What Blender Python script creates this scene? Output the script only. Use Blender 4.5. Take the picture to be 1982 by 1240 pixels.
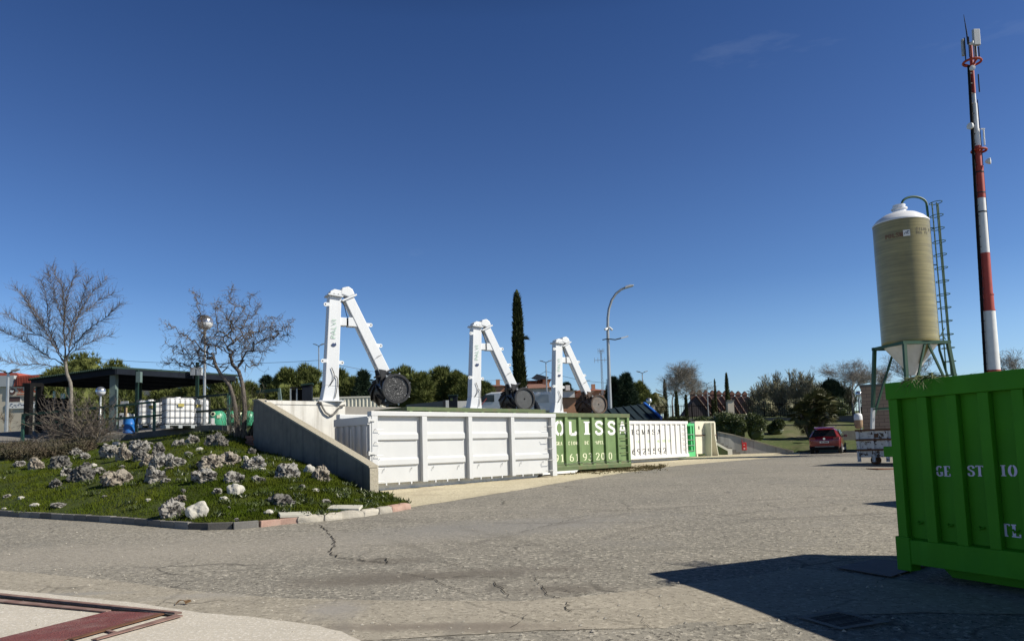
import bpy, math, random
import numpy as np
from mathutils import Vector, Matrix, noise
from mathutils.bvhtree import BVHTree

for o in list(bpy.data.objects):
    bpy.data.objects.remove(o, do_unlink=True)
S = bpy.context.scene
C = S.collection
R = math.radians

# ------------------------------------------------------------------ camera
W_, H_, F_, PPY = 1982.0, 1240.0, 1430.0, 734.0
EYE = Vector((0, 0, 1.6))
PITCH, ROLL = math.atan(134.0 / F_), 0.030
cam = bpy.data.cameras.new('camera')
cam.sensor_width = 36.0
cam.lens = 36.0 * F_ / W_
cam.shift_y = (PPY - H_ / 2) / W_
cam.clip_start, cam.clip_end = 0.1, 6000
camo = bpy.data.objects.new('camera', cam)
C.objects.link(camo)
ROT = Matrix.Rotation(math.pi / 2 + PITCH, 3, 'X') @ Matrix.Rotation(-ROLL, 3, 'Z')
camo.matrix_world = Matrix.Translation(EYE) @ ROT.to_4x4()
S.camera = camo

# ------------------------------------------------------------------ sky, sun, exposure
SUN = Vector((2.67, -0.60, 2.12)).normalized()
SUN_EL = math.asin(SUN.z)
SUN_AZ = math.atan2(SUN.x, SUN.y)
w = bpy.data.worlds.new('World')
S.world = w
w.use_nodes = True
nt = w.node_tree
sky = nt.nodes.new('ShaderNodeTexSky')
sky.sky_type = 'NISHITA'
sky.sun_disc = False
sky.sun_elevation = SUN_EL
sky.sun_rotation = SUN_AZ
sky.altitude = 700
sky.air_density = 1.0
sky.dust_density = 0.8
sky.ozone_density = 4.0
bg = nt.nodes['Background']
hs = nt.nodes.new('ShaderNodeHueSaturation')
hs.inputs['Saturation'].default_value = 1.0
hs.inputs['Value'].default_value = 1.0
gm = nt.nodes.new('ShaderNodeGamma')
gm.inputs[1].default_value = 1.15
nt.links.new(sky.outputs[0], gm.inputs[0])
nt.links.new(gm.outputs[0], hs.inputs['Color'])
tint = nt.nodes.new('ShaderNodeMix')                 # clear winter sky: deep blue overhead, pale towards the horizon
tint.data_type, tint.blend_type = 'RGBA', 'MULTIPLY'
tint.inputs[0].default_value = 1.0
tgc = nt.nodes.new('ShaderNodeTexCoord')
tgs = nt.nodes.new('ShaderNodeSeparateXYZ')
tgr = nt.nodes.new('ShaderNodeValToRGB')
nt.links.new(tgc.outputs['Generated'], tgs.inputs[0])
nt.links.new(tgs.outputs[2], tgr.inputs[0])
RAMP = [(0.02, (2.9, 2.0, 1.36)), (0.12, (2.55, 1.86, 1.30)), (0.21, (1.85, 1.48, 1.14)), (0.37, (1.5, 1.22, 1.01)), (0.52, (1.18, 1.05, 0.92)), (0.64, (0.45, 0.45, 0.42)), (0.80, (0.12, 0.12, 0.115))]
el = tgr.color_ramp.elements
while len(el) < len(RAMP):
    el.new(0.5)
for e, (pos, c) in zip(el, RAMP):
    e.position = pos
for e, (pos, c) in zip(el, RAMP):
    e.color = (c[0] * 0.40 / 1.4, c[1] * 0.59 / 1.4, c[2] * 0.92 / 1.4, 1)
tgm = nt.nodes.new('ShaderNodeVectorMath')
tgm.operation = 'SCALE'
tgm.inputs['Scale'].default_value = 1.4
nt.links.new(tgr.outputs[0], tgm.inputs[0])
nt.links.new(tgm.outputs[0], tint.inputs[7])
nt.links.new(hs.outputs[0], tint.inputs[6])
wc = nt.nodes.new('ShaderNodeTexCoord')              # faint cirrus wisps
wm = nt.nodes.new('ShaderNodeMapping')
wm.inputs['Scale'].default_value = (2.2, 1.2, 9.0)
wm.inputs['Rotation'].default_value = (0.12, 0.10, 0.3)
wn = nt.nodes.new('ShaderNodeTexNoise')
wn.inputs['Scale'].default_value, wn.inputs['Detail'].default_value, wn.inputs['Roughness'].default_value = 1.7, 7, 0.6
wr = nt.nodes.new('ShaderNodeMapRange')
wr.inputs[1].default_value, wr.inputs[2].default_value, wr.inputs[4].default_value = 0.66, 0.92, 0.13
nt.links.new(wc.outputs['Generated'], wm.inputs[0])
nt.links.new(wm.outputs[0], wn.inputs[0])
nt.links.new(wn.outputs['Fac'], wr.inputs[0])
wx = nt.nodes.new('ShaderNodeMix')
wx.data_type = 'RGBA'
nt.links.new(wr.outputs[0], wx.inputs[0])
nt.links.new(tint.outputs[2], wx.inputs[6])
wx.inputs[7].default_value = (7.0, 8.0, 9.5, 1)
nt.links.new(wx.outputs[2], bg.inputs[0])
bg.inputs[1].default_value = 0.0645
sl = bpy.data.lights.new('sun', 'SUN')
sl.energy = 4.8
sl.angle = R(0.53)
sl.color = (1.0, 0.93, 0.80)
so = bpy.data.objects.new('sun', sl)
C.objects.link(so)
so.rotation_euler = SUN.to_track_quat('Z', 'Y').to_euler()
so.location = SUN * 60
S.view_settings.view_transform = 'Standard'
S.view_settings.look = 'None'
S.view_settings.exposure = 0.40
S.view_settings.gamma = 1.0
S.cycles.max_bounces = 6
S.cycles.diffuse_bounces = 2
S.cycles.transparent_max_bounces = 8

# ------------------------------------------------------------------ survey helpers: where things stand
def ray(px, py):
    d = ROT @ Vector(((px - W_ / 2) / F_, -(py - PPY) / F_, -1.0))
    return d
def at(px, py, Y):
    d = ray(px, py)
    return EYE + d * (Y / d.y)
def gz(x, y):
    s = 1.5 * math.log(1 + math.exp(min(30.0, (y - 8) / 1.5)))
    z = 0.85 * (1 - math.exp(-s / 20))
    z -= 0.11 * math.exp(-((x - 2.3) ** 2 + (y - 5.6) ** 2) / 2.2)
    return z
def G(px, py):
    d = ray(px, py)
    t = 5.0
    for _ in range(60):
        p = EYE + d * t
        zz = gz(p.x, p.y)
        t = min(400.0, max(1.0, t + (zz - p.z) / (d.z if abs(d.z) > 1e-4 else -1e-4) * 0.8))
    p = EYE + d * t
    return Vector((p.x, p.y, gz(p.x, p.y)))
def line_t(px, py, o, d):
    """distance along the plan line o + t d at which it crosses the sight line"""
    r = ray(px, py)
    den = d[0] * r.y - d[1] * r.x
    return ((EYE.x - o[0]) * r.y - (EYE.y - o[1]) * r.x) / den

# ------------------------------------------------------------------ mesh helpers
class MB:
    def __init__(self):
        self.v, self.f, self.m = [], [], []
    def add(self, vs, fs, m=0):
        b = len(self.v)
        self.v += [tuple(p) for p in vs]
        self.f += [tuple(i + b for i in q) for q in fs]
        self.m += [m] * len(fs)
        return self
    def box(self, x0, x1, y0, y1, z0, z1, m=0):
        vs = [(x0, y0, z0), (x1, y0, z0), (x1, y1, z0), (x0, y1, z0), (x0, y0, z1), (x1, y0, z1), (x1, y1, z1), (x0, y1, z1)]
        return self.add(vs, [(3, 2, 1, 0), (4, 5, 6, 7), (0, 1, 5, 4), (1, 2, 6, 5), (2, 3, 7, 6), (3, 0, 4, 7)], m)
    def bar(self, p, q, w, h, up=(0, 0, 1), m=0, w2=None, h2=None):
        p, q, up = Vector(p), Vector(q), Vector(up)
        d = (q - p).normalized()
        s = d.cross(up)
        if s.length < 1e-4:
            s = d.cross(Vector((0, 1, 0)))
        s.normalize()
        u = s.cross(d)
        w2 = w if w2 is None else w2
        h2 = h if h2 is None else h2
        vs = []
        for c, ww, hh in ((p, w, h), (q, w2, h2)):
            for a, b in ((-1, -1), (1, -1), (1, 1), (-1, 1)):
                vs.append(c + s * (a * ww / 2) + u * (b * hh / 2))
        return self.add(vs, [(3, 2, 1, 0), (4, 5, 6, 7), (0, 1, 5, 4), (1, 2, 6, 5), (2, 3, 7, 6), (3, 0, 4, 7)], m)
    def tube(self, pts, r, n=8, m=0, cap=True):
        pts = [Vector(p) for p in pts]
        rs = r if isinstance(r, (list, tuple)) else [r] * len(pts)
        rings, ref = [], None
        for i, p in enumerate(pts):
            d = (pts[min(i + 1, len(pts) - 1)] - pts[max(i - 1, 0)])
            if d.length < 1e-7:
                d = Vector((0, 0, 1))
            d.normalize()
            if ref is None:
                ref = d.orthogonal().normalized()
            ref = (ref - d * ref.dot(d))
            if ref.length < 1e-5:
                ref = d.orthogonal()
            ref.normalize()
            b = d.cross(ref)
            rings.append([p + (ref * math.cos(2 * math.pi * k / n) + b * math.sin(2 * math.pi * k / n)) * rs[i] for k in range(n)])
        vs = [v for rg in rings for v in rg]
        fs = []
        for i in range(len(pts) - 1):
            for k in range(n):
                a, c = i * n + k, i * n + (k + 1) % n
                fs.append((a, c, c + n, a + n))
        if cap:
            fs.append(tuple(range(n - 1, -1, -1)))
            fs.append(tuple((len(pts) - 1) * n + k for k in range(n)))
        return self.add(vs, fs, m)
    def lathe(self, prof, n=24, c=(0, 0, 0), m=0, axis='z'):
        vs, fs = [], []
        for (r, z) in prof:
            for k in range(n):
                a = 2 * math.pi * k / n
                x, y = r * math.cos(a), r * math.sin(a)
                q = (x, y, z) if axis == 'z' else ((z, x, y) if axis == 'x' else (y, z, x))
                vs.append((c[0] + q[0], c[1] + q[1], c[2] + q[2]))
        for i in range(len(prof) - 1):
            for k in range(n):
                a, b = i * n + k, i * n + (k + 1) % n
                fs.append((a, b, b + n, a + n))
        fs.append(tuple(range(n - 1, -1, -1)))
        fs.append(tuple((len(prof) - 1) * n + k for k in range(n)))
        return self.add(vs, fs, m)
    def prism(self, poly, o, u, v, w, m=0):
        """polygon (a, b) -> o + a u + b v, extruded by the vector w"""
        o, u, v, w = Vector(o), Vector(u), Vector(v), Vector(w)
        n = len(poly)
        a = [o + u * p[0] + v * p[1] for p in poly]
        b = [p + w for p in a]
        fs = [tuple(range(n - 1, -1, -1)), tuple(range(n, 2 * n))]
        fs += [(i, (i + 1) % n, (i + 1) % n + n, i + n) for i in range(n)]
        return self.add(a + b, fs, m)
    def sphere(self, c, r, n=16, m=0, sz=1.0):
        k = n // 2
        prof = [(max(1e-4, r * math.sin(math.pi * i / k)), -r * sz * math.cos(math.pi * i / k)) for i in range(k + 1)]
        return self.lathe(prof, n, c, m)
    def grid(self, P, m=0):
        a, b = len(P), len(P[0])
        vs = [p for row in P for p in row]
        fs = [(i * b + j, i * b + j + 1, (i + 1) * b + j + 1, (i + 1) * b + j) for i in range(a - 1) for j in range(b - 1)]
        return self.add(vs, fs, m)
    def xf(self, M):
        self.v = [tuple(M @ Vector(p)) for p in self.v]
        return self
    def build(self, name, mats, parent=None, smooth=None, bevel=0):
        me = bpy.data.meshes.new(name)
        me.from_pydata(self.v, [], self.f)
        mats = mats if isinstance(mats, (list, tuple)) else [mats]
        for x in mats:
            me.materials.append(x)
        if len(mats) > 1:
            me.polygons.foreach_set('material_index', self.m)
        import bmesh
        bm = bmesh.new()
        bm.from_mesh(me)
        bmesh.ops.recalc_face_normals(bm, faces=bm.faces)
        bm.to_mesh(me)
        bm.free()
        if smooth is not None:
            me.polygons.foreach_set('use_smooth', [True] * len(me.polygons))
            me.set_sharp_from_angle(angle=R(smooth))
        me.update()
        o = bpy.data.objects.new(name, me)
        C.objects.link(o)
        if parent is not None:
            o.parent = parent
        if bevel:
            b = o.modifiers.new('bevel', 'BEVEL')
            b.width = bevel
            b.segments = 2
            b.limit_method = 'ANGLE'
            b.angle_limit = R(40)
        return o

def np_mesh(name, V, Fc, mats, parent=None, smooth=False, mi=None):
    """V (n,3); Fc (m,k) faces with k corners"""
    V = np.asarray(V, dtype=np.float32)
    Fc = np.asarray(Fc, dtype=np.int32)
    me = bpy.data.meshes.new(name)
    me.vertices.add(len(V))
    me.vertices.foreach_set('co', V.ravel())
    k = Fc.shape[1]
    me.loops.add(Fc.size)
    me.loops.foreach_set('vertex_index', Fc.ravel())
    me.polygons.add(len(Fc))
    me.polygons.foreach_set('loop_start', np.arange(0, Fc.size, k, dtype=np.int32))
    mats = mats if isinstance(mats, (list, tuple)) else [mats]
    for x in mats:
        me.materials.append(x)
    if mi is not None:
        me.polygons.foreach_set('material_index', np.asarray(mi, dtype=np.int32))
    me.polygons.foreach_set('use_smooth', np.full(len(Fc), smooth))
    me.update(calc_edges=True)
    me.validate()
    o = bpy.data.objects.new(name, me)
    C.objects.link(o)
    if parent is not None:
        o.parent = parent
    return o

def thing(name, label, cat, loc=(0, 0, 0), rz=0.0, group=None):
    o = bpy.data.objects.new(name, None)
    o.empty_display_size = 0.3
    C.objects.link(o)
    o.location = loc
    o.rotation_euler = (0, 0, rz)
    o['label'] = label
    o['category'] = cat
    if group:
        o['group'] = group
    return o
def tag(o, label, cat, group=None):
    o['label'] = label
    o['category'] = cat
    if group:
        o['group'] = group
    return o
def struct(o):
    o['kind'] = 'structure'
    return o
def stuff(o):
    o['kind'] = 'stuff'
    return o
def dup(root, loc, rz=0.0, label=None, scale=None):
    r = root.copy()
    C.objects.link(r)
    r.location = loc
    r.rotation_euler = (0, 0, rz)
    if scale:
        r.scale = (scale,) * 3 if not isinstance(scale, tuple) else scale
    if label:
        r['label'] = label
    for ch in list(root.children):
        c = ch.copy()
        C.objects.link(c)
        c.parent = r
        for g in list(ch.children):
            d = g.copy()
            C.objects.link(d)
            d.parent = c
    return r

# ------------------------------------------------------------------ materials
def mat(name, col, rough=0.6, metal=0.0, var=0.12, scale=3.0, bump=0.0, bscale=40.0, stain=None, streak=None, spots=None, spec=None, coat=0.0, sub=None, scratch=None):
    """stain=(colour, amount 0-1, scale) blotches; streak=(colour, amount, scale) vertical runs; spots=(colour, threshold, scale) chipped patches"""
    m = bpy.data.materials.new(name)
    m.use_nodes = True
    n, l = m.node_tree.nodes, m.node_tree.links
    b = n['Principled BSDF']
    b.inputs['Roughness'].default_value = rough
    b.inputs['Metallic'].default_value = metal
    if spec is not None:
        b.inputs['Specular IOR Level'].default_value = spec
    if coat:
        b.inputs['Coat Weight'].default_value = coat
        b.inputs['Coat Roughness'].default_value = 0.12
    tc = n.new('ShaderNodeTexCoord')
    def nz(sc, det=5, mp=None, rg=0.55):
        t = n.new('ShaderNodeTexNoise')
        t.inputs['Scale'].default_value = sc
        t.inputs['Detail'].default_value = det
        t.inputs['Roughness'].default_value = rg
        if mp:
            k = n.new('ShaderNodeMapping')
            k.inputs['Scale'].default_value = mp
            l.new(tc.outputs['Object'], k.inputs[0])
            l.new(k.outputs[0], t.inputs[0])
        else:
            l.new(tc.outputs['Object'], t.inputs[0])
        return t
    def ramp(src, a, c):
        r = n.new('ShaderNodeMapRange')
        r.inputs[1].default_value = a
        r.inputs[2].default_value = c
        l.new(src, r.inputs[0])
        return r.outputs[0]
    def mix(fac, A, B, mode='MIX'):
        x = n.new('ShaderNodeMix')
        x.data_type = 'RGBA'
        x.blend_type = mode
        x.clamp_result = False
        if hasattr(fac, 'links'):
            l.new(fac, x.inputs[0])
        else:
            x.inputs[0].default_value = fac
        for s, i in ((A, 6), (B, 7)):
            if hasattr(s, 'links'):
                l.new(s, x.inputs[i])
            else:
                x.inputs[i].default_value = (*s, 1)
        return x.outputs[2]
    t = nz(scale)
    dk = tuple(c * (1 - var) for c in col)
    lt = tuple(min(1, c * (1 + var)) for c in col)
    out = mix(ramp(t.outputs['Fac'], 0.3, 0.7), dk, lt)
    def amount(src, k):
        q = n.new('ShaderNodeMath')
        q.operation = 'MULTIPLY'
        l.new(src, q.inputs[0])
        q.inputs[1].default_value = k
        return q.outputs[0]
    if stain:
        out = mix(amount(ramp(nz(stain[2], 6, None, 0.65).outputs['Fac'], 0.48, 0.72), stain[1]), out, stain[0])
    if streak:
        out = mix(amount(ramp(nz(streak[2], 5, (1, 1, 0.08)).outputs['Fac'], 0.5, 0.75), streak[1]), out, streak[0])
    if spots:
        out = mix(ramp(nz(spots[2], 7, None, 0.7).outputs['Fac'], spots[1], spots[1] + 0.02), out, spots[0])
    if scratch:
        out = mix(amount(ramp(nz(scratch[2], 4, scratch[3]).outputs['Fac'], scratch[1], scratch[1] + 0.03), 0.8), out, scratch[0])
    if sub:
        out = mix(amount(ramp(nz(sub[2], 2).outputs['Fac'], 0.35, 0.65), sub[1]), out, sub[0])
    l.new(out, b.inputs['Base Color'])
    if bump:
        bp = n.new('ShaderNodeBump')
        bp.inputs['Strength'].default_value = bump
        bp.inputs['Distance'].default_value = 0.02
        l.new(nz(bscale, 6).outputs['Fac'], bp.inputs['Height'])
        l.new(bp.outputs[0], b.inputs['Normal'])
    return m

MT = {}
def vary(m, lo, hi):
    """each copy of an object gets its own tone"""
    n, l = m.node_tree.nodes, m.node_tree.links
    bc = n['Principled BSDF'].inputs['Base Color']
    src = bc.links[0].from_socket
    oi = n.new('ShaderNodeObjectInfo')
    mr = n.new('ShaderNodeMapRange')
    mr.inputs[3].default_value, mr.inputs[4].default_value = lo, hi
    l.new(oi.outputs['Random'], mr.inputs[0])
    h = n.new('ShaderNodeHueSaturation')
    l.new(mr.outputs[0], h.inputs['Value'])
    l.new(src, h.inputs['Color'])
    l.new(h.outputs[0], bc)
RUST = (0.14, 0.055, 0.025)
def mk(k, *a, **kw):
    MT[k] = mat(k, *a, **kw)
mk('white_paint', (0.67, 0.695, 0.72), 0.45, var=0.03, scale=1.3, streak=((0.55, 0.54, 0.5), 0.25, 5), spots=(RUST, 0.755, 9))
mk('white_clean', (0.525, 0.538, 0.545), 0.4, var=0.03, scale=1.2, streak=((0.62, 0.62, 0.6), 0.2, 4))
mk('white_worn', (0.72, 0.72, 0.70), 0.55, var=0.06, scale=2, streak=((0.42, 0.38, 0.33), 0.45, 6), spots=(RUST, 0.715, 6))
mk('olive_green', (0.138, 0.218, 0.08), 0.55, var=0.14, scale=1.6, stain=((0.085, 0.15, 0.05), 0.5, 2.5), streak=((0.24, 0.30, 0.13), 0.5, 4), spots=((0.05, 0.05, 0.02), 0.69, 7), scratch=((0.30, 0.34, 0.2), 0.69, 5, (0.4, 1, 2.5)))
mk('olive_edge', (0.09, 0.13, 0.05), 0.65, var=0.2, scale=3, stain=((0.13, 0.09, 0.05), 0.8, 3), streak=((0.09, 0.10, 0.05), 0.5, 7))
mk('bright_green', (0.10, 0.50, 0.19), 0.45, var=0.08, scale=2, spots=(RUST, 0.73, 7))
mk('skip_green', (0.044, 0.225, 0.008), 0.62, spec=0.2, var=0.10, scale=1.5, stain=((0.03, 0.19, 0.012), 0.5, 2), streak=((0.065, 0.31, 0.03), 0.35, 5), spots=((0.10, 0.15, 0.07), 0.69, 9), bump=0.16, bscale=4, scratch=((0.16, 0.24, 0.12), 0.70, 5, (0.25, 1, 2.2)))
mk('cream_paint', (0.66, 0.64, 0.52), 0.5, var=0.05, spots=(RUST, 0.69, 5))
mk('chipped_white', (0.52, 0.53, 0.53), 0.6, var=0.1, scale=4, spots=((0.05, 0.028, 0.018), 0.535, 6.0))
mk('rust', (0.11, 0.05, 0.025), 0.85, var=0.3, scale=8)
mk('rust_plate', (0.20, 0.09, 0.045), 0.8, var=0.2, scale=6)
mk('black_steel', (0.022, 0.022, 0.024), 0.45, 0.3, var=0.4, scale=6, stain=((0.06, 0.055, 0.05), 0.5, 5))
mk('black_disc', (0.030, 0.031, 0.033), 0.55, 0.0, var=0.35, scale=30, spots=((0.30, 0.30, 0.30), 0.575, 22), spec=0.3)
mk('grey_disc', (0.07, 0.073, 0.075), 0.5, 0.2, var=0.2, scale=9, spots=((0.16, 0.16, 0.16), 0.70, 10))
mk('worn_disc', (0.13, 0.12, 0.11), 0.6, 0.3, var=0.3, scale=5, stain=((0.22, 0.15, 0.10), 0.6, 6))
mk('dark_rusty', (0.055, 0.036, 0.026), 0.7, 0.2, var=0.4, scale=5, stain=((0.17, 0.09, 0.05), 0.7, 3))
mk('dark_green_steel', (0.010, 0.028, 0.023), 0.6, var=0.15, spec=0.25)
mk('rail_green', (0.03, 0.10, 0.07), 0.45, var=0.15)
mk('frame_green', (0.010, 0.062, 0.028), 0.5, var=0.15)
mk('grey_green', (0.12, 0.17, 0.16), 0.5, var=0.08)
mk('galv', (0.36, 0.38, 0.39), 0.42, 0.6, var=0.12)
mk('galv_light', (0.55, 0.56, 0.57), 0.45, 0.4, var=0.08)
mk('dark_metal', (0.03, 0.032, 0.036), 0.5, 0.3, var=0.2)
mk('black', (0.009, 0.009, 0.01), 0.85, var=0.2, spec=0.1)
mk('rubber', (0.02, 0.02, 0.02), 0.8, var=0.2)
mk('navy', (0.010, 0.014, 0.022), 0.8, var=0.2, spec=0.12)
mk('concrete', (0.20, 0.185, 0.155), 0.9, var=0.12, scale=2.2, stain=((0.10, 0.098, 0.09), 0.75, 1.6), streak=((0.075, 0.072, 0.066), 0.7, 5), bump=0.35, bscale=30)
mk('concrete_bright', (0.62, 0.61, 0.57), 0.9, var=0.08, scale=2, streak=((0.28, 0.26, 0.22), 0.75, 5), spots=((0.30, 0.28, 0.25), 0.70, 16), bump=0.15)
mk('concrete_mid', (0.40, 0.40, 0.375), 0.9, var=0.10, scale=1.5, streak=((0.14, 0.135, 0.12), 0.8, 4), bump=0.15)
mk('concrete_cap', (0.36, 0.33, 0.26), 0.95, var=0.18, scale=22, spots=((0.16, 0.14, 0.11), 0.60, 24), bump=0.5, bscale=60)
mk('concrete_dark', (0.13, 0.128, 0.12), 0.9, var=0.15, scale=3, streak=((0.07, 0.07, 0.065), 0.5, 4))
mk('slab', (0.47, 0.46, 0.40), 0.9, var=0.08, scale=9, spots=((0.3, 0.29, 0.25), 0.66, 20))
mk('paving', (0.26, 0.25, 0.235), 0.9, var=0.12, scale=1.5)
mk('brick', (0.30, 0.13, 0.08), 0.85, var=0.2, scale=9)
mk('kerb_grey', (0.15, 0.145, 0.136), 0.9, var=0.18, scale=6, stain=((0.09, 0.085, 0.08), 0.5, 4), bump=0.3)
mk('kerb_pink', (0.36, 0.235, 0.19), 0.9, var=0.16, scale=7, stain=((0.24, 0.2, 0.17), 0.5, 6), bump=0.3)
mk('kerb_pale', (0.45, 0.42, 0.36), 0.9, var=0.16, scale=7, stain=((0.28, 0.26, 0.22), 0.5, 6), bump=0.4)
vary(MT['kerb_grey'], 0.55, 1.5)
vary(MT['kerb_pink'], 0.8, 1.2)
vary(MT['kerb_pale'], 0.75, 1.15)
mk('ink_white', (0.80, 0.80, 0.78), 0.6, var=0.05, scale=8)
mk('ink_cream', (0.72, 0.74, 0.52), 0.6, var=0.05, scale=8)
mk('ink_black', (0.02, 0.02, 0.022), 0.6, var=0.1)
mk('sticker_yellow', (0.42, 0.36, 0.10), 0.6)
mk('ink_worn', (0.10, 0.088, 0.045), 0.6, var=0.3, scale=9)
mk('ink_green', (0.13, 0.38, 0.23), 0.6, var=0.1)
mk('ink_green_pale', (0.36, 0.55, 0.22), 0.6, var=0.1)
mk('ink_blue', (0.015, 0.04, 0.12), 0.6, var=0.1)
mk('ink_red', (0.30, 0.055, 0.03), 0.6, var=0.1)
mk('ink_red_dim', (0.17, 0.085, 0.045), 0.6, var=0.1)
mk('tank_grp', (0.255, 0.22, 0.09), 0.30, var=0.1, scale=1.2, spec=0.55)
mk('dome_white', (0.74, 0.76, 0.80), 0.45, var=0.03)
mk('cone_white', (0.66, 0.66, 0.63), 0.55, var=0.06, streak=((0.45, 0.43, 0.38), 0.4, 3))
mk('mast_red', (0.36, 0.042, 0.022), 0.5, var=0.12, spots=((0.5, 0.35, 0.3), 0.74, 5))
mk('mast_white', (0.70, 0.71, 0.71), 0.5, var=0.05)
mk('ibc_plastic', (0.80, 0.81, 0.82), 0.4, var=0.04, scale=2, spec=0.4)
mk('barrel_blue', (0.02, 0.15, 0.50), 0.35, var=0.08)
mk('bin_green', (0.05, 0.30, 0.17), 0.4, var=0.07)
mk('glass_dark', (0.015, 0.018, 0.022), 0.06, var=0.1, spec=0.6)
mk('globe', (0.62, 0.64, 0.66), 0.12, var=0.04, spec=0.6)
mk('globe_cap', (0.52, 0.54, 0.56), 0.2, 0.8, var=0.05)
mk('car_red', (0.17, 0.006, 0.009), 0.28, 0.15, var=0.03, coat=0.8)
mk('tail_light', (0.18, 0.008, 0.010), 0.15, var=0.1, coat=0.5)
mk('chrome', (0.6, 0.6, 0.62), 0.15, 0.95, var=0.03)
mk('alloy', (0.5, 0.5, 0.52), 0.3, 0.6, var=0.05)
mk('van_white', (0.66, 0.68, 0.72), 0.35, var=0.03, coat=0.3)
mk('cabin_cream', (0.68, 0.65, 0.54), 0.5, var=0.05, streak=((0.5, 0.45, 0.36), 0.3, 5))
mk('terracotta', (0.24, 0.085, 0.05), 0.85, var=0.2, scale=3)
mk('roof_brown', (0.20, 0.10, 0.072), 0.85, var=0.2, scale=1.5)
mk('roof_red', (0.33, 0.07, 0.045), 0.7, var=0.12, scale=2)
mk('wall_ochre', (0.46, 0.24, 0.14), 0.85, var=0.12, scale=2)
mk('wall_cream', (0.58, 0.52, 0.42), 0.85, var=0.08, scale=1.5, streak=((0.42, 0.37, 0.3), 0.4, 3))
mk('wall_white', (0.70, 0.68, 0.63), 0.85, var=0.06, scale=1.5)
mk('wall_grey', (0.17, 0.16, 0.155), 0.9, var=0.15, scale=2)
mk('wall_mauve', (0.06, 0.05, 0.055), 0.9, var=0.12)
mk('panel_grey', (0.38, 0.41, 0.43), 0.6, var=0.05)
mk('awning_dark', (0.008, 0.018, 0.024), 0.7, 0.0, var=0.2, spec=0.2)
mk('awning_blue', (0.02, 0.11, 0.42), 0.4, var=0.05)
mk('bark_grey', (0.115, 0.098, 0.085), 0.95, var=0.3, scale=20)
mk('bark_pale', (0.19, 0.172, 0.148), 0.95, var=0.35, scale=14, spots=((0.05, 0.045, 0.04), 0.58, 22))
mk('twig_brown', (0.125, 0.105, 0.092), 0.95, var=0.3, scale=6)
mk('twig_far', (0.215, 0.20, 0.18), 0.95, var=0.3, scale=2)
mk('dry_stem', (0.19, 0.16, 0.115), 0.95, var=0.3, scale=6)
mk('pine_leaf', (0.082, 0.102, 0.028), 0.8, var=0.4, scale=1.2, sub=((0.13, 0.145, 0.04), 0.8, 0.8), spec=0.2)
mk('fir_leaf', (0.030, 0.052, 0.030), 0.8, var=0.35, scale=1.5, spec=0.2)
mk('cypress_leaf', (0.024, 0.034, 0.013), 0.85, var=0.35, scale=3, sub=((0.05, 0.058, 0.018), 0.7, 2.2), spec=0.15)
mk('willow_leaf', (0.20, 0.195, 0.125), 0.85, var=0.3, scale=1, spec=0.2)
mk('palm_leaf', (0.050, 0.062, 0.016), 0.6, var=0.35, scale=3, sub=((0.12, 0.105, 0.03), 0.6, 1.5))
mk('bush_leaf', (0.042, 0.060, 0.012), 0.45, var=0.4, scale=4, sub=((0.08, 0.10, 0.03), 0.6, 3))
mk('hedge_brown', (0.068, 0.048, 0.030), 0.9, var=0.4, scale=5, sub=((0.04, 0.05, 0.018), 0.6, 1.2))
mk('frond_cut', (0.115, 0.135, 0.05), 0.7, var=0.3, scale=5)
mk('leaf_dry', (0.13, 0.075, 0.035), 0.9, var=0.3, scale=20)
mk('weed', (0.08, 0.075, 0.025), 0.85, var=0.4, scale=8, sub=((0.14, 0.09, 0.04), 0.8, 5))
mk('grass_blade', (0.046, 0.070, 0.005), 0.95, var=0.4, scale=1.3, sub=((0.085, 0.10, 0.012), 0.8, 0.6), spec=0.08)
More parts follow.
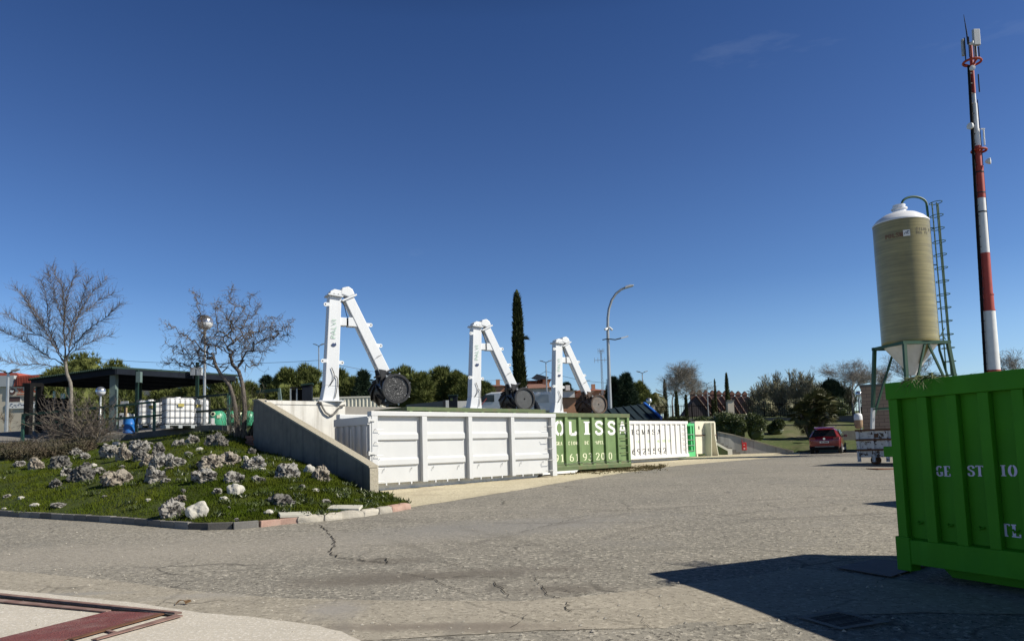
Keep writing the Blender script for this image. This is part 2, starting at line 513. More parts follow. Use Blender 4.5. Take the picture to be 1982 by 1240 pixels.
# ------------------------------------------------------------------ ground materials
def ground_mat(name, lo, hi, spk_lo, spk_hi, patch=None, speck=95.0, bump=0.5, spots=(), cracks=0, rings=()):
    m = bpy.data.materials.new(name)
    m.use_nodes = True
    n, l = m.node_tree.nodes, m.node_tree.links
    b = n['Principled BSDF']
    b.inputs['Roughness'].default_value = 0.92
    b.inputs['Specular IOR Level'].default_value = 0.25
    tc = n.new('ShaderNodeTexCoord')
    def nz(sc, det, rg=0.6, mp=None):
        t = n.new('ShaderNodeTexNoise')
        t.inputs['Scale'].default_value, t.inputs['Detail'].default_value, t.inputs['Roughness'].default_value = sc, det, rg
        src = tc.outputs['Object']
        if mp:
            k = n.new('ShaderNodeMapping')
            k.inputs['Scale'].default_value = mp[0]
            k.inputs['Rotation'].default_value = (0, 0, mp[1])
            l.new(src, k.inputs[0])
            src = k.outputs[0]
        l.new(src, t.inputs[0])
        return t.outputs['Fac']
    def rng(s, a, c, o0=0.0, o1=1.0):
        r = n.new('ShaderNodeMapRange')
        r.inputs[1].default_value, r.inputs[2].default_value = a, c
        r.inputs[3].default_value, r.inputs[4].default_value = o0, o1
        l.new(s, r.inputs[0])
        return r.outputs[0]
    def mix(f, A, B, mode='MIX'):
        x = n.new('ShaderNodeMix')
        x.data_type = 'RGBA'
        x.blend_type = mode
        if hasattr(f, 'links'): l.new(f, x.inputs[0])
        else: x.inputs[0].default_value = f
        for s, i in ((A, 6), (B, 7)):
            if hasattr(s, 'links'): l.new(s, x.inputs[i])
            else: x.inputs[i].default_value = (*s, 1)
        return x.outputs[2]
    out = mix(rng(nz(0.22, 4), 0.35, 0.65), lo, hi)
    out = mix(rng(nz(1.0, 5, 0.65, ((0.25, 1.6, 1), 0.6)), 0.45, 0.75, 0, 0.45), out, tuple(c * 0.72 for c in lo))
    out = mix(rng(nz(0.9, 6, 0.7, ((1.5, 0.3, 1), -0.35)), 0.52, 0.8, 0, 0.35), out, tuple(min(1, c * 1.25) for c in hi))
    sp = nz(speck, 3, 0.75)
    out = mix(rng(sp, 0.54, 0.62, 0, 0.95), out, spk_hi)
    out = mix(rng(nz(speck * 1.15, 4, 0.8), 0.54, 0.62, 0, 0.95), out, spk_lo)
    out = mix(rng(nz(speck * 0.3, 4, 0.7), 0.55, 0.68, 0, 0.45), out, tuple((a + c) / 2 for a, c in zip(spk_lo, lo)))
    if cracks:                                          # fine crack web, only in worn places
        mp = n.new('ShaderNodeMapping')
        l.new(tc.outputs['Object'], mp.inputs[0])
        nd = n.new('ShaderNodeTexNoise')
        nd.inputs['Scale'].default_value, nd.inputs['Detail'].default_value = 1.4, 4
        l.new(tc.outputs['Object'], nd.inputs[0])
        va = n.new('ShaderNodeVectorMath')
        va.operation = 'MULTIPLY_ADD'
        l.new(nd.outputs['Color'], va.inputs[0])
        va.inputs[1].default_value = (0.7, 0.7, 0.0)
        l.new(mp.outputs[0], va.inputs[2])
        vo = n.new('ShaderNodeTexVoronoi')
        vo.feature = 'DISTANCE_TO_EDGE'
        vo.inputs['Scale'].default_value = cracks
        l.new(va.outputs[0], vo.inputs['Vector'])
        k1 = rng(vo.outputs['Distance'], 0.016, 0.004, 0, 1)
        mm = n.new('ShaderNodeMath')
        mm.operation = 'MULTIPLY'
        l.new(k1, mm.inputs[0])
        l.new(rng(nz(0.35, 4, 0.6), 0.50, 0.62, 0, 0.75), mm.inputs[1])
        out = mix(mm.outputs[0], out, tuple(c * 0.25 for c in lo))
    if patch:
        out = mix(rng(nz(patch[1], 5, 0.6), patch[2], patch[2] + 0.14, 0, patch[3]), out, patch[0])
    for (x, y, rx, ry, rot, col, k) in spots:        # stains with a place of their own
        mp = n.new('ShaderNodeMapping')
        mp.vector_type = 'TEXTURE'
        mp.inputs['Location'].default_value = (x, y, 0)
        mp.inputs['Rotation'].default_value = (0, 0, rot)
        mp.inputs['Scale'].default_value = (rx, ry, 1000)
        l.new(tc.outputs['Object'], mp.inputs[0])
        ln = n.new('ShaderNodeVectorMath')
        ln.operation = 'LENGTH'
        l.new(mp.outputs[0], ln.inputs[0])
        a = n.new('ShaderNodeMath')
        a.operation = 'ADD'
        l.new(ln.outputs['Value'], a.inputs[0])
        l.new(rng(nz(2.6, 6, 0.7), 0.2, 0.8, -0.55, 0.55), a.inputs[1])
        out = mix(rng(a.outputs[0], 1.15, 0.35, 0, k), out, col)
    for (x, y, rad, wid, col, k) in rings:               # curved tyre marks
        sv = n.new('ShaderNodeVectorMath')
        sv.operation = 'DISTANCE'
        sx_ = n.new('ShaderNodeSeparateXYZ')
        cx_ = n.new('ShaderNodeCombineXYZ')
        l.new(tc.outputs['Object'], sx_.inputs[0])
        l.new(sx_.outputs[0], cx_.inputs[0])
        l.new(sx_.outputs[1], cx_.inputs[1])
        l.new(cx_.outputs[0], sv.inputs[0])
        sv.inputs[1].default_value = (x, y, 0)
        m1 = n.new('ShaderNodeMath')
        m1.operation = 'SUBTRACT'
        l.new(sv.outputs['Value'], m1.inputs[0])
        m1.inputs[1].default_value = rad
        m2 = n.new('ShaderNodeMath')
        m2.operation = 'ABSOLUTE'
        l.new(m1.outputs[0], m2.inputs[0])
        m3 = n.new('ShaderNodeMath')
        m3.operation = 'MULTIPLY'
        l.new(rng(m2.outputs[0], wid, wid * 0.4, 0, k), m3.inputs[0])
        l.new(rng(nz(0.55, 5, 0.65), 0.42, 0.60), m3.inputs[1])
        out = mix(m3.outputs[0], out, col)
    l.new(out, b.inputs['Base Color'])
    bp = n.new('ShaderNodeBump')
    bp.inputs['Strength'].default_value = bump
    bp.inputs['Distance'].default_value = 0.012
    l.new(sp, bp.inputs['Height'])
    l.new(bp.outputs[0], b.inputs['Normal'])
    return m
def gp(px, py):
    p = G(px, py)
    return p.x, p.y
_d = (0.14, 0.125, 0.105)
MT['asphalt'] = ground_mat('asphalt', (0.2064, 0.1954, 0.1682), (0.2680, 0.2492, 0.2117), (0.0600, 0.0555, 0.0474), (0.4400, 0.4100, 0.3475), patch=((0.21, 0.2, 0.18), 0.5, 0.55, 0.6), speck=15, bump=1.0, cracks=0.55,
    rings=[(9, 6, 9.6, 0.13, (0.13, 0.12, 0.105), 0.55), (9, 6, 11.2, 0.13, (0.13, 0.12, 0.105), 0.5), (-14, 4, 14.5, 0.15, (0.14, 0.13, 0.11), 0.5), (-14, 4, 16.1, 0.15, (0.14, 0.13, 0.11), 0.4), (2, 34, 18, 0.16, (0.34, 0.315, 0.27), 0.5), (4, 30, 16.5, 0.12, (0.13, 0.12, 0.105), 0.45)],
    spots=[(*gp(700, 1120), 1.1, 0.5, 0.2, _d, 0.75), (*gp(905, 1110), 1.5, 0.35, 0.1, _d, 0.8), (*gp(1090, 1140), 0.6, 0.3, 0.0, _d, 0.7),
           (*gp(745, 1085), 0.8, 0.3, 0, _d, 0.6), (*gp(960, 1020), 3.5, 1.2, 0.3, (0.23, 0.225, 0.215), 0.6), (*gp(250, 1070), 5.5, 1.6, 0.1, (0.31, 0.285, 0.245), 0.55)])
MT['strip'] = ground_mat('concrete_strip', (0.2925, 0.2673, 0.2182), (0.3510, 0.3195, 0.2640), (0.1710, 0.1530, 0.1232), (0.4320, 0.3960, 0.3256), patch=((0.26, 0.235, 0.195), 0.7, 0.58, 0.6), speck=16, bump=0.5, cracks=0.7, rings=[(1.2, 7.6, 2.9, 0.10, (0.2, 0.185, 0.16), 0.7), (1.2, 7.6, 3.15, 0.08, (0.2, 0.185, 0.16), 0.6), (9, 6, 9.6, 0.12, (0.2, 0.185, 0.16), 0.5)],
    spots=[(*gp(800, 1213), 1.3, 0.16, -0.03, (0.2, 0.175, 0.145), 0.85), (*gp(940, 1216), 0.9, 0.18, -0.08, (0.2, 0.175, 0.145), 0.7), (*gp(650, 1180), 0.35, 0.45, 0.5, (0.28, 0.265, 0.245), 0.8), (*gp(430, 1150), 0.9, 0.2, 0.1, (0.29, 0.275, 0.25), 0.6),
           (*gp(110, 1150), 0.9, 0.12, 0, (0.26, 0.25, 0.23), 0.8)])
MT['pad'] = ground_mat('concrete_pad', (0.475, 0.44, 0.375), (0.55, 0.51, 0.44), (0.40, 0.38, 0.34), (0.66, 0.63, 0.58), patch=((0.44, 0.42, 0.38), 0.8, 0.6, 0.5), speck=28, bump=0.3)
MT['apron'] = ground_mat('sandy_apron', (0.4730, 0.4200, 0.2964), (0.5720, 0.5152, 0.3744), (0.2420, 0.2072, 0.1352), (0.6600, 0.6160, 0.4680), patch=((0.33, 0.28, 0.21), 0.6, 0.56, 0.7), speck=14, bump=0.5)
MT['grass_soil'] = ground_mat('grass_soil', (0.0298, 0.0465, 0.0070), (0.0496, 0.0694, 0.0100), (0.0155, 0.0205, 0.0050), (0.0744, 0.0806, 0.0175), patch=((0.085, 0.068, 0.036), 0.55, 0.62, 0.7), speck=12, bump=0.8)
MT['far_ground'] = ground_mat('far_ground', (0.055, 0.08, 0.022), (0.09, 0.11, 0.035), (0.05, 0.06, 0.02), (0.13, 0.13, 0.06), patch=((0.15, 0.125, 0.08), 0.12, 0.56, 0.8), speck=3, bump=0.3)
MT['upper_paving'] = ground_mat('upper_paving', (0.17, 0.163, 0.15), (0.21, 0.2, 0.185), (0.11, 0.105, 0.095), (0.26, 0.25, 0.23), speck=20, bump=0.3)

# ------------------------------------------------------------------ the yard: one sheet to the horizon, thin sheets on top
def axis(a):
    return sorted(set(a))
xs = axis([-1500, -600, -250, -120, -80] + list(range(-60, 61)) + [80, 120, 250, 600, 1500])
ys = axis([-40, -20, -10, -6] + [i * 0.5 for i in range(-8, 60)] + list(range(30, 81)) + [100, 140, 200, 400, 900, 2000])
b = MB()
b.grid([[(x, y, gz(x, y) if y < 90 else gz(x, y) - 0.4) for y in ys] for x in xs])
struct(b.build('asphalt_yard', MT['asphalt'], smooth=60))

def resample(pl, n):
    pl = [Vector(p) for p in pl]
    L = [0]
    for a, c in zip(pl, pl[1:]):
        L.append(L[-1] + (c - a).length)
    out = []
    for i in range(n):
        s = L[-1] * i / (n - 1)
        k = max(j for j in range(len(L) - 1) if L[j] <= s + 1e-9)
        f = (s - L[k]) / max(1e-9, L[k + 1] - L[k])
        out.append(pl[k].lerp(pl[k + 1], min(1, f)))
    return out
def sheet(name, lo, hi, h, m, n=60, k=20):
    lo, hi = resample(lo, n), resample(hi, n)
    P = []
    for j in range(k + 1):
        row = []
        for i in range(n):
            q = lo[i].lerp(hi[i], j / k)
            row.append((q.x, q.y, gz(q.x, q.y) + h))
        P.append(row)
    bb = MB()
    bb.grid(P)
    return struct(bb.build(name, m, smooth=60))
def gl(pts):
    return [G(*p).xy.to_3d() for p in pts]
def rough(pts, amp, step=0.18, seed=1):
    """a ragged edge: the polyline resampled and shaken"""
    L = sum((Vector(a) - Vector(c)).length for a, c in zip(pts, pts[1:]))
    q = resample(pts, max(3, int(L / step)))
    rr = random.Random(seed)
    return [p + Vector((rr.gauss(0, amp), rr.gauss(0, amp), 0)) for p in q]

D1 = Vector((0.731, 0.682, 0)).normalized()
NB = Vector((-D1.y, D1.x, 0))
BAY = math.atan2(D1.y, D1.x)
A0 = at(721, 950, 22.1)
A0 = Vector((A0.x, A0.y, gz(A0.x, A0.y)))

apr_lo = rough(gl([(700, 975), (730, 982), (785, 984), (860, 971), (930, 960), (1020, 945), (1100, 931), (1200, 916), (1300, 902), (1400, 893), (1480, 887), (1548, 880)]), 0.05, 0.35)
apr_hi = [A0 + NB * 5.3 - D1 * 0.4, A0 + NB * 5.3 + D1 * 2, Vector((2.0, 35, 0)), Vector((8, 45, 0)), Vector((14, 52.2, 0)), Vector((20, 52.0, 0))]
apron = sheet('sandy_apron', [Vector((p.x, p.y, 0)) for p in apr_lo], [Vector((p.x, p.y, 0)) for p in apr_hi], 0.004, MT['apron'], 110, 24)
st_lo = rough(gl([(-60, 1098), (0, 1103), (200, 1121), (400, 1146), (560, 1158), (700, 1161), (1000, 1163), (1150, 1152), (1330, 1130), (1450, 1115), (1545, 1098), (1650, 1110), (1800, 1130), (2050, 1150)]), 0.006)
st_hi = rough(gl([(-60, 1290), (300, 1275), (700, 1240), (1000, 1222), (1200, 1216), (1350, 1214), (1600, 1190), (1800, 1185), (2050, 1190)]), 0.012)
sheet('concrete_strip', st_lo, st_hi, 0.004, MT['strip'], 120, 16)
pd_lo = rough(gl([(-60, 1134), (0, 1141), (150, 1156), (270, 1168), (370, 1184), (500, 1196), (600, 1209), (660, 1222), (700, 1240), (712, 1262)]), 0.010)
pd_hi = gl([(-60, 1400), (150, 1400), (400, 1400), (690, 1400)])
sheet('concrete_pad', pd_lo, pd_hi, 0.009, MT['pad'], 90, 14)

cr = MB()
rr = random.Random(5)
def crack(pts, w):
    q = resample(gl(pts), max(4, int(sum((Vector(a) - Vector(c)).length for a, c in zip(gl(pts), gl(pts)[1:])) / 0.07)))
    q = [p + Vector((rr.gauss(0, 0.016), rr.gauss(0, 0.013), 0)) for p in q]
    for a, c in zip(q, q[1:]):
        if rr.random() < 0.10:
            continue
        d = (c - a)
        s = Vector((-d.y, d.x, 0)).normalized()
        k1, k2 = w * rr.uniform(0.15, 0.65), w * rr.uniform(0.15, 0.65)
        P = [a - s * k1, a + s * k1, c + s * k2, c - s * k2]
        cr.add([(p.x, p.y, gz(p.x, p.y) + 0.012) for p in P], [(0, 1, 2, 3)])
for pts, w in [([(618, 1015), (635, 1030), (646, 1044), (646, 1060), (638, 1068), (650, 1078), (690, 1083), (735, 1088), (752, 1090), (748, 1080), (728, 1083)], 0.022),
               ([(650, 1080), (760, 1092), (830, 1086), (880, 1092), (925, 1108)], 0.010), ([(1052, 983), (1130, 986), (1300, 992), (1343, 993), (1523, 1006)], 0.016),
               ([(1010, 1030), (1080, 1012), (1150, 995)], 0.012), ([(955, 1128), (970, 1140), (985, 1155)], 0.014), ([(1035, 1121), (1050, 1135), (1060, 1150), (1095, 1165), (1098, 1182), (1110, 1186)], 0.011),
               ([(900, 1165), (925, 1175), (960, 1180), (985, 1188), (1040, 1203)], 0.008), ([(1000, 1184), (1090, 1183), (1175, 1177)], 0.007), ([(1100, 1186), (1180, 1200), (1250, 1212)], 0.008),
               ([(820, 1122), (900, 1115), (1000, 1118), (1090, 1119), (1125, 1117)], 0.012), ([(995, 1215), (1010, 1204), (1022, 1190)], 0.009), ([(780, 1110), (830, 1118), (870, 1135), (905, 1150)], 0.010),
               ([(1040, 1135), (1090, 1142), (1130, 1150)], 0.012), ([(1205, 1185), (1240, 1195), (1262, 1218)], 0.006), ([(1500, 1150), (1620, 1148), (1700, 1130), (1725, 1110)], 0.007)]:
    crack(pts, w)
struct(cr.build('asphalt_cracks', mat('crack_dirt', (0.035, 0.031, 0.026), 0.95, spec=0.1)))

# ------------------------------------------------------------------ grassy mound (terrain)
wing_o = G(715.5, 966)
wing_o.z = gz(wing_o.x, wing_o.y)                         # outer (left) foot line of the wing wall runs from here along NB
def wing_pt(px, py):
    t = line_t(px, py, wing_o, NB)
    return wing_o + NB * t
cols = []
for (bx, by, T) in [(-170, 985, at(-170, 884, 29)), (0, 997, at(0, 872, 29)), (100, 1003, at(90, 867, 29.2)), (200, 1009, at(195, 856, 29.6)), (300, 1017, at(290, 846, 30)),
                    (370, 1023, at(360, 838, 30)), (425, 1024, at(430, 833, 29.4)), (470, 1022, at(478, 846, 28.4)), (505, 1019, None), (545, 1014, None), (600, 1009, None), (655, 1004, None),
                    (710, 997, None), (755, 990, None), (788, 984, None)]:
    B = G(bx, by)
    B.z += 0.10
    cols.append([B, T])
wl = [(494, 869), (530, 879), (570, 890), (612, 908), (655, 930), (700, 952), (740, 975)]
for c, (px, py) in zip(cols[8:], wl):
    q = wing_pt(min(px, 713), py) if px < 716 else wing_o + D1 * 0.25 - NB * 0.15
    r = ray(px, py)
    q.z = EYE.z + r.z / r.y * q.y
    c[1] = q + D1 * 0.12
cols[-1][1].z = gz(cols[-1][1].x, cols[-1][1].y) + 0.10
NC, NR = 260, 90
ci = np.linspace(0, len(cols) - 1, NC)
def smooth_interp(arr, x):
    n = len(arr)
    i = np.clip(x.astype(int), 0, n - 2)
    f = (x - i)[:, None]
    g = lambda k: arr[np.clip(k, 0, n - 1)]
    p0, p1, p2, p3 = g(i - 1), g(i), g(i + 1), g(i + 2)
    return 0.5 * ((2 * p1) + (p2 - p0) * f + (2 * p0 - 5 * p1 + 4 * p2 - p3) * f * f + (3 * p1 - p0 - 3 * p2 + p3) * f ** 3)
Bs = smooth_interp(np.array([c[0] for c in cols]), ci)
Ts = smooth_interp(np.array([c[1] for c in cols]), ci)
vv = np.linspace(0, 1, NR)
P = Bs[None] * (1 - vv[:, None, None]) + Ts[None] * vv[:, None, None]
dz = (Ts[:, 2] - Bs[:, 2])[None] * 0.10 * np.sin(np.pi * vv)[:, None]
P[..., 2] += dz
for j in range(NR):
    for i in range(NC):
        e = min(1, 4 * vv[j], 6 * (1 - vv[j]))
        x, y = P[j, i, 0], P[j, i, 1]
        P[j, i, 2] += e * (0.16 * noise.noise((x * 0.45, y * 0.45, 3)) + 0.05 * noise.noise((x * 1.7, y * 1.7, 7)))
MOUND = P
V = P.reshape(-1, 3)
idx = np.arange(NR * NC).reshape(NR, NC)
Fm = np.stack([idx[:-1, :-1], idx[:-1, 1:], idx[1:, 1:], idx[1:, :-1]], -1).reshape(-1, 4)
struct(np_mesh('grass_slope', V, Fm, MT['grass_soil'], smooth=True))
MBVH = BVHTree.FromPolygons([tuple(v) for v in V], [tuple(f) for f in Fm])
def on_mound(px, py):
    d = ray(px, py).normalized()
    h = MBVH.ray_cast(EYE, d)
    return h[0] if h[0] is not None else None

# ------------------------------------------------------------------ ground above the yard: terrain to the horizon behind the walls
zt_Y = [28, 36, 45, 70, 120, 400, 1600]
zt_z = [2.6, 3.2, 3.38, 3.6, 6.0, 7.0, 9.0]
def zt(Y):
    return float(np.interp(Y, zt_Y, zt_z))
Yrows = [0, 1.5, 3.5, 6, 9, 12, 16, 20, 26, 34, 45, 60, 85, 130, 300, 700, 1500]
TER = []
def left_front(px):
    q = smooth_interp(np.array([c[1] for c in cols]), np.array([np.interp(px, [-170, 0, 90, 195, 290, 360, 430, 478], range(8))]))[0]
    return q
def tcol(x, y, z0, prof=None):
    """a column of the far terrain going straight away from the camera, from (x, y, z0)"""
    col = []
    k = x / y
    for dy in Yrows:
        Y = y + dy
        z = prof(Y) if prof else z0 + (zt(Y) - z0) * min(1, dy / 8)
        col.append((k * Y, Y, z))
    return col
for px in range(-900, -170, 120):
    p = at(px, 884, 29)
    TER.append(tcol(p.x, 29, 2.0))
for px in list(range(-170, 479, 27)):
    p = left_front(px)
    TER.append(tcol(p[0], p[1], p[2]))
for (x, y) in [(-0.343 * 25.6, 25.6), (-0.33 * 28, 28), (-6.0, 31.5), (-2.0, 36), (3, 42.0), (7.5, 47.5), (12.5, 54.6)]:
    TER.append(tcol(x, y, 3.40))
def bank(Yf, zf):
    def f(Y):
        return float(np.interp(Y, [Yf, 53, 57, 58.6, 59.0, 61.2, 61.6, 67.5, 71, 120, 400, 1600], [zf, max(zf, 1.05), 1.75, 1.84, 1.86, 1.9, 2.35, 3.2, 3.7, 6.2, 7, 9]))
    return f
RW = [(1389, 836, 53.0), (1420, 842, 53.0), (1450, 850, 52.9), (1480, 859, 52.8), (1510, 867, 52.7), (1536, 873, 52.6)]
for (px, py, Y) in RW:
    p = at(px, py, Y)
    TER.append(tcol(p.x, Y + 0.05, p.z - 0.06, bank(Y + 0.05, p.z - 0.06)))
for px in list(range(1545, 1800, 12)) + list(range(1800, 3400, 160)):
    Yf = 50.5 if px > 1560 else 51.5
    p = at(px, 880, Yf)
    z0 = gz(p.x, Yf) + 0.02
    TER.append(tcol(p.x, Yf, z0, bank(Yf, z0)))
b = MB()
b.grid(TER)
struct(b.build('upper_terrain', MT['far_ground'], smooth=50))
# level paving behind the left parapet
pv = []
for px in range(-170, 479, 27):
    p = left_front(px)
    c = tcol(p[0], p[1], p[2])
    pv.append([(c[i][0], c[i][1], c[i][2] + 0.012) for i in range(8)])
b = MB()
b.grid(pv)
struct(b.build('upper_paving', MT['upper_paving'], smooth=50))
b = MB()
pth = []
for c in TER[-32:]:
    f = [q for q in c]
    x, Y = f[0][0] / f[0][1], 59.0
    pth.append([(x * 59.05, 59.05, 1.88), (x * 61.15, 61.15, 1.92)])
b.grid(pth)
struct(b.build('footpath', MT['paving']))

# ------------------------------------------------------------------ loading platform, retaining wall, wing wall
DOCKZ = 3.45
BLK = line_t(660, 785, A0 + NB * 4.9, D1)
SL = line_t(508, 780, A0 + NB * 4.9, D1)
dk = [A0 + NB * 4.9 + D1 * SL]
dk += [A0 + NB * 4.9 + D1 * BLK, A0 + NB * 6.5 + D1 * BLK]
e1 = A0 + NB * 6.5 + D1 * 6.6
dk += [e1]
e2 = e1 + NB * 1.6 + D1 * 6.2
e1 = e1 + NB * 1.6
dk += [e1]
dk += [e2, e2 + NB * 1.6]
e3 = e2 + NB * 1.6 + D1 * 6.2
dk += [e3, e3 + NB * 1.8, e3 + NB * 1.8 + D1 * 2.6]
front = [p.copy() for p in dk]
back = [Vector((13.0, 57.5, 0)), Vector((4, 47, 0)), Vector((-4, 38, 0)), Vector((-0.338 * 33, 33.0, 0))]
b = MB()
b.prism([(p.x, p.y) for p in front + back], (0, 0, -0.2), (1, 0, 0), (0, 1, 0), (0, 0, DOCKZ + 0.2 - 0.004))
struct(b.build('loading_platform', MT['paving']))
t = thing('retaining_wall', 'sunlit pale concrete dock wall with dark drip stains behind the white container', 'wall', tuple(A0 + NB * 4.9 + D1 * SL), BAY)
b = MB()
b.box(0, BLK - SL, -0.30, -0.003, -0.1, DOCKZ - A0.z - 0.12)
b.build('wall_face', MT['concrete_bright'], t)
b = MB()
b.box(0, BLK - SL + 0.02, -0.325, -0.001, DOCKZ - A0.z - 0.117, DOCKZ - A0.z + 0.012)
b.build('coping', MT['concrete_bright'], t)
# wing wall: tall at the back, sloping to a low pillar at the front, in the bay frame (x along NB)
tw = thing('wing_wall', 'shaded grey board-marked concrete wall sloping down to a pillar beside the white container', 'wall', tuple(wing_o), math.atan2(NB.y, NB.x))
Lw = line_t(490, 820, wing_o, NB)
zb = at(490, 776, (wing_o + NB * Lw).y).z - wing_o.z
zf = at(716, 905, wing_o.y).z - wing_o.z
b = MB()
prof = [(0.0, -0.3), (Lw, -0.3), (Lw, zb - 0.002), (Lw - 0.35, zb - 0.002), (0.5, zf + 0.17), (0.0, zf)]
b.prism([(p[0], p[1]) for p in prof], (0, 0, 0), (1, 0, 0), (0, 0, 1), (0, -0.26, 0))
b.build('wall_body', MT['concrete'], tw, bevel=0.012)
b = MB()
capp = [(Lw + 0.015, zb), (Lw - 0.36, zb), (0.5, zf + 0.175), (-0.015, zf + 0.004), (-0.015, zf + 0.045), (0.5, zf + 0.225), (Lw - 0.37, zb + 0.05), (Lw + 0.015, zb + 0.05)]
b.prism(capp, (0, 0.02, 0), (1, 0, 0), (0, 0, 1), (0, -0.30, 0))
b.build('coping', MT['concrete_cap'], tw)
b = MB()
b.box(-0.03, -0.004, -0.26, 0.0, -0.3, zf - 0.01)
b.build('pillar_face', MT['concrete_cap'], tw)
q = wing_o + NB * (Lw + 0.02)
tb = MB()
for k in range(9):
    for j in range(2):
        tb.box(0.01 + j * 0.27 - (k % 2) * 0.1, 0.01 + j * 0.27 - (k % 2) * 0.1 + 0.255, -0.22, 0.03, k * 0.085, k * 0.085 + 0.075)
o = tb.build('brick_pier', MT['brick'])
o.location = (q.x, q.y, 1.55)
o.rotation_euler = (0, 0, math.atan2(NB.y, NB.x))
tag(o, 'stub of red brick wall against the back end of the grey concrete wing wall', 'brick pier')

# ------------------------------------------------------------------ ramp wall and stairs on the far side of the yard
tr = thing('ramp_wall', 'pale grey stained concrete retaining wall tapering down beside the far stairs', 'wall')
pts = [at(*p) for p in RW]
b = MB()
top = [(p.x, p.y, p.z) for p in pts]
bot = [(p.x, p.y, 0.3) for p in pts]
n_ = len(pts)
vs = [Vector(q) + Vector((0, dy, 0)) for dy in (0, 0.28) for q in (bot + top)]
fs = []
for i in range(n_ - 1):
    for o_ in (0, 2 * n_):
        fs.append((o_ + i, o_ + i + 1, o_ + n_ + i + 1, o_ + n_ + i))
    fs.append((n_ + i, n_ + i + 1, 3 * n_ + i + 1, 3 * n_ + i))
fs += [(0, n_, 3 * n_, 2 * n_), (n_ - 1, 2 * n_ - 1, 4 * n_ - 1, 3 * n_ - 1)]
b.add(vs, fs)
b.build('wall_face', MT['concrete_mid'], tr)
b = MB()
for a, c in zip(pts, pts[1:]):
    b.bar(a + Vector((0, 0.12, 0.03)), c + Vector((0, 0.12, 0.03)), 0.36, 0.06)
b.build('coping', MT['concrete_cap'], tr)
ts = thing('stairs', 'concrete flight of steps with sloping white edge below the cream compactor', 'stairs', tuple(at(1436, 878, 51.0)), 0)
ts.location.z = gz(ts.location.x, 51)
b = MB()
for k in range(10):
    b.box(-0.28 * k - 0.28, -0.28 * k, 0.3, 1.5, 0 - 0.05, 0.16 * (k + 1))
b.build('step', MT['concrete_dark'], ts)
b = MB()
b.prism([(-0.95, 0), (-0.65, 0), (-0.65, 0.38), (-0.95, 0.42), (-2.9, 1.6), (-2.9, 1.42), (-0.95, 0.25)], (0, 0.0, 0), (1, 0, 0), (0, 0, 1), (0, 0.28, 0))
b.build('edge_kerb', MT['wall_white'], ts)
b = MB()
b.box(-2.9, -0.955, 0.08, 0.2, -0.05, 0.24)
b.prism([(-2.9, 0.24), (-0.955, 0.24), (-2.9, 1.41)], (0, 0.08, 0), (1, 0, 0), (0, 0, 1), (0, 0.12, 0))
b.build('side_panel', MT['olive_edge'], ts)
tf = thing('extinguisher_box', 'red fire extinguisher cabinet on the pale ramp wall', 'fire cabinet', tuple(at(1440, 870, 52.55)))
b = MB()
b.box(-0.16, 0.16, -0.16, 0.0, -0.03, 0.52)
b.build('cabinet', mat('cabinet_red', (0.5, 0.03, 0.03), 0.4), tf, bevel=0.02)
MB().box(-0.07, 0.04, -0.166, -0.162, 0.06, 0.12).build('label_plate', MT['ink_white'], tf)
MB().box(-0.05, 0.02, -0.166, -0.162, 0.32, 0.36).build('label_plate', MT['ink_white'], tf)
b = MB()
b.box(-0.14, -0.11, -0.12, 0.0, 0.523, 0.72)
b.build('pipe', mat('pipe_red', (0.4, 0.03, 0.03), 0.4), tf)
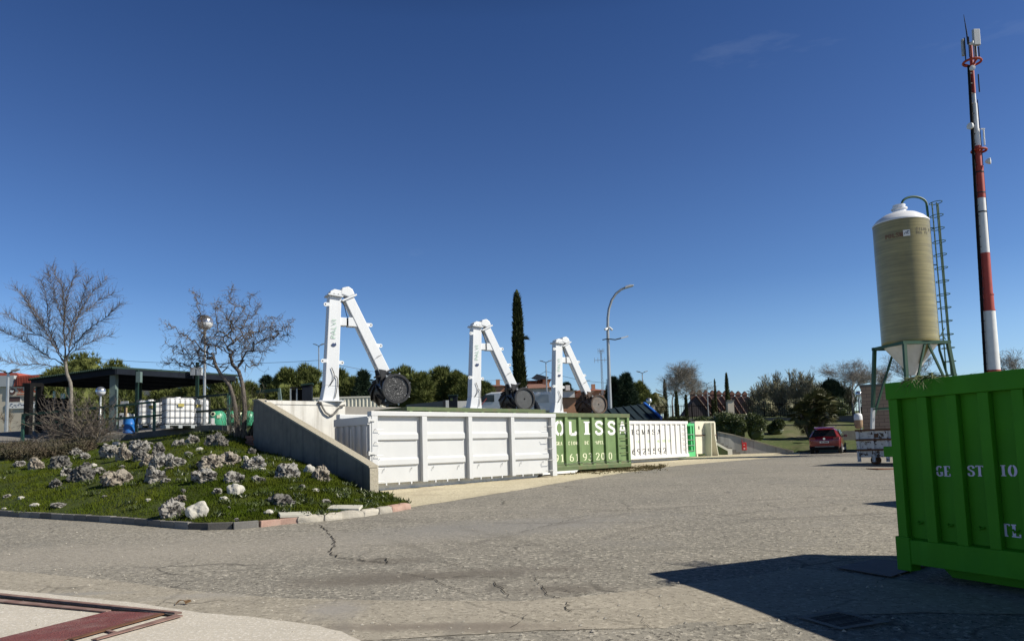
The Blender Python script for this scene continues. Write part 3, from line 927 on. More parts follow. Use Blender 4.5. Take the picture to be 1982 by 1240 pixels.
# ------------------------------------------------------------------ stencil lettering (strokes with a broad pen)
def _arc(cx, cy, rx, ry, a0, a1, n=14):
    return [(cx + rx * math.cos(R(a0 + (a1 - a0) * i / n)), cy + ry * math.sin(R(a0 + (a1 - a0) * i / n))) for i in range(n + 1)]
_S = [(.84, .74), (.82, .86), (.68, .955), (.5, .97), (.28, .93), (.17, .79), (.22, .65), (.42, .555), (.62, .475), (.80, .37), (.83, .22), (.72, .075), (.5, .03), (.3, .045), (.17, .15), (.15, .28)]
GL = {
    'I': ([[(.5, 0), (.5, 1)]], [(.5, 0, .3), (.5, 1, .3)]), 'L': ([[(.3, 0), (.3, 1)], [(.3, .03), (.88, .03)], [(.86, 0), (.86, .25)]], [(.3, 1, .25), (.2, 0, .15)]),
    'E': ([[(.28, 0), (.28, 1)], [(.28, .97), (.84, .97)], [(.28, .5), (.66, .5)], [(.28, .03), (.86, .03)], [(.83, .76), (.83, 1)], [(.85, 0), (.85, .25)]], [(.18, 0, .14), (.18, 1, .14)]),
    'T': ([[(.5, 0), (.5, 1)], [(.06, .97), (.94, .97)], [(.08, .85), (.08, 1)], [(.92, .85), (.92, 1)]], [(.5, 0, .26)]),
    'G': ([_arc(.52, .5, .38, .47, 45, 172), _arc(.52, .5, .38, .47, 188, 325), [(.82, .05), (.82, .42)]], [(.8, .42, .2)]),
    'C': ([_arc(.54, .5, .38, .47, 42, 172), _arc(.54, .5, .38, .47, 188, 318), [(.84, .72), (.84, 1)]], []),
    'O': ([_arc(.5, .5, .38, .47, 98, 262), _arc(.5, .5, .38, .47, -82, 82)], []), '0': ([_arc(.5, .5, .3, .47, 98, 262), _arc(.5, .5, .3, .47, -82, 82)], []),
    'S': ([_S], []), 'A': ([[(.12, 0), (.48, 1)], [(.88, .02), (.5, 1)], [(.22, .3), (.75, .3)]], [(.13, 0, .14), (.85, 0, .16)]),
    'M': ([[(.12, 0), (.14, 1)], [(.16, 1), (.48, .05)], [(.5, .05), (.82, 1)], [(.86, 0), (.86, 1)]], [(.12, 0, .12), (.86, 0, .14)]),
    'D': ([[(.26, 0), (.26, 1)], _arc(.36, .5, .5, .47, -88, 88)], [(.2, 0, .16), (.2, 1, .16)]), 'P': ([[(.28, 0), (.28, 1)], _arc(.4, .72, .42, .25, -90, 90)], [(.28, 0, .2), (.2, 1, .15)]),
    'R': ([[(.26, 0), (.26, 1)], _arc(.4, .74, .4, .23, -90, 90), [(.5, .5), (.86, .02)]], [(.26, 0, .18), (.2, 1, .15), (.88, 0, .1)]),
    'N': ([[(.18, 0), (.18, 1)], [(.2, 1), (.8, .02)], [(.82, 0), (.82, 1)]], [(.18, 0, .14), (.82, 1, .14)]),
    '1': ([[(.5, 0), (.5, 1)], [(.5, .97), (.26, .8)]], [(.5, 0, .28)]), '2': ([_arc(.48, .72, .32, .25, 175, -40), [(.73, .56), (.2, .06)], [(.16, .04), (.84, .04)], [(.83, 0), (.83, .18)]], []),
    '3': ([_arc(.46, .75, .3, .22, 150, -80), _arc(.46, .28, .36, .25, 80, -160)], []), '5': ([[(.26, .97), (.8, .97)], [(.28, .97), (.26, .52)], _arc(.45, .32, .37, .29, 120, -160)], []),
    '6': ([_arc(.5, .3, .32, .27, 0, 360, 22), _arc(.72, .38, .54, .58, 180, 100)], []), '9': ([_arc(.5, .7, .32, .27, 0, 360, 22), _arc(.28, .62, .54, .58, 0, -80)], []),
}
def write(mb, s, x, z, h, adv=None, wd=None, T=0.2, t=0.065, serif=True, y=0.0, m=0):
    """flat letters in the local x-z plane at depth y (facing -y)"""
    wd = wd or h * 0.62
    adv = adv or h * 0.72
    for i, ch in enumerate(s):
        if ch == ' ':
            continue
        x0 = x + i * adv
        st, sf = GL[ch]
        for pl in st:
            q = [(x0 + p[0] * wd, z + p[1] * h) for p in pl]
            L, Rr = [], []
            for k, p in enumerate(q):
                a, c = q[max(0, k - 1)], q[min(len(q) - 1, k + 1)]
                dx, dy = c[0] - a[0], c[1] - a[1]
                ln = math.hypot(dx, dy) or 1
                dx, dy = dx / ln, dy / ln
                ww = (t + (T - t) * abs(dy) ** 1.6) * h * 0.5
                if serif and len(pl) == 2 and abs(pl[0][0] - pl[1][0]) < 0.01 and abs(pl[0][1] - pl[1][1]) < 0.3:
                    ww = t * h * 0.7
                if ch in 'AMN' and serif and len(pl) == 2 and (pl[1][0] - pl[0][0]) * (pl[1][1] - pl[0][1]) > 0.01:
                    ww = t * h * 0.6
                L.append((p[0] - dy * ww, y - 0.00002 * i, p[1] + dx * ww))
                Rr.append((p[0] + dy * ww, y - 0.00002 * i, p[1] - dx * ww))
            for k in range(len(q) - 1):
                mb.add([L[k], Rr[k], Rr[k + 1], L[k + 1]], [(0, 1, 2, 3)], m)
        if serif:
            for (sx, sz, hw) in sf:
                zc = z + (sz if sz else 0) * h + (t * h * 0.5 if sz == 0 else -t * h * 0.5)
                a = x0 + (sx - hw) * wd
                c = x0 + (sx + hw) * wd
                mb.add([(a, y - 0.0008, zc - t * h / 2), (c, y - 0.0008, zc - t * h / 2), (c, y - 0.0008, zc + t * h / 2), (a, y - 0.0008, zc + t * h / 2)], [(0, 1, 2, 3)], m)
def font_part(name, body, size, m, parent, loc, rot, extrude=0.003, offset=0.0, sx=1.0):
    cu = bpy.data.curves.new(name, 'FONT')
    cu.body, cu.size, cu.extrude, cu.offset = body, size, extrude, offset
    cu.align_x, cu.align_y = 'CENTER', 'CENTER'
    o = bpy.data.objects.new(name, cu)
    C.objects.link(o)
    bpy.context.view_layer.update()
    me = bpy.data.meshes.new_from_object(o.evaluated_get(bpy.context.evaluated_depsgraph_get()))
    bpy.data.objects.remove(o, do_unlink=True)
    me.materials.clear()
    me.materials.append(m)
    o = bpy.data.objects.new(name, me)
    C.objects.link(o)
    o.parent = parent
    o.location, o.rotation_euler, o.scale = loc, rot, (sx, 1, 1)
    return o

# ------------------------------------------------------------------ roll-off containers
def container(name, label, org, rz, L, W, H, body, edge, ribs, rw=0.14, rd=0.16, top=0.14, bottom=0.12, skid=0.14, fill=None, ledge=0.0, group='open waste containers', back_ribs=6):
    t = thing(name, label, 'container', tuple(org), rz, group)
    z0, z1 = skid, H
    b = MB()                                     # open box with walls that have thickness
    k = 0.05
    b.box(0.03, L - 0.03, rd, rd + k, z0 + 0.02, z1 - 0.02)
    b.box(0.03, L - 0.03, W - rd - k, W - rd, z0 + 0.02, z1 - 0.02)
    b.box(0.03, 0.03 + k, rd + k + 0.002, W - rd - k - 0.002, z0 + 0.02, z1 - 0.02)
    b.box(L - 0.03 - k, L - 0.03, rd + k + 0.002, W - rd - k - 0.002, z0 + 0.02, z1 - 0.02)
    b.box(0.09, L - 0.09, rd + k + 0.004, W - rd - k - 0.004, z0 + 0.03, z0 + 0.09)
    b.build('shell', body, t)
    b = MB()
    b.box(-0.02, L + 0.02, -0.012, rd + k + 0.02, z1 - top, z1)
    b.box(-0.02, L + 0.02, W - rd - k - 0.02, W + 0.012, z1 - top, z1)
    b.box(-0.02, 0.10, rd + k + 0.022, W - rd - k - 0.022, z1 - top, z1 - 0.003)
    b.box(L - 0.10, L + 0.02, rd + k + 0.022, W - rd - k - 0.022, z1 - top, z1 - 0.003)
    b.build('top_rail', edge, t, bevel=0.008)
    if bottom:
        b = MB()
        if ledge:
            b.prism([(-0.006, z0), (rd - 0.002, z0), (rd - 0.002, z0 + bottom + ledge), (-0.006, z0 + bottom)], (0.0, 0, 0), (0, 1, 0), (0, 0, 1), (L, 0, 0))
        else:
            b.box(0, L, -0.006, rd - 0.002, z0, z0 + bottom)
        b.box(0, L, W - rd + 0.002, W + 0.006, z0, z0 + bottom)
        b.build('bottom_rail', edge, t, bevel=0.006)
    b = MB()
    b.box(0, rw, 0.0, rd - 0.002, z0 + bottom + 0.002, z1 - top - 0.002)
    proto = None
    for x in ribs:
        if proto is None:
            proto = b.build('rib', body, t, bevel=0.006)
            r = proto
        else:
            r = proto.copy()
            C.objects.link(r)
        r.location.x = x
    for j in range(back_ribs):
        r = proto.copy()
        C.objects.link(r)
        r.location = (0.02 + (L - rw - 0.04) * j / (back_ribs - 1), W - rd + 0.004, 0)
    nE = 4
    for x in (-0.05, L - 0.028):
        for j in range(nE):
            yy = rd + 0.05 + (W - 2 * rd - 0.2) * j / (nE - 1)
            b = MB()
            b.box(x, x + 0.078, yy, yy + 0.1, z0 + 0.05, z1 - top - 0.004)
            b.build('end_stiffener', body, t)
    if skid:
        for yy in (0.42, W - 0.60):
            s = MB()
            s.prism([(0.3, 0.0), (L - 0.55, 0.0), (L - 0.32, z0 - 0.004), (0.12, z0 - 0.004)], (0, yy, 0), (1, 0, 0), (0, 0, 1), (0, 0.18, 0))
            s.build('skid_rail', edge, t)
    return t
def rungs(t, m, x0, x1, zs, y, drop=0.09, r=0.012, out=0.16):
    p0 = None
    for z in zs:
        if p0 is None:
            b = MB()
            b.tube([(x0, y, 0), (x0, y - out, -0.01), (x0 + (x1 - x0) * 0.75, y - out, -0.015), (x1, y, -0.015 + drop * 0.0)], r, 6)
            p0 = b.build('ladder_rung', m, t)
            o = p0
        else:
            o = p0.copy()
            C.objects.link(o)
        o.location.z = z

# 1 white front container
Lw1 = line_t(1077, 860, A0, D1)
Hw1 = at(721, 795, A0.y).z - A0.z
Ww1 = 2.05
SK = 0.25
t = thing('roll_off_container', 'big clean white container with ribbed panels behind the low end of the concrete wing wall', 'container', tuple(A0), BAY, 'open waste containers')
rd, k = 0.15, 0.05
b = MB()
b.box(0.02, Lw1 - 0.02, rd, rd + k, SK, Hw1 - 0.02)
b.box(0.02, Lw1 - 0.02, Ww1 - rd - k, Ww1 - rd, SK, Hw1 - 0.02)
b.box(Lw1 - 0.07, Lw1 - 0.02, rd + k + 0.002, Ww1 - rd - k - 0.002, SK, Hw1 - 0.02)
b.box(0.09, Lw1 - 0.09, rd + k + 0.004, Ww1 - rd - k - 0.004, SK + 0.01, SK + 0.07)
b.build('shell', MT['white_clean'], t)
b = MB()
b.box(-0.02, Lw1 + 0.015, -0.014, rd + k + 0.02, Hw1 - 0.14, Hw1)
b.box(-0.02, Lw1 + 0.015, Ww1 - rd - k - 0.02, Ww1 + 0.012, Hw1 - 0.14, Hw1)
b.box(Lw1 - 0.10, Lw1 + 0.015, rd + k + 0.022, Ww1 - rd - k - 0.022, Hw1 - 0.14, Hw1 - 0.003)
b.build('top_rail', MT['white_clean'], t, bevel=0.012)
xs1 = [0.0] + [line_t(p, 870, A0, D1) for p in (818, 908, 990.6)] + [Lw1 - 0.24]
ws1 = [0.22, 0.20, 0.17, 0.17, 0.24]
for i, (x, ww) in enumerate(zip(xs1, ws1)):
    b = MB()
    b.box(x, x + ww, 0.0, rd - 0.002, SK - (0.03 if i in (1, 2, 3) else -0.0) - (0.12 if i == 4 else 0), Hw1 - 0.142)
    b.build('post', MT['white_clean'], t, bevel=0.012)
    b = MB()
    b.box(x, x + ww, Ww1 - rd + 0.002, Ww1, SK, Hw1 - 0.142)
    b.build('post', MT['white_clean'], t)
ph = Hw1 - 0.14 - SK
for i in range(4):
    xa, xb = xs1[i] + ws1[i] + 0.005, xs1[i + 1] - 0.10
    for zf_ in (0.255, 0.635):
        b = MB()
        za, zc = SK + ph * zf_, SK + ph * (zf_ + 0.125)
        s_ = 0.05
        b.prism([(rd - 0.002, za - 0.02), (rd - 0.075, za + 0.02), (rd - 0.075, zc - 0.07), (rd - 0.002, zc)], (xa, 0, 0), (0, 1, 0), (0, 0, 1), (xb - xa, 0, 0))
        b.build('pressed_band', MT['white_clean'], t, bevel=0.012)
for i in range(4):
    for f in (0.3, 0.55, 0.8):
        x = xs1[i] + (xs1[i + 1] - xs1[i]) * f
        b = MB()
        b.box(x, x + 0.05, rd - 0.02, rd + 0.03, SK - 0.07, SK - 0.002)
        b.build('underside_lug', MT['white_clean'], t)
for i in range(4):
    for f in (0.27, 0.82):
        x = xs1[i] + (xs1[i + 1] - xs1[i]) * f
        h = MB()
        h.tube([(x + 0.05, rd, SK + ph * 0.22), (x, rd - 0.05, SK + ph * 0.215), (x - 0.03, rd - 0.06, SK + ph * 0.175)], 0.011, 5)
        h.build('tarp_hook', MT['white_clean'], t)
rungs(t, MT['galv_light'], 0.10, 0.42, [SK + ph * f for f in (0.80, 0.61, 0.42, 0.23, 0.04)], 0.0, out=0.10, r=0.011)
rungs(t, MT['galv_light'], Lw1 - 0.20, Lw1 - 0.62, [SK + ph * f for f in (0.84, 0.64, 0.44, 0.24, 0.05)], 0.0, out=0.10, r=0.011)
for yy in (0.45, Ww1 - 0.6):
    s = MB()
    s.prism([(0.15, 0.0), (Lw1 - 0.75, 0.0), (Lw1 - 0.45, SK - 0.004), (0.15, SK - 0.004)], (0, yy, 0), (1, 0, 0), (0, 0, 1), (0, 0.2, 0))
    s.build('skid_rail', MT['white_worn'], t)
dr = MB()
dr.box(-0.06, 0.0, 0.02, Ww1 - 0.02, SK, Hw1 - 0.15)
for j in range(6):
    yy = 0.1 + j * (Ww1 - 0.3) / 5
    dr.box(-0.12, -0.062, yy, yy + 0.13, SK + 0.12, Hw1 - 0.42)
dr.box(-0.13, -0.061, 0.03, Ww1 - 0.03, Hw1 - 0.40, Hw1 - 0.17)
dr.box(-0.13, -0.061, 0.03, Ww1 - 0.03, SK, SK + 0.11)
d = dr.build('door', MT['white_clean'], t)
d['label'] = 'ribbed end door in shade'
dr = MB()
dr.tube([(-0.15, 0.95, SK + 0.3), (-0.15, 0.95, Hw1 - 0.5)], 0.018, 6)
dr.build('latch_bar', MT['white_worn'], d)
for z in (Hw1 - 0.27, SK + ph * 0.45):
    h = MB()
    h.box(-0.16, 0.10, -0.045, -0.004, z - 0.035, z + 0.035)
    h.lathe([(0.035, z - 0.07), (0.035, z + 0.07)], 8, (-0.13, -0.03, 0))
    h.build('hinge', MT['chipped_white'], d)

# 2 green container in the second row behind it (only its rim and corner show)
q2 = A0 + NB * 2.35
s2a, s2b = line_t(788, 790, q2, D1), line_t(1055, 795, q2, D1)
o2 = q2 + D1 * s2a
o2.z = gz(o2.x, o2.y)
zr = at(900, 789.0, (q2 + D1 * line_t(900, 790, q2, D1)).y).z - o2.z
t = container('roll_off_container', 'rusty edged green container standing behind the big white one, only its rim showing', o2, BAY, s2b - s2a, 2.1, zr, MT['olive_green'], MT['olive_edge'], [0.1 + 0.83 * i for i in range(8)])
SECOND = t

# 3 green container with the big painted letters
c3 = G(1222.5, 907)
L3 = 6.05
o3 = c3 - D1 * L3
o3.z = c3.z - 0.0
H3 = at(1222, 800.5, c3.y).z - c3.z
def t3(px, py=850, back=0.0):
    return line_t(px, py, o3 + NB * back, D1)
def t3b(px):
    return t3(px, 850, 0.09)
rb3 = [t3(p) for p in (1095, 1121.3, 1147, 1172.6, 1196.2)] + [L3 - 0.16]
sp3 = rb3[1] - rb3[0]
t = container('roll_off_container', 'weathered green container with big white letters OLISSA and stencilled numbers', o3, BAY, L3, 2.3, H3, MT['olive_green'], MT['olive_edge'],
              [0.0] + ([rb3[0] - sp3] if rb3[0] - sp3 > 0.2 else []) + rb3, 0.15, 0.09, 0.16, 0.15, 0.10, ledge=0.10)
P3 = [(t3(p0), t3(p1)) for p0, p1 in ((1079, 1091), (1100, 1117.5), (1126, 1143), (1152, 1169), (1177.5, 1193), (1200.5, 1214))]
yl = 0.09 - 0.005
b = MB()
for ch, px in zip('OLISSA', (1073.5, 1099, 1127, 1151.5, 1176, 1197.6)):
    xa = t3b(px)
    write(b, ch, xa, H3 * 0.635, H3 * 0.225, wd=0.56 if ch != 'I' else 0.60, T=0.42 if ch == 'I' else (0.22 if ch == 'A' else 0.26), t=0.1 if ch == 'I' else (0.17 if ch == 'A' else 0.20), serif=(ch == 'I'), y=yl)
b.build('lettering', MT['ink_white'], t)['label'] = 'big white letters OLISSA'
b = MB()
for s, px in (('RA', 1079), ('CION', 1099.5), ('DE', 1131), ('PAPEL', 1149)):
    write(b, s, t3b(px), H3 * 0.465, H3 * 0.058, adv=0.145 if len(s) < 5 else 0.125, wd=0.11, T=0.26, t=0.09, y=yl)
write(b, 'G', t3b(1075.5), H3 * 0.465, H3 * 0.058, wd=0.11, T=0.26, t=0.09, y=yl)
b.build('lettering', MT['ink_cream'], t)['label'] = 'small stencilled line RACION DE PAPEL'
b = MB()
for s, px in (('91', 1071), ('61', 1100.5), ('93', 1126), ('20', 1151), ('0', 1175.5)):
    write(b, s, t3b(px), H3 * 0.19, H3 * 0.125, adv=0.33, wd=0.29, T=0.2, t=0.07, y=yl)
b.build('lettering', MT['ink_cream'], t)['label'] = 'stencilled phone number 91 61 93 20 0'
rungs(t, MT['olive_edge'], L3 - 0.14, L3 - 0.80, [H3 * f for f in (0.83, 0.69, 0.565, 0.435, 0.305)], 0.02, out=0.06, r=0.016)
b = MB()
q = []
for i in range(25):
    x = L3 * i / 24
    q.append((x, -0.03 + 0.02 * math.sin(i * 2.1), 0.10 + 0.27 + 0.02 * math.sin(i * 1.3)))
b.tube(q, 0.010, 5)
b.build('tarp_rope', MT['dark_metal'], t)
b = MB()
b.prism([(0.4, 0.0), (2.4, 0.0), (2.55, 0.095), (0.4, 0.095)], (0, -0.10, 0), (1, 0, 0), (0, 0, 1), (0, 0.3, 0))
b.build('loading_foot', MT['white_worn'], t)

# 4 white container with black stencilled letters
c4 = G(1334.5, 889)
L4 = 6.4
o4 = c4 - D1 * L4
o4.z = c4.z
H4 = at(1334, 814.5, c4.y).z - c4.z
def t4(px, py=850, back=0.0):
    return line_t(px, py, o4 + NB * back, D1)
def t4b(px):
    return t4(px, 850, 0.05)
r4 = [t4(p) for p in (1239.2, 1249.7, 1259, 1269, 1279, 1289.3, 1299, 1308.7, 1318.3)]
sp4 = (r4[-1] - r4[0]) / 8
rr4 = [r4[0] - sp4 * i for i in range(5, 0, -1) if r4[0] - sp4 * i > 0.2]
t = container('roll_off_container', 'dirty white container with narrow ribs and black stencilled letters ECMASA', o4, BAY, L4, 2.3, H4, MT['white_worn'], MT['white_worn'],
              [0.0] + rr4 + r4 + [L4 - 0.24], 0.15, 0.055, 0.17, 0.14, 0.17, ledge=0.06)
yl = 0.055 - 0.005
b = MB()
for ch, px in zip('ECMASA', (1222.5, 1231.5, 1242.5, 1251.8, 1262.5, 1272.3)):
    write(b, ch, t4b(px), H4 * 0.665, H4 * 0.125, wd=0.32, T=0.3, t=0.07, y=yl)
b.build('lettering', MT['ink_black'], t)['label'] = 'black stencilled letters ECMASA'
b = MB()
for ch, px in zip('6925592', (1222, 1231.8, 1242, 1251.8, 1262.5, 1271.8, 1282)):
    write(b, ch, t4b(px), H4 * 0.195, H4 * 0.13, wd=0.34, T=0.3, t=0.08, y=yl)
b.build('lettering', MT['ink_black'], t)['label'] = 'black stencilled number 6925592'
b = MB()
for s, px in (('IO', 1230.5), ('DE', 1251.5), ('MA', 1271.5), ('DE', 1281.5), ('RA', 1291)):
    write(b, s, t4b(px), H4 * 0.47, H4 * 0.06, adv=0.2, wd=0.16, T=0.3, t=0.12, y=yl)
b.build('lettering', MT['ink_green_pale'], t)['label'] = 'small green stencilled words IO DE MADERA'
rungs(t, MT['galv_light'], L4 - 0.20, L4 - 0.62, [H4 * f for f in (0.83, 0.7, 0.57, 0.44, 0.31)], 0.01, out=0.06, r=0.014)

# 5 bright green container beyond, 6 cream compactor with green sides
c5 = at(1346.5, 885.5, 46.9)
c5.z = gz(c5.x, c5.y)
H5 = at(1346, 819, c5.y).z - c5.z
L5 = 5.2
o5 = c5 - D1 * L5
o5.z = c5.z
t = container('roll_off_container', 'light green container squeezed between the white one and the cream compactor', o5, BAY, L5, 2.3, H5, MT['bright_green'], MT['bright_green'], [0.0, 0.7, 1.4, 2.1, 2.8, 3.5, 4.2, L5 - 0.42, L5 - 0.14], 0.14, 0.22, 0.16, 0.3, 0.05)
rungs(t, MT['galv'], L5 - 0.12, L5 - 0.9, [H5 * f for f in (0.2, 0.36, 0.52, 0.68)], 0.0, out=0.05, r=0.02)
c6 = at(1348, 879.5, 48.2)
c6.z = gz(c6.x, c6.y)
e6 = at(1388, 878, 50.0)
v6 = D1 * line_t(1388, 878, c6, D1)
W6 = v6.length
H6 = at(1352, 814.5, c6.y).z - c6.z
t = thing('waste_compactor', 'chipped cream steel compactor with two added shadow-casting fins and green sides', 'compactor', tuple(c6), math.atan2(v6.y, v6.x))
b = MB()
b.prism([(0.0, 0.16), (W6, 0.16), (W6, H6 - 0.1), (W6 - 0.1, H6), (0.1, H6), (0.0, H6 - 0.1)], (0, 0, 0), (1, 0, 0), (0, 0, 1), (0, 0.35, 0))
b.build('end_plate', MT['cream_paint'], t, bevel=0.02)
b = MB()
b.box(-0.04, W6 + 0.08, 0.36, 2.6, 0.14, H6 - 0.05)
b.build('hopper', MT['bright_green'], t)
for x, sx in ((W6 * 0.44, -1), (W6 * 0.60, 1)):  # fins added so their cast shadows draw the dark K on the plate
    b = MB()
    zz = H6 * 0.60
    b.box(x, x + 0.05, -0.50, -0.002, zz, H6 - 0.12)
    dx = sx * 0.02 if sx < 0 else 0.32
    b.prism([(x, zz - 0.002), (x + 0.05, zz - 0.002), (x + 0.05 + (dx if sx > 0 else -0.10), 0.0), (x + (dx if sx > 0 else -0.10), 0.0)], (0, -0.50, 0), (1, 0, 0), (0, 0, 1), (0, 0.498, 0))
    b.build('shadow_fin', MT['cream_paint'], t)
b = MB()
b.bar((0.02, -0.03, H6 * 0.60), (W6 - 0.02, -0.03, H6 * 0.60), 0.05, 0.06)
b.build('hinge_bar', MT['rust'], t)
for x in (W6 * 0.16, W6 * 0.80):
    b = MB()
    b.box(x, x + 0.1, -0.012, -0.003, H6 * 0.77, H6 * 0.86)
    b.build('lifting_slot', MT['black'], t)
for x in (0.05, W6 - 0.2):
    b = MB()
    b.box(x, x + 0.14, 0.0, 0.3, 0, 0.158)
    b.build('foot', MT['cream_paint'], t)
b = MB()
write(b, 'NTRO', W6 * 0.66, H6 * 0.9, 0.1, adv=0.11, wd=0.09, T=0.2, t=0.1, y=-0.006)
b.build('lettering', MT['kerb_grey'], t)['label'] = 'small faded lettering'

# 7 near green container, cut by the right edge of the picture
rv = ray(461, 886)
dg = Vector((-rv.x, -rv.y, 0)).normalized()
dg = (Matrix.Rotation(R(3.0), 3, 'Z') @ dg)
o7 = G(1745, 1116)
H7 = at(1728, 741, o7.y).z - o7.z
RZ7 = math.atan2(dg.y, dg.x)
rvl = (-dg.y, dg.x)
def t7(px, py=885, back=0.0):
    return line_t(px, py, o7 + Vector((-dg.y, dg.x, 0)) * back, dg)
W7, L7 = 2.4, 6.3
ed = [t7(1747.6), t7(1802), t7(1862.5), t7(1922.6)]
sp7 = (ed[3] - ed[0]) / 3
rw7 = 0.115
rb7 = [0.0] + [ed[0] + sp7 * i - rw7 for i in range(1, 13) if ed[0] + sp7 * i < L7 - 0.3] + [L7 - rw7]
t = container('roll_off_container', 'dark green shaded container at the right edge stencilled GESTIO with cut fronds on top', o7, RZ7, L7, W7, H7, MT['skip_green'], MT['skip_green'], rb7, rw7, 0.075, 0.19, 0.26, 0.16, ledge=0.02, back_ribs=12)
NEAR = t
yl = 0.075 - 0.005
b = MB()
for s, px in (('GE', 1808), ('ST', 1868.5), ('IO', 1930)):
    xa = t7(px, 910, 0.07)
    write(b, s, xa + 0.02, 0.0 + at(px, 921, (o7 + dg * xa).y).z - o7.z, 0.108, adv=0.090, wd=0.082, T=0.26, t=0.08, y=yl)
b.build('lettering', mat('ink_violet', (0.62, 0.60, 0.78), 0.6, var=0.04), t)['label'] = 'pale stencilled letters GE ST IO'
b = MB()
xa = t7(1936, 1025, 0.07)
write(b, 'TL', xa, at(1940, 1037, (o7 + dg * xa).y).z - o7.z, 0.122, adv=0.105, wd=0.10, T=0.26, t=0.09, y=yl)
b.build('lettering', bpy.data.materials['ink_violet'], t)['label'] = 'pale stencilled letters TL'
b = MB()
b.box(-0.13, 0.02, 0.02, 0.10, H7 * 0.615, H7 * 0.655 + 0.03)
b.build('hinge_block', MT['skip_green'], t, bevel=0.01)
b = MB()
b.box(-0.03, rw7 + 0.03, -0.02, 0.14, 0.08, 0.45)
b.build('corner_shoe', MT['skip_green'], t, bevel=0.01)
for i in range(len(rb7) - 1):
    xm = (rb7[i] + rw7 + rb7[i + 1]) / 2
    b = MB()
    b.tube([(xm - 0.03, 0.075, 0.62), (xm, 0.04, 0.60), (xm + 0.03, 0.075, 0.62)], 0.012, 5)
    b.build('tarp_hook', MT['skip_green'], t)
# 8 container hidden behind it that throws the second shadow
g8 = G(1664, 974)
c8 = Vector((g8.x, g8.y, 0)) + Vector((SUN.x, SUN.y, 0)) * (2.25 / SUN.z)
c8.z = gz(c8.x, c8.y)
d8 = (Matrix.Rotation(R(-4), 3, 'Z') @ dg)
container('roll_off_container', 'second green container hidden behind the near one, known by its shadow on the asphalt', c8, math.atan2(d8.y, d8.x), 4.2, 2.3, 2.25, MT['skip_green'], MT['skip_green'], [0.0, 0.8, 1.6, 2.4, 3.2, 4.03], 0.17, 0.1, 0.18, 0.2, 0.12)

# rusty white container below the silo
c9 = G(1660.5, 899.5)
H9 = at(1660, 831, c9.y).z - c9.z
e9 = at(1735, 890, c9.y - 1.1)
v9 = (e9 - c9).xy.to_3d().normalized()
t = thing('rusty_container', 'low white steel box with peeling paint and rust below the silo', 'container', tuple(c9), math.atan2(v9.y, v9.x))
b = MB()
b.box(0, 4.6, 0.06, 2.2, 0.30, H9)
b.build('shell', MT['chipped_white'], t)
x9 = lambda px: line_t(px, 860, c9, v9)
for x in (0.0, x9(1686), x9(1713), 3.0, 4.4):
    b = MB()
    b.box(x, x + 0.12, 0.0, 0.057, 0.12, H9 - 0.08)
    b.build('post', MT['chipped_white'], t)
for z in (H9 - 0.07, H9 * 0.68, 0.55):
    b = MB()
    b.box(-0.02, 4.6, -0.02, 0.055, z, z + 0.07)
    b.build('rail', MT['rust'], t)
b = MB()
b.box(x9(1692), x9(1700), 0.045, 0.056, H9 * 0.76, H9 * 0.87)
b.build('opening', MT['rust'], t)
for x in (0.5, 2.2, 3.9):
    b = MB()
    b.lathe([(0.17, -0.1), (0.17, 0.1)], 14, (x, 0.5, 0.17), axis='y')
    b.build('roller', MT['rust'], t)
o = MB().box(0, 1.4, 0, 0.75, 0, 0.02).build('steel_plate', MT['rust_plate'])
q = G(1700, 909)
o.location, o.rotation_euler = (q.x, q.y, q.z + 0.02), (0.0, 0.03, 0.1)
tag(o, 'flat rusty steel plate lying on the ground in front of the peeling white box', 'steel plate')
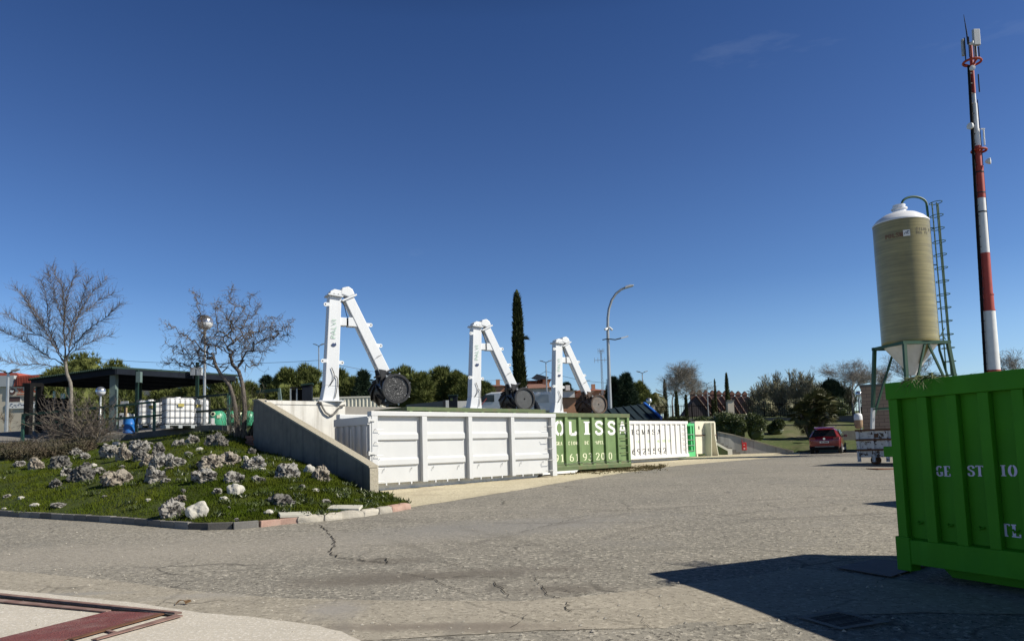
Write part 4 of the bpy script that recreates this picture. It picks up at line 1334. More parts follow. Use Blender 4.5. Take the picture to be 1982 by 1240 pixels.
# ------------------------------------------------------------------ roller packer cranes
JX = Vector((math.sin(R(61)), math.cos(R(61)), 0))
def crane(label, base, rz, drum_m, disc_m, arm_m, hose=True):
    t = thing('roller_crane', label, 'crane', tuple(base), rz, 'white roller cranes on the loading platform')
    white = MT['white_paint']
    lx = 0.055                                    # the post leans a little towards its load
    Hp = 3.86
    b = MB()
    b.bar((0.02, 0, 0), (0.06, 0, 0.55), 0.62, 0.50, (0, 1, 0), w2=0.48, h2=0.46)
    b.bar((0.06, 0, 0.55), (lx * Hp + 0.02, 0, Hp), 0.48, 0.46, (0, 1, 0), w2=0.44, h2=0.40)
    b.build('post', white, t, bevel=0.02)
    b = MB()
    b.box(-0.42, 0.46, -0.36, 0.36, -0.0, 0.035)
    b.build('base_plate', white, t)
    hx = lx * Hp
    b = MB()
    b.bar((hx - 0.27, 0, Hp + 0.02), (hx + 0.27, 0, Hp - 0.03), 0.62, 0.05, (0, 0, 1))
    b.build('flange', white, t)
    b = MB()
    b.prism([(hx - 0.20, Hp + 0.055), (hx + 0.27, Hp + 0.02), (hx + 0.30, Hp + 0.20), (hx - 0.02, Hp + 0.24), (hx - 0.16, Hp + 0.16)], (0, -0.2, 0), (1, 0, 0), (0, 0, 1), (0, 0.4, 0))
    b.build('head', white, t, bevel=0.025)
    j0 = Vector((hx + 0.42, 0, Hp + 0.16))        # jib: from the head down to the roller
    j1 = Vector((hx + 1.86, 0, 1.11))
    jd = (j1 - j0).normalized()
    b = MB()
    b.prism([(hx + 0.18, Hp + 0.08), (hx + 0.50, Hp - 0.02), (hx + 0.74, Hp + 0.10), (hx + 0.66, Hp + 0.28), (hx + 0.50, Hp + 0.38), (hx + 0.26, Hp + 0.31)], (0, -0.21, 0), (1, 0, 0), (0, 0, 1), (0, 0.42, 0))
    b.build('jib_head', white, t, bevel=0.04)
    b = MB()
    pq = j0 + jd * 0.22
    nrm = Vector((jd.z, 0, -jd.x))
    b.bar(pq + nrm * -0.0 + Vector((0, 0, 0.0)) - jd * 0.02, pq + jd * 0.04, 0.60, 0.50, (0, 1, 0))
    b.build('flange', white, t)
    b = MB()
    b.bar(j0 + jd * 0.2, j1, 0.36, 0.36, (0, 1, 0), w2=0.40, h2=0.40)
    b.build('jib', white, t, bevel=0.02)
    b = MB()                                      # channel on the inner side of the jib
    b.bar(j0 + jd * 0.45 + Vector((-0.20, -0.06, -0.09)), j1 - jd * 0.35 + Vector((-0.215, -0.06, -0.09)), 0.05, 0.10, (0, 1, 0))
    b.build('jib_channel', white, t)
    b = MB()
    z = Hp - 0.93
    xb = hx + 0.42 + (Hp - z) * (j1.x - j0.x) / (j0.z - j1.z) - 0.12
    b.box(lx * z + 0.25, lx * z + 0.25 + (xb - lx * z - 0.25) * 0.42, -0.15, 0.15, z - 0.15, z + 0.15)
    b.build('brace', white, t, bevel=0.012)
    b = MB()
    b.box(lx * z + 0.25 + (xb - lx * z - 0.25) * 0.52, xb + 0.06, -0.165, 0.165, z - 0.165, z + 0.165)
    b.build('brace_socket', white, t, bevel=0.012)
    b = MB()
    b.box(lx * z + 0.25 + (xb - lx * z - 0.25) * 0.42 + 0.002, lx * z + 0.25 + (xb - lx * z - 0.25) * 0.52 - 0.002, -0.13, 0.13, z - 0.13, z + 0.13)
    b.build('brace_gap', MT['black'], t)
    def lug(x, y, zz, sx):
        b = MB()
        b.lathe([(0.075, -0.018), (0.075, 0.018)], 12, (x + sx * 0.14, y, zz), axis='y')
        b.box(min(x, x + sx * 0.14), max(x, x + sx * 0.14), y - 0.016, y + 0.016, zz - 0.055, zz + 0.07)
        e = b.build('eye_lug', white, t)
        b = MB()
        b.lathe([(0.025, -0.0215), (0.025, 0.0215)], 8, (x + sx * 0.15, y, zz), axis='y')
        b.build('eye_hole', MT['black'], e)
    for zz in (Hp - 0.36, 1.45):
        lug(lx * zz - 0.20, -0.245, zz, -1)
    lug(lx * 1.45 + 0.25, -0.1, 1.42, 1)
    for f in (0.42, 0.68):
        p = j0 + jd * ((j1 - j0).length * f)
        lug(p.x + 0.2, -0.05, p.z + 0.07, 1)
    # hoses hanging on the faces
    if hose:
        for pts in ([(lx * 1.2 - 0.02, -0.262, 1.22), (lx + 0.08, -0.275, 1.0), (lx + 0.07, -0.275, 0.8), (lx - 0.08, -0.262, 0.56)], [(0.16, -0.262, 0.92), (0.26, -0.275, 0.86), (0.25, -0.275, 0.6), (0.20, -0.28, 0.3), (0.14, -0.29, 0.1)]):
            b = MB()
            b.tube(resample(pts, 12), 0.013, 5)
            b.build('hose', MT['black'], t)
    b = MB()
    b.tube([(lx * 3 + 0.23, -0.1, Hp - 0.05), (hx + 0.36, -0.13, Hp - 0.35), (hx + 0.44, -0.13, Hp - 0.7), (hx + 0.50, -0.1, z + 0.16)], 0.014, 5)
    b.build('hose', MT['black'], t)
    for (cx_, cz_) in ((hx - 0.22, Hp + 0.02), (hx - 0.06, Hp + 0.0), (hx + 0.10, Hp - 0.015), (hx + 0.24, Hp - 0.03)):
        for yy in (-0.27, 0.27):
            b = MB()
            b.lathe([(0.022, cz_ + 0.03), (0.022, cz_ + 0.062)], 6, (cx_, yy, 0))
            b.build('bolt', MT['dark_metal'], t)
    b = MB()                                      # welded patch low on the jib
    q_ = j0 + jd * ((j1 - j0).length * 0.80)
    b.bar(q_ + Vector((0, -0.19, 0)), q_ + jd * 0.012 + Vector((0, -0.19, 0)), 0.01, 0.40, (0, 1, 0))
    b.bar(q_ + Vector((0.03, -0.203, 0.0)) - nrm * 0.14, q_ + Vector((0.10, -0.203, 0.0)) + nrm * 0.14, 0.012, 0.012, (0, 1, 0))
    b.build('weld_seam', MT['dark_metal'], t)
    # lettering along the post
    mt = font_part('lettering', 'PALVI', 0.27, MT['ink_green'], t, (lx * 2.55 + 0.015, -0.238, 2.62), (R(90), R(-90 + 3.1), 0), 0.002, -0.007, 1.08)
    mt['label'] = 'green lettering PALVI reading upwards'
    b = MB()
    cz = 2.06
    b.prism([(0.09 * math.cos(a), 0.075 * math.sin(a)) for a in [R(180 + 18 * i) for i in range(11)]] + [(0.055, 0.07), (0.02, 0.02), (-0.03, 0.06), (-0.06, 0.02)], (lx * cz + 0.03, -0.243, cz), (1, 0, 0), (0, 0, 1), (0, 0.006, 0))
    b.build('logo', MT['ink_blue'], t)
    # roller
    dc = Vector((hx + 2.06, 0.0, 0.44))
    rD, LD = 0.50, 1.62
    b = MB()
    b.lathe([(rD - 0.03, -LD / 2), (rD, -LD / 2 + 0.03), (rD, LD / 2 - 0.03), (rD - 0.03, LD / 2)], 36, dc, axis='y')
    # drum frame
    r_ = b.build('roller_drum', drum_m, t, smooth=40)
    b = MB()
    b.lathe([(rD - 0.045, -LD / 2 - 0.004), (rD - 0.045, -LD / 2 - 0.016)], 36, dc, axis='y')
    b.build('end_disc', disc_m, r_)
    b = MB()
    n = 36
    vs, fs = [], []
    for (rr_, yy) in ((rD - 0.04, -LD / 2 - 0.002), (rD + 0.045, -LD / 2 - 0.002), (rD + 0.045, -LD / 2 - 0.07), (rD - 0.04, -LD / 2 - 0.07)):
        for k in range(n):
            a = 2 * math.pi * k / n
            vs.append((dc.x + rr_ * math.cos(a), yy, dc.z + rr_ * math.sin(a)))
    for i in range(4):
        for k in range(n):
            fs.append((i * n + k, i * n + (k + 1) % n, ((i + 1) % 4) * n + (k + 1) % n, ((i + 1) % 4) * n + k))
    b.add(vs, fs)
    b.build('end_rim', drum_m, r_, smooth=40)
    b = MB()
    b.lathe([(0.035, -LD / 2 - 0.03), (0.035, -LD / 2 - 0.017)], 10, dc, axis='y')
    b.build('axle_cap', MT['black'], r_)
    for k in range(9):                            # helical cutting bars and teeth
        a0 = 2 * math.pi * k / 9
        for side in (-1, 1):
            b = MB()
            P_ = []
            for i in range(7):
                u = i / 6
                a = a0 + side * 0 + 1.0 * u
                yy = side * (0.05 + (LD / 2 - 0.1) * u)
                P_.append((a, yy))
            prev = None
            for (a, yy) in P_:
                c_ = [(dc.x + (rD + hh) * math.cos(a + da), yy, dc.z + (rD + hh) * math.sin(a + da)) for hh, da in ((-0.02, -0.05), (0.07, -0.03), (0.07, 0.03), (-0.02, 0.05))]
                if prev:
                    b.add(prev + c_, [(0, 1, 5, 4), (1, 2, 6, 5), (2, 3, 7, 6)])
                prev = c_
            b.build('cutter_bar', drum_m, r_)
    for k in range(7):
        a = 2 * math.pi * k / 7 + 0.4
        for yy in (-LD / 2 + 0.06, -LD / 2 + 0.42):
            b = MB()
            c_, s_ = math.cos(a), math.sin(a)
            b.prism([(rD - 0.02, -0.08), (rD + 0.13, 0.0), (rD - 0.02, 0.08)], (dc.x, yy, dc.z), (c_, 0, s_), (-s_, 0, c_), (0, 0.03, 0))
            b.build('tooth', MT['galv'] if yy < -0.6 else drum_m, r_)
    # yoke that carries the roller, behind its middle
    b = MB()
    b.bar(j1 - jd * 0.0 + Vector((0, 0, 0)), j1 + jd * 0.06, 0.66, 0.62, (0, 1, 0))
    yk = b.build('yoke_flange', arm_m, t)
    b = MB()
    for_pts = [(j1.x - 0.30, j1.z + 0.08), (j1.x + 0.26, j1.z + 0.30 * 0 - 0.02), (j1.x + 0.36, j1.z - 0.34), (dc.x + 0.20, dc.z - 0.1), (dc.x - 0.12, dc.z - 0.16), (j1.x - 0.24, j1.z - 0.45)]
    b.prism(for_pts, (0, -0.12, 0), (1, 0, 0), (0, 0, 1), (0, 0.24, 0))
    b.build('yoke', arm_m, t)
    for yy in (-0.28, 0.22):
        b = MB()
        b.prism([(j1.x - 0.36, j1.z + 0.06), (j1.x - 0.10, j1.z + 0.02), (dc.x - 0.30, dc.z - 0.02), (dc.x - 0.36, dc.z - 0.05)], (0, yy - 0.30, 0), (1, 0, 0), (0, 0, 1), (0, 0.05, 0))
        b.build('yoke_rib', arm_m, t)
    return t
c1b = at(636, 779, 26.5)
c1b.z = DOCKZ + 0.02
rzj = math.atan2(JX.y, JX.x)
crane('white post crane nearest the concrete wing wall with its black roller end scratched pale', c1b, rzj, MT['black_steel'], MT['black_disc'], MT['black_steel'])
c2b = at(916, 791, 34.1)
c2b.z = DOCKZ + 0.01
crane('white post crane before the white van, its roller ending in a smooth grey disc', c2b, rzj, MT['black_steel'], MT['grey_disc'], MT['black_steel'])
c3b = at(1076.5, 799, 40.4)
c3b.z = DOCKZ + 0.01
crane('farthest white post crane, with a rusty brown roller over the OLISSA container', c3b, rzj, MT['dark_rusty'], MT['worn_disc'], MT['dark_rusty'])

# hydraulic hose hanging over the dock edge
b = MB()
pts = [at(px, py, 26.3) for px, py in ((606, 779), (612, 781), (615, 790), (621, 800), (630, 806), (638, 803), (646, 792), (650, 787), (656, 786))]
fy = A0 + NB * 4.9
for p in pts:
    tt = line_t(W_ / 2 + (p.x) / p.y * F_ * 0 + 0, 800, fy, D1) if False else None
pp = []
for px, py in ((606, 777.5), (611, 779), (614, 788), (620, 798), (629, 804), (637, 801), (645, 791), (650, 786), (657, 784)):
    tt = line_t(px, py, fy, D1)
    q = fy + D1 * tt - NB * 0.38
    r = ray(px, py)
    q.z = EYE.z + r.z / r.y * q.y
    pp.append(q)
b.tube(resample(pp, 30), 0.035, 6)
tag(b.build('hydraulic_hose', MT['kerb_grey']), 'grey hydraulic hose looping down over the sunlit dock wall edge', 'hose')

# ------------------------------------------------------------------ silo
YS = 41.0
sc_ = at(1753, 560, YS)
SX = sc_.x
zs = lambda py, px=1755: at(px, py, YS).z
base_z = gz(SX, YS)
t = thing('silo', 'tall tan fibreglass silo with white dome on green legs behind the rusty box', 'silo', (SX, YS, base_z), R(8))
Z = lambda py: zs(py) - base_z
rS = 1.44
z_bot, z_top = Z(666), Z(434)
b = MB()
prof = [(rS * 0.985, z_bot)] + [(rS * (1 + 0.0016 * math.sin(i * 2.7)), z_bot + 0.05 + (z_top - z_bot - 0.05) * i / 60) for i in range(61)]
b.lathe(prof, 64)
m = MT['tank_grp']
b.build('tank', m, t, smooth=60)
n, l = m.node_tree.nodes, m.node_tree.links          # wound fibre bands
bs = n['Principled BSDF']
tc = n.new('ShaderNodeTexCoord')
mp = n.new('ShaderNodeMapping')
mp.inputs['Scale'].default_value = (0.35, 0.35, 7)
nz_ = n.new('ShaderNodeTexNoise')
nz_.inputs['Scale'].default_value, nz_.inputs['Detail'].default_value = 1.6, 6
l.new(tc.outputs['Object'], mp.inputs[0])
l.new(mp.outputs[0], nz_.inputs[0])
old = bs.inputs['Base Color'].links[0].from_socket
mxx = n.new('ShaderNodeMix')
mxx.data_type, mxx.blend_type = 'RGBA', 'MULTIPLY'
mr = n.new('ShaderNodeMapRange')
mr.inputs[1].default_value, mr.inputs[2].default_value = 0.42, 0.66
mr.inputs[3].default_value, mr.inputs[4].default_value = 0.84, 1.14
l.new(nz_.outputs['Fac'], mr.inputs[0])
cmb = n.new('ShaderNodeCombineColor')
for i in range(3):
    l.new(mr.outputs[0], cmb.inputs[i])
mxx.inputs[0].default_value = 1
l.new(old, mxx.inputs[6])
l.new(cmb.outputs[0], mxx.inputs[7])
l.new(mxx.outputs[2], bs.inputs['Base Color'])
bp = n.new('ShaderNodeBump')
bp.inputs['Strength'].default_value, bp.inputs['Distance'].default_value = 0.25, 0.02
l.new(nz_.outputs['Fac'], bp.inputs['Height'])
l.new(bp.outputs[0], bs.inputs['Normal'])
b = MB()
hd = Z(411) - z_top
b.lathe([(rS + 0.02, z_top - 0.03), (rS + 0.02, z_top + 0.03), (rS * 0.97, z_top + 0.10), (rS * 0.85, z_top + hd * 0.42), (rS * 0.62, z_top + hd * 0.74), (rS * 0.36, z_top + hd * 0.94), (0.40, z_top + hd)], 48)
dm = b.build('dome', MT['dome_white'], t, smooth=50)
b = MB()
zc = z_top + hd
b.lathe([(0.34, zc - 0.03), (0.34, zc + 0.16), (0.42, zc + 0.17), (0.42, zc + 0.24), (0.30, zc + 0.26), (0.30, zc + 0.34), (0.33, zc + 0.35), (0.33, zc + 0.42)], 20)
b.build('hatch', MT['dome_white'], dm, smooth=40)
b = MB()
b.lathe([(rS * 0.93, z_bot - 0.14), (rS * 0.9, z_bot - 0.18), (0.22, Z(722)), (0.18, Z(726))], 40)
cn = b.build('cone', MT['cone_white'], t, smooth=40)
b = MB()
a = R(-100)
b.prism([(-0.16, 0), (0.16, 0), (0.10, 1.15), (-0.10, 1.15)], (0.03, -rS * 0.90 - 0.02, z_bot - 0.2), (1, 0, 0), Vector((0, 0.70, -1)).normalized(), (0, -0.01, -0.01))
b.build('sight_strip', MT['tank_grp'], cn)
hw = 1.30
b = MB()
for (p, q) in (((-hw, -hw), (hw, -hw)), ((-hw, hw), (hw, hw))):
    b.bar((p[0] - 0.12, p[1], z_bot - 0.09), (q[0] + 0.12, q[1], z_bot - 0.09), 0.16, 0.17)
for (p, q) in (((-hw, -hw), (-hw, hw)), ((hw, -hw), (hw, hw))):
    b.bar((p[0], p[1] + 0.082, z_bot - 0.085), (q[0], q[1] - 0.082, z_bot - 0.085), 0.16, 0.15)
b.build('ring_beam', MT['frame_green'], t)
spl = 1.30
white_tip = 2.7
for sx in (-1, 1):
    for sy in (-1, 1):
        b = MB()
        top = Vector((sx * hw, sy * hw, z_bot - 0.18))
        ft = Vector((sx * hw * spl, sy * hw * spl, 0.0))
        mid = ft.lerp(top, white_tip / (z_bot))
        b.bar(mid, top, 0.17, 0.17, (0, 1, 0))
        L_ = b.build('leg', MT['frame_green'], t)
        b = MB()
        b.bar(ft, mid, 0.17, 0.17, (0, 1, 0))
        b.build('painted_foot', MT['galv_light'], L_)
for (sx, sy) in ((-1, -1), (1, -1), (-1, 1), (1, 1)):
    b = MB()
    b.bar((sx * 0.1, sy * hw, z_bot - 0.18), (sx * hw * 1.22, sy * hw * 1.22, z_bot * 0.30), 0.10, 0.10, (0, 1, 0))
    b.build('diagonal_brace', MT['frame_green'], t)
b = MB()
zt_ = z_bot * 0.42
k = 1 + (spl - 1) * (1 - zt_ / z_bot)
for sy in (-1, 1):
    b.bar((-hw * k, sy * hw * k, zt_), (hw * k, sy * hw * k, zt_), 0.07, 0.09)
for sx in (-1, 1):
    b.bar((sx * hw * k, -hw * k + 0.04, zt_), (sx * hw * k, hw * k - 0.04, zt_), 0.07, 0.085)
b.build('tie_beam', MT['frame_green'], t)
b = MB()
ztop = zc + 0.42
xp = rS + 0.14
pts = [(0.12, -0.1, ztop)]
for i in range(13):
    a = math.pi * (1 - i / 12)
    pts.append((0.12 + (xp - 0.12) / 2 * (1 + math.cos(a)), -0.1 - 0.1 * i / 12, ztop + 0.05 + 0.42 * math.sin(a) * 1.0))
pts += [(xp, -0.25, z_top), (xp, -0.25, z_bot + 2.5), (xp, -0.25, z_bot - 0.4), (xp + 0.35, -0.3, z_bot - 2.0)]
b.tube(pts, 0.065, 10)
b.build('filling_pipe', MT['frame_green'], t, smooth=40)
xl0, xl1 = xp + 0.22, xp + 0.80
zl0, zl1 = Z(728), Z(394)
b = MB()
for x in (xl0, (xl0 + xl1) / 2, xl1):
    b.bar((x, -0.35 if x != xl1 else -0.1, zl0), (x, -0.35 if x != xl1 else -0.1, zl1), 0.05, 0.05, (0, 1, 0))
ld = b.build('ladder', MT['frame_green'], t)
nz2 = 13
for i in range(nz2 + 1):
    z = zl0 + (zl1 - zl0) * i / nz2
    b = MB()
    cx, rx = (xl0 + xl1) / 2, (xl1 - xl0) / 2
    b.tube([(cx + rx * math.cos(R(a)), -0.28 - 0.38 * math.sin(R(a)), z) for a in range(0, 361, 30)], 0.022, 5, cap=False)
    b.build('cage_hoop', MT['frame_green'], ld)
for i in range(4):
    z = z_bot + (z_top - z_bot) * (0.03 + 0.31 * i)
    b = MB()
    b.bar((rS - 0.02, -0.25, z), (xl0, -0.3, z), 0.05, 0.05)
    b.build('bracket', MT['frame_green'], t)
for i in range(10):
    z = z_bot + 0.3 + (z_top - z_bot - 0.6) * i / 9
    b = MB()
    b.box(rS * 0.985, rS * 0.985 + 0.08, -0.22, -0.12, z - 0.18, z + 0.18)
    b.build('level_window', MT['dome_white'], t)
b = MB()
for x0, z0, x1, z1 in ((rS - 0.45, 0.05, rS + 0.05, 0.75), (rS - 0.1, 0.05, rS - 0.1, 0.5), (rS - 0.1, 0.35, rS + 0.05, 0.12)):
    b.bar((x0, -0.9, z_bot + z0), (x1, -0.9, z_bot + z1), 0.035, 0.035)
b.build('handrail', MT['frame_green'], t)
def wrap(poly, ang, z, m, name):
    """flat figures in metres wrapped round the tank"""
    b = MB()
    for P_ in poly:
        vs = [((rS + 0.012) * math.sin(ang + x / rS), -(rS + 0.012) * math.cos(ang + x / rS), z + y) for x, y in P_]
        b.add(vs, [tuple(range(len(vs)))])
    return b.build(name, m, t)
zl = z_top - 0.88
st = wrap([[(-0.17 + 0.085 * i, -0.17), (-0.17 + 0.085 * (i + 1), -0.17), (-0.17 + 0.085 * (i + 1), 0.17), (-0.17 + 0.085 * i, 0.17)] for i in range(4)], R(-26), zl, MT['ink_white'], 'sticker')
tmp = MB()
tmp.add([(-0.12, 0, -0.08), (-0.08, 0, -0.08), (-0.06, 0, 0.03), (-0.10, 0, 0.03)], [(0, 1, 2, 3)])
def figs(s, h, adv, T=0.26, t_=0.12):
    q = MB()
    write(q, s, 0, 0, h, adv=adv, wd=adv * 0.82, T=T, t=t_, serif=False)
    return [[(q.v[i][0], q.v[i][2]) for i in f] for f in q.f]
wrap(figs('POLSM', 0.24, 0.19), R(-70), zl - 0.16, MT['ink_red_dim'], 'lettering')['label'] = 'faded red letters POLSM'
o = wrap([[(-0.12, -0.09), (-0.09, -0.09), (-0.06, 0.04), (-0.09, 0.04)], [(-0.09, 0.02), (-0.02, 0.02), (-0.02, 0.05), (-0.08, 0.05)], [(-0.03, -0.06), (0.0, -0.06), (0.02, 0.05), (-0.01, 0.05)], [(0.03, -0.05), (0.06, -0.05), (0.08, 0.11), (0.05, 0.11)], [(0.01, 0.07), (0.14, 0.07), (0.145, 0.105), (0.015, 0.105)], [(0.04, -0.07), (0.12, -0.06), (0.125, -0.03), (0.045, -0.04)]], R(-26), zl, MT['ink_blue'], 'sticker_mark')
o.parent = st
for v in o.data.vertices:
    v.co.x *= 1.006
    v.co.y *= 1.006
wrap(figs('SILOS 0 00', 0.15, 0.15, 0.3, 0.2), R(-6), zl + 0.13, MT['ink_worn'], 'lettering')['label'] = 'dark worn line of print'
wrap(figs('DEL PN', 0.13, 0.13, 0.3, 0.2), R(-6), zl - 0.06, MT['ink_worn'], 'lettering')['label'] = 'dark worn second line of print'

# ------------------------------------------------------------------ telecom mast
YM = 62.0
pa, pb = at(1921.5, 715, YM), at(1880, 110, YM)
ax = (pb - pa)
zg = 1.4
base = pa + ax * ((zg - pa.z) / ax.z)
t = thing('telecom_mast', 'tall red and white banded telecom mast with antennas at its top', 'mast', tuple(base))
t.rotation_euler = Vector((ax.x, ax.y, ax.z)).to_track_quat('Z', 'Y').to_euler()
# track_quat leaves the spin free: measure heights along the axis only, and turn the kit to face the camera
t.rotation_euler = (0, math.atan2(ax.x, ax.z), 0)
def zm(py):
    f = (715 - py) / (715 - 110)
    return (pa + ax * f - base).length
U = YM / F_
secs = [(735, 716, 13.5, 13.5, 'mast_red'), (716, 605, 13, 11.2, 'mast_white'), (605, 575, 10.2, 10, 'mast_red'), (575, 497, 9.2, 8.8, 'mast_red'), (497, 390, 8.6, 7.6, 'mast_white'),
        (390, 330, 8.0, 7.6, 'mast_red'), (330, 288, 6, 6, 'mast_red'), (288, 255, 5.6, 5.4, 'mast_white'), (255, 204, 4.8, 4.4, 'mast_white'), (204, 184, 3.4, 3.2, 'mast_white'), (184, 82, 3.6, 3.2, 'mast_red')]
b = MB()
b.lathe([(13.8 * U, 0), (13.5 * U, zm(735))], 24)
b.build('pole_section', MT['mast_white'], t, smooth=40)
for (y0, y1, r0, r1, m) in secs:
    b = MB()
    b.lathe([(r0 * U, zm(y0) + 0.002), (r1 * U, zm(y1) - 0.002)], 24)
    b.build('pole_section', MT[m], t, smooth=40)
for py, r in ((605, 11.6), (575, 10.8), (497, 9), (417, 8.6), (340, 8.4), (380, 8.4), (330, 8.2)):
    b = MB()
    b.lathe([(r * U, zm(py) - 0.05), (r * U, zm(py) + 0.05)], 20)
    b.build('flange', MT['dark_metal'] if py in (417, 340, 380) else MT['mast_red'], t)
b = MB()
xl = lambda py: -(np.interp(py, [130, 390, 715], [9.0, 13, 17.0])) * U
b.tube([(xl(p), -0.15, zm(p)) for p in (735, 600, 390, 250, 130)], 0.11, 6)
b.tube([(xl(p) + 0.22, 0.0, zm(p)) for p in (735, 600, 390, 250, 130)], 0.03, 5)
lad = b.build('cable_ladder', MT['black'], t)
for i in range(30):
    py = 725 - i * 20
    b = MB()
    b.bar((xl(py) - 0.12, -0.15, zm(py)), (xl(py) + 0.34, -0.1, zm(py) + 0.03), 0.05, 0.07)
    b.build('rung', MT['dark_metal'], lad)
b = MB()
b.tube([(np.interp(p, [150, 390, 575], [7, 11, 11.5]) * U, 0.1, zm(p)) for p in (575, 390, 260, 195)], 0.035, 5)
b.build('cable', MT['black'], t)
for py, r, dx in ((121, 16, 1.0), (297, 13, 2.5)):
    b = MB()
    n = 24
    P_ = [(r * U * math.cos(2 * math.pi * i / n) + dx * U, r * U * math.sin(2 * math.pi * i / n), zm(py)) for i in range(n + 1)]
    b.tube(P_, 0.10, 6, cap=False)
    for i in range(3):
        a = 2 * math.pi * i / 3 + 0.5
        b.bar((0, 0, zm(py) - 0.4), (r * U * math.cos(a) + dx * U, r * U * math.sin(a), zm(py)), 0.1, 0.14)
    b.build('platform_ring', MT['mast_red'], t)
PG = MT['panel_grey']
for x, w, y0, y1, dy in ((1, 13.5, 97, 65, -0.9), (-17.5, 5.5, 110, 77, -0.3), (14, 4.5, 114, 80, 0.2)):
    b = MB()
    b.box((x - w / 2) * U, (x + w / 2) * U, dy, dy + 0.28, zm(y0), zm(y1))
    b.build('panel_antenna', PG, t, bevel=0.05)
for x, y0, y1 in ((-9, 115, 75), (4, 115, 85), (10, 117, 95), (-17.5, 122, 77), (5.5, 185, 150)):
    b = MB()
    b.tube([(x * U, -0.4, zm(y0)), (x * U, -0.4, zm(y1))], 0.055, 6)
    b.build('antenna_pole', MT['dark_metal'], t)
for x, py, r, ang in ((-9, 91, 4.2, 0.5), (-9.5, 142, 5.2, -0.2), (-13, 254, 6.5, -1.2), (6, 323, 6, 0.9)):
    b = MB()
    b.lathe([(0.05, 0.0), (r * U * 0.6, -0.10), (r * U, -0.28), (r * U, -0.42), (0.02, -0.45)], 18, axis='y')
    o = b.build('dish_antenna', MT['mast_white'], t, smooth=40)
    o.location = (x * U, -0.45, zm(py))
    o.rotation_euler = (0, 0, ang)
b = MB()
b.tube([(9.5 * U, -0.3, zm(288)), (9.5 * U, -0.3, zm(256))], 0.05, 6)
b.tube([(12 * U, -0.2, zm(288)), (12 * U, -0.2, zm(256))], 0.05, 6)
b.bar((5 * U, -0.3, zm(257)), (12.5 * U, -0.3, zm(257)), 0.08, 0.08)
b.build('bracket_frame', MT['mast_white'], t)
b = MB()
b.tube([(-5 * U, 0, zm(85)), (-6 * U, 0, zm(62)), (-9.6 * U, 0, zm(25))], [0.07, 0.06, 0.02], 6)
b.build('lightning_rod', MT['dark_metal'], t)
# ------------------------------------------------------------------ rocks on the slope
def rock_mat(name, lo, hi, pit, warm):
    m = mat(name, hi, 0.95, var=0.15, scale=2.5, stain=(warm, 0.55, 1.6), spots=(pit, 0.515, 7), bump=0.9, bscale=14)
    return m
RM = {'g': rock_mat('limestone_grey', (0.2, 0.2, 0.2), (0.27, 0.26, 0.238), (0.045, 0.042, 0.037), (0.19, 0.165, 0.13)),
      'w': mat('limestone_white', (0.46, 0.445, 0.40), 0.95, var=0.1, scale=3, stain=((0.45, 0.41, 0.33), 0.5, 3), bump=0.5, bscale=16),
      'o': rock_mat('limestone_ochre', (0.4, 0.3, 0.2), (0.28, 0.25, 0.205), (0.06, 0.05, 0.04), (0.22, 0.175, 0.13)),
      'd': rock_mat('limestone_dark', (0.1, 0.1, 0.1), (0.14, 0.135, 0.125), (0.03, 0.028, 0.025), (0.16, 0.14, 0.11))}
import bmesh
def rock(px, py, wpx, hpx, kind, label, group=None, seed=0, porous=1.0):
    p = on_mound(px, py)
    if p is None:
        p = G(px, py)
    k = p.y / F_
    w, h = wpx * k, hpx * k
    bm = bmesh.new()
    bmesh.ops.create_icosphere(bm, subdivisions=4 if wpx > 14 else 3, radius=1.0)
    rr_ = random.Random(seed * 7 + 3)
    off = Vector((rr_.uniform(-50, 50), rr_.uniform(-50, 50), rr_.uniform(-50, 50)))
    ang = rr_.uniform(0, 6.28)
    por = porous * (0.30 if kind != 'w' else 0.06)
    for v in bm.verts:
        d = v.co.normalized()
        r = 1.0 + 0.55 * noise.noise(d * 0.9 + off) + 0.28 * noise.noise(d * 2.0 + off)
        n1 = noise.noise(d * 4.2 + off)
        r -= por * max(0, 0.5 - abs(n1) * 3.0)
        r += por * 0.55 * noise.noise(d * 6.0 + off * 2)
        r -= por * 0.6 * max(0, noise.noise(d * 8 + off) - 0.05) * 2
        if kind == 'w':
            r = 0.55 * r + 0.45 * min(1.35, 0.8 / max(0.35, max(abs(d.x + 0.3 * d.z), abs(d.y), abs(d.z - 0.25 * d.x))))
        v.co = d * r
    sx = w / 2 / 1.05
    for v in bm.verts:
        x, y, z = v.co
        x, y = x * math.cos(ang) - y * math.sin(ang), x * math.sin(ang) + y * math.cos(ang)
        v.co = (x * sx * 1.08, y * sx * 0.9, z * h * 0.66)
    me = bpy.data.meshes.new('rock')
    bm.to_mesh(me)
    bm.free()
    me.materials.append(RM[kind])
    me.polygons.foreach_set('use_smooth', [False] * len(me.polygons))
    o = bpy.data.objects.new('rock', me)
    C.objects.link(o)
    o.location = (p.x, p.y + 0.10 * w, p.z + h * 0.22)
    tag(o, label, 'rock', group)
    return o
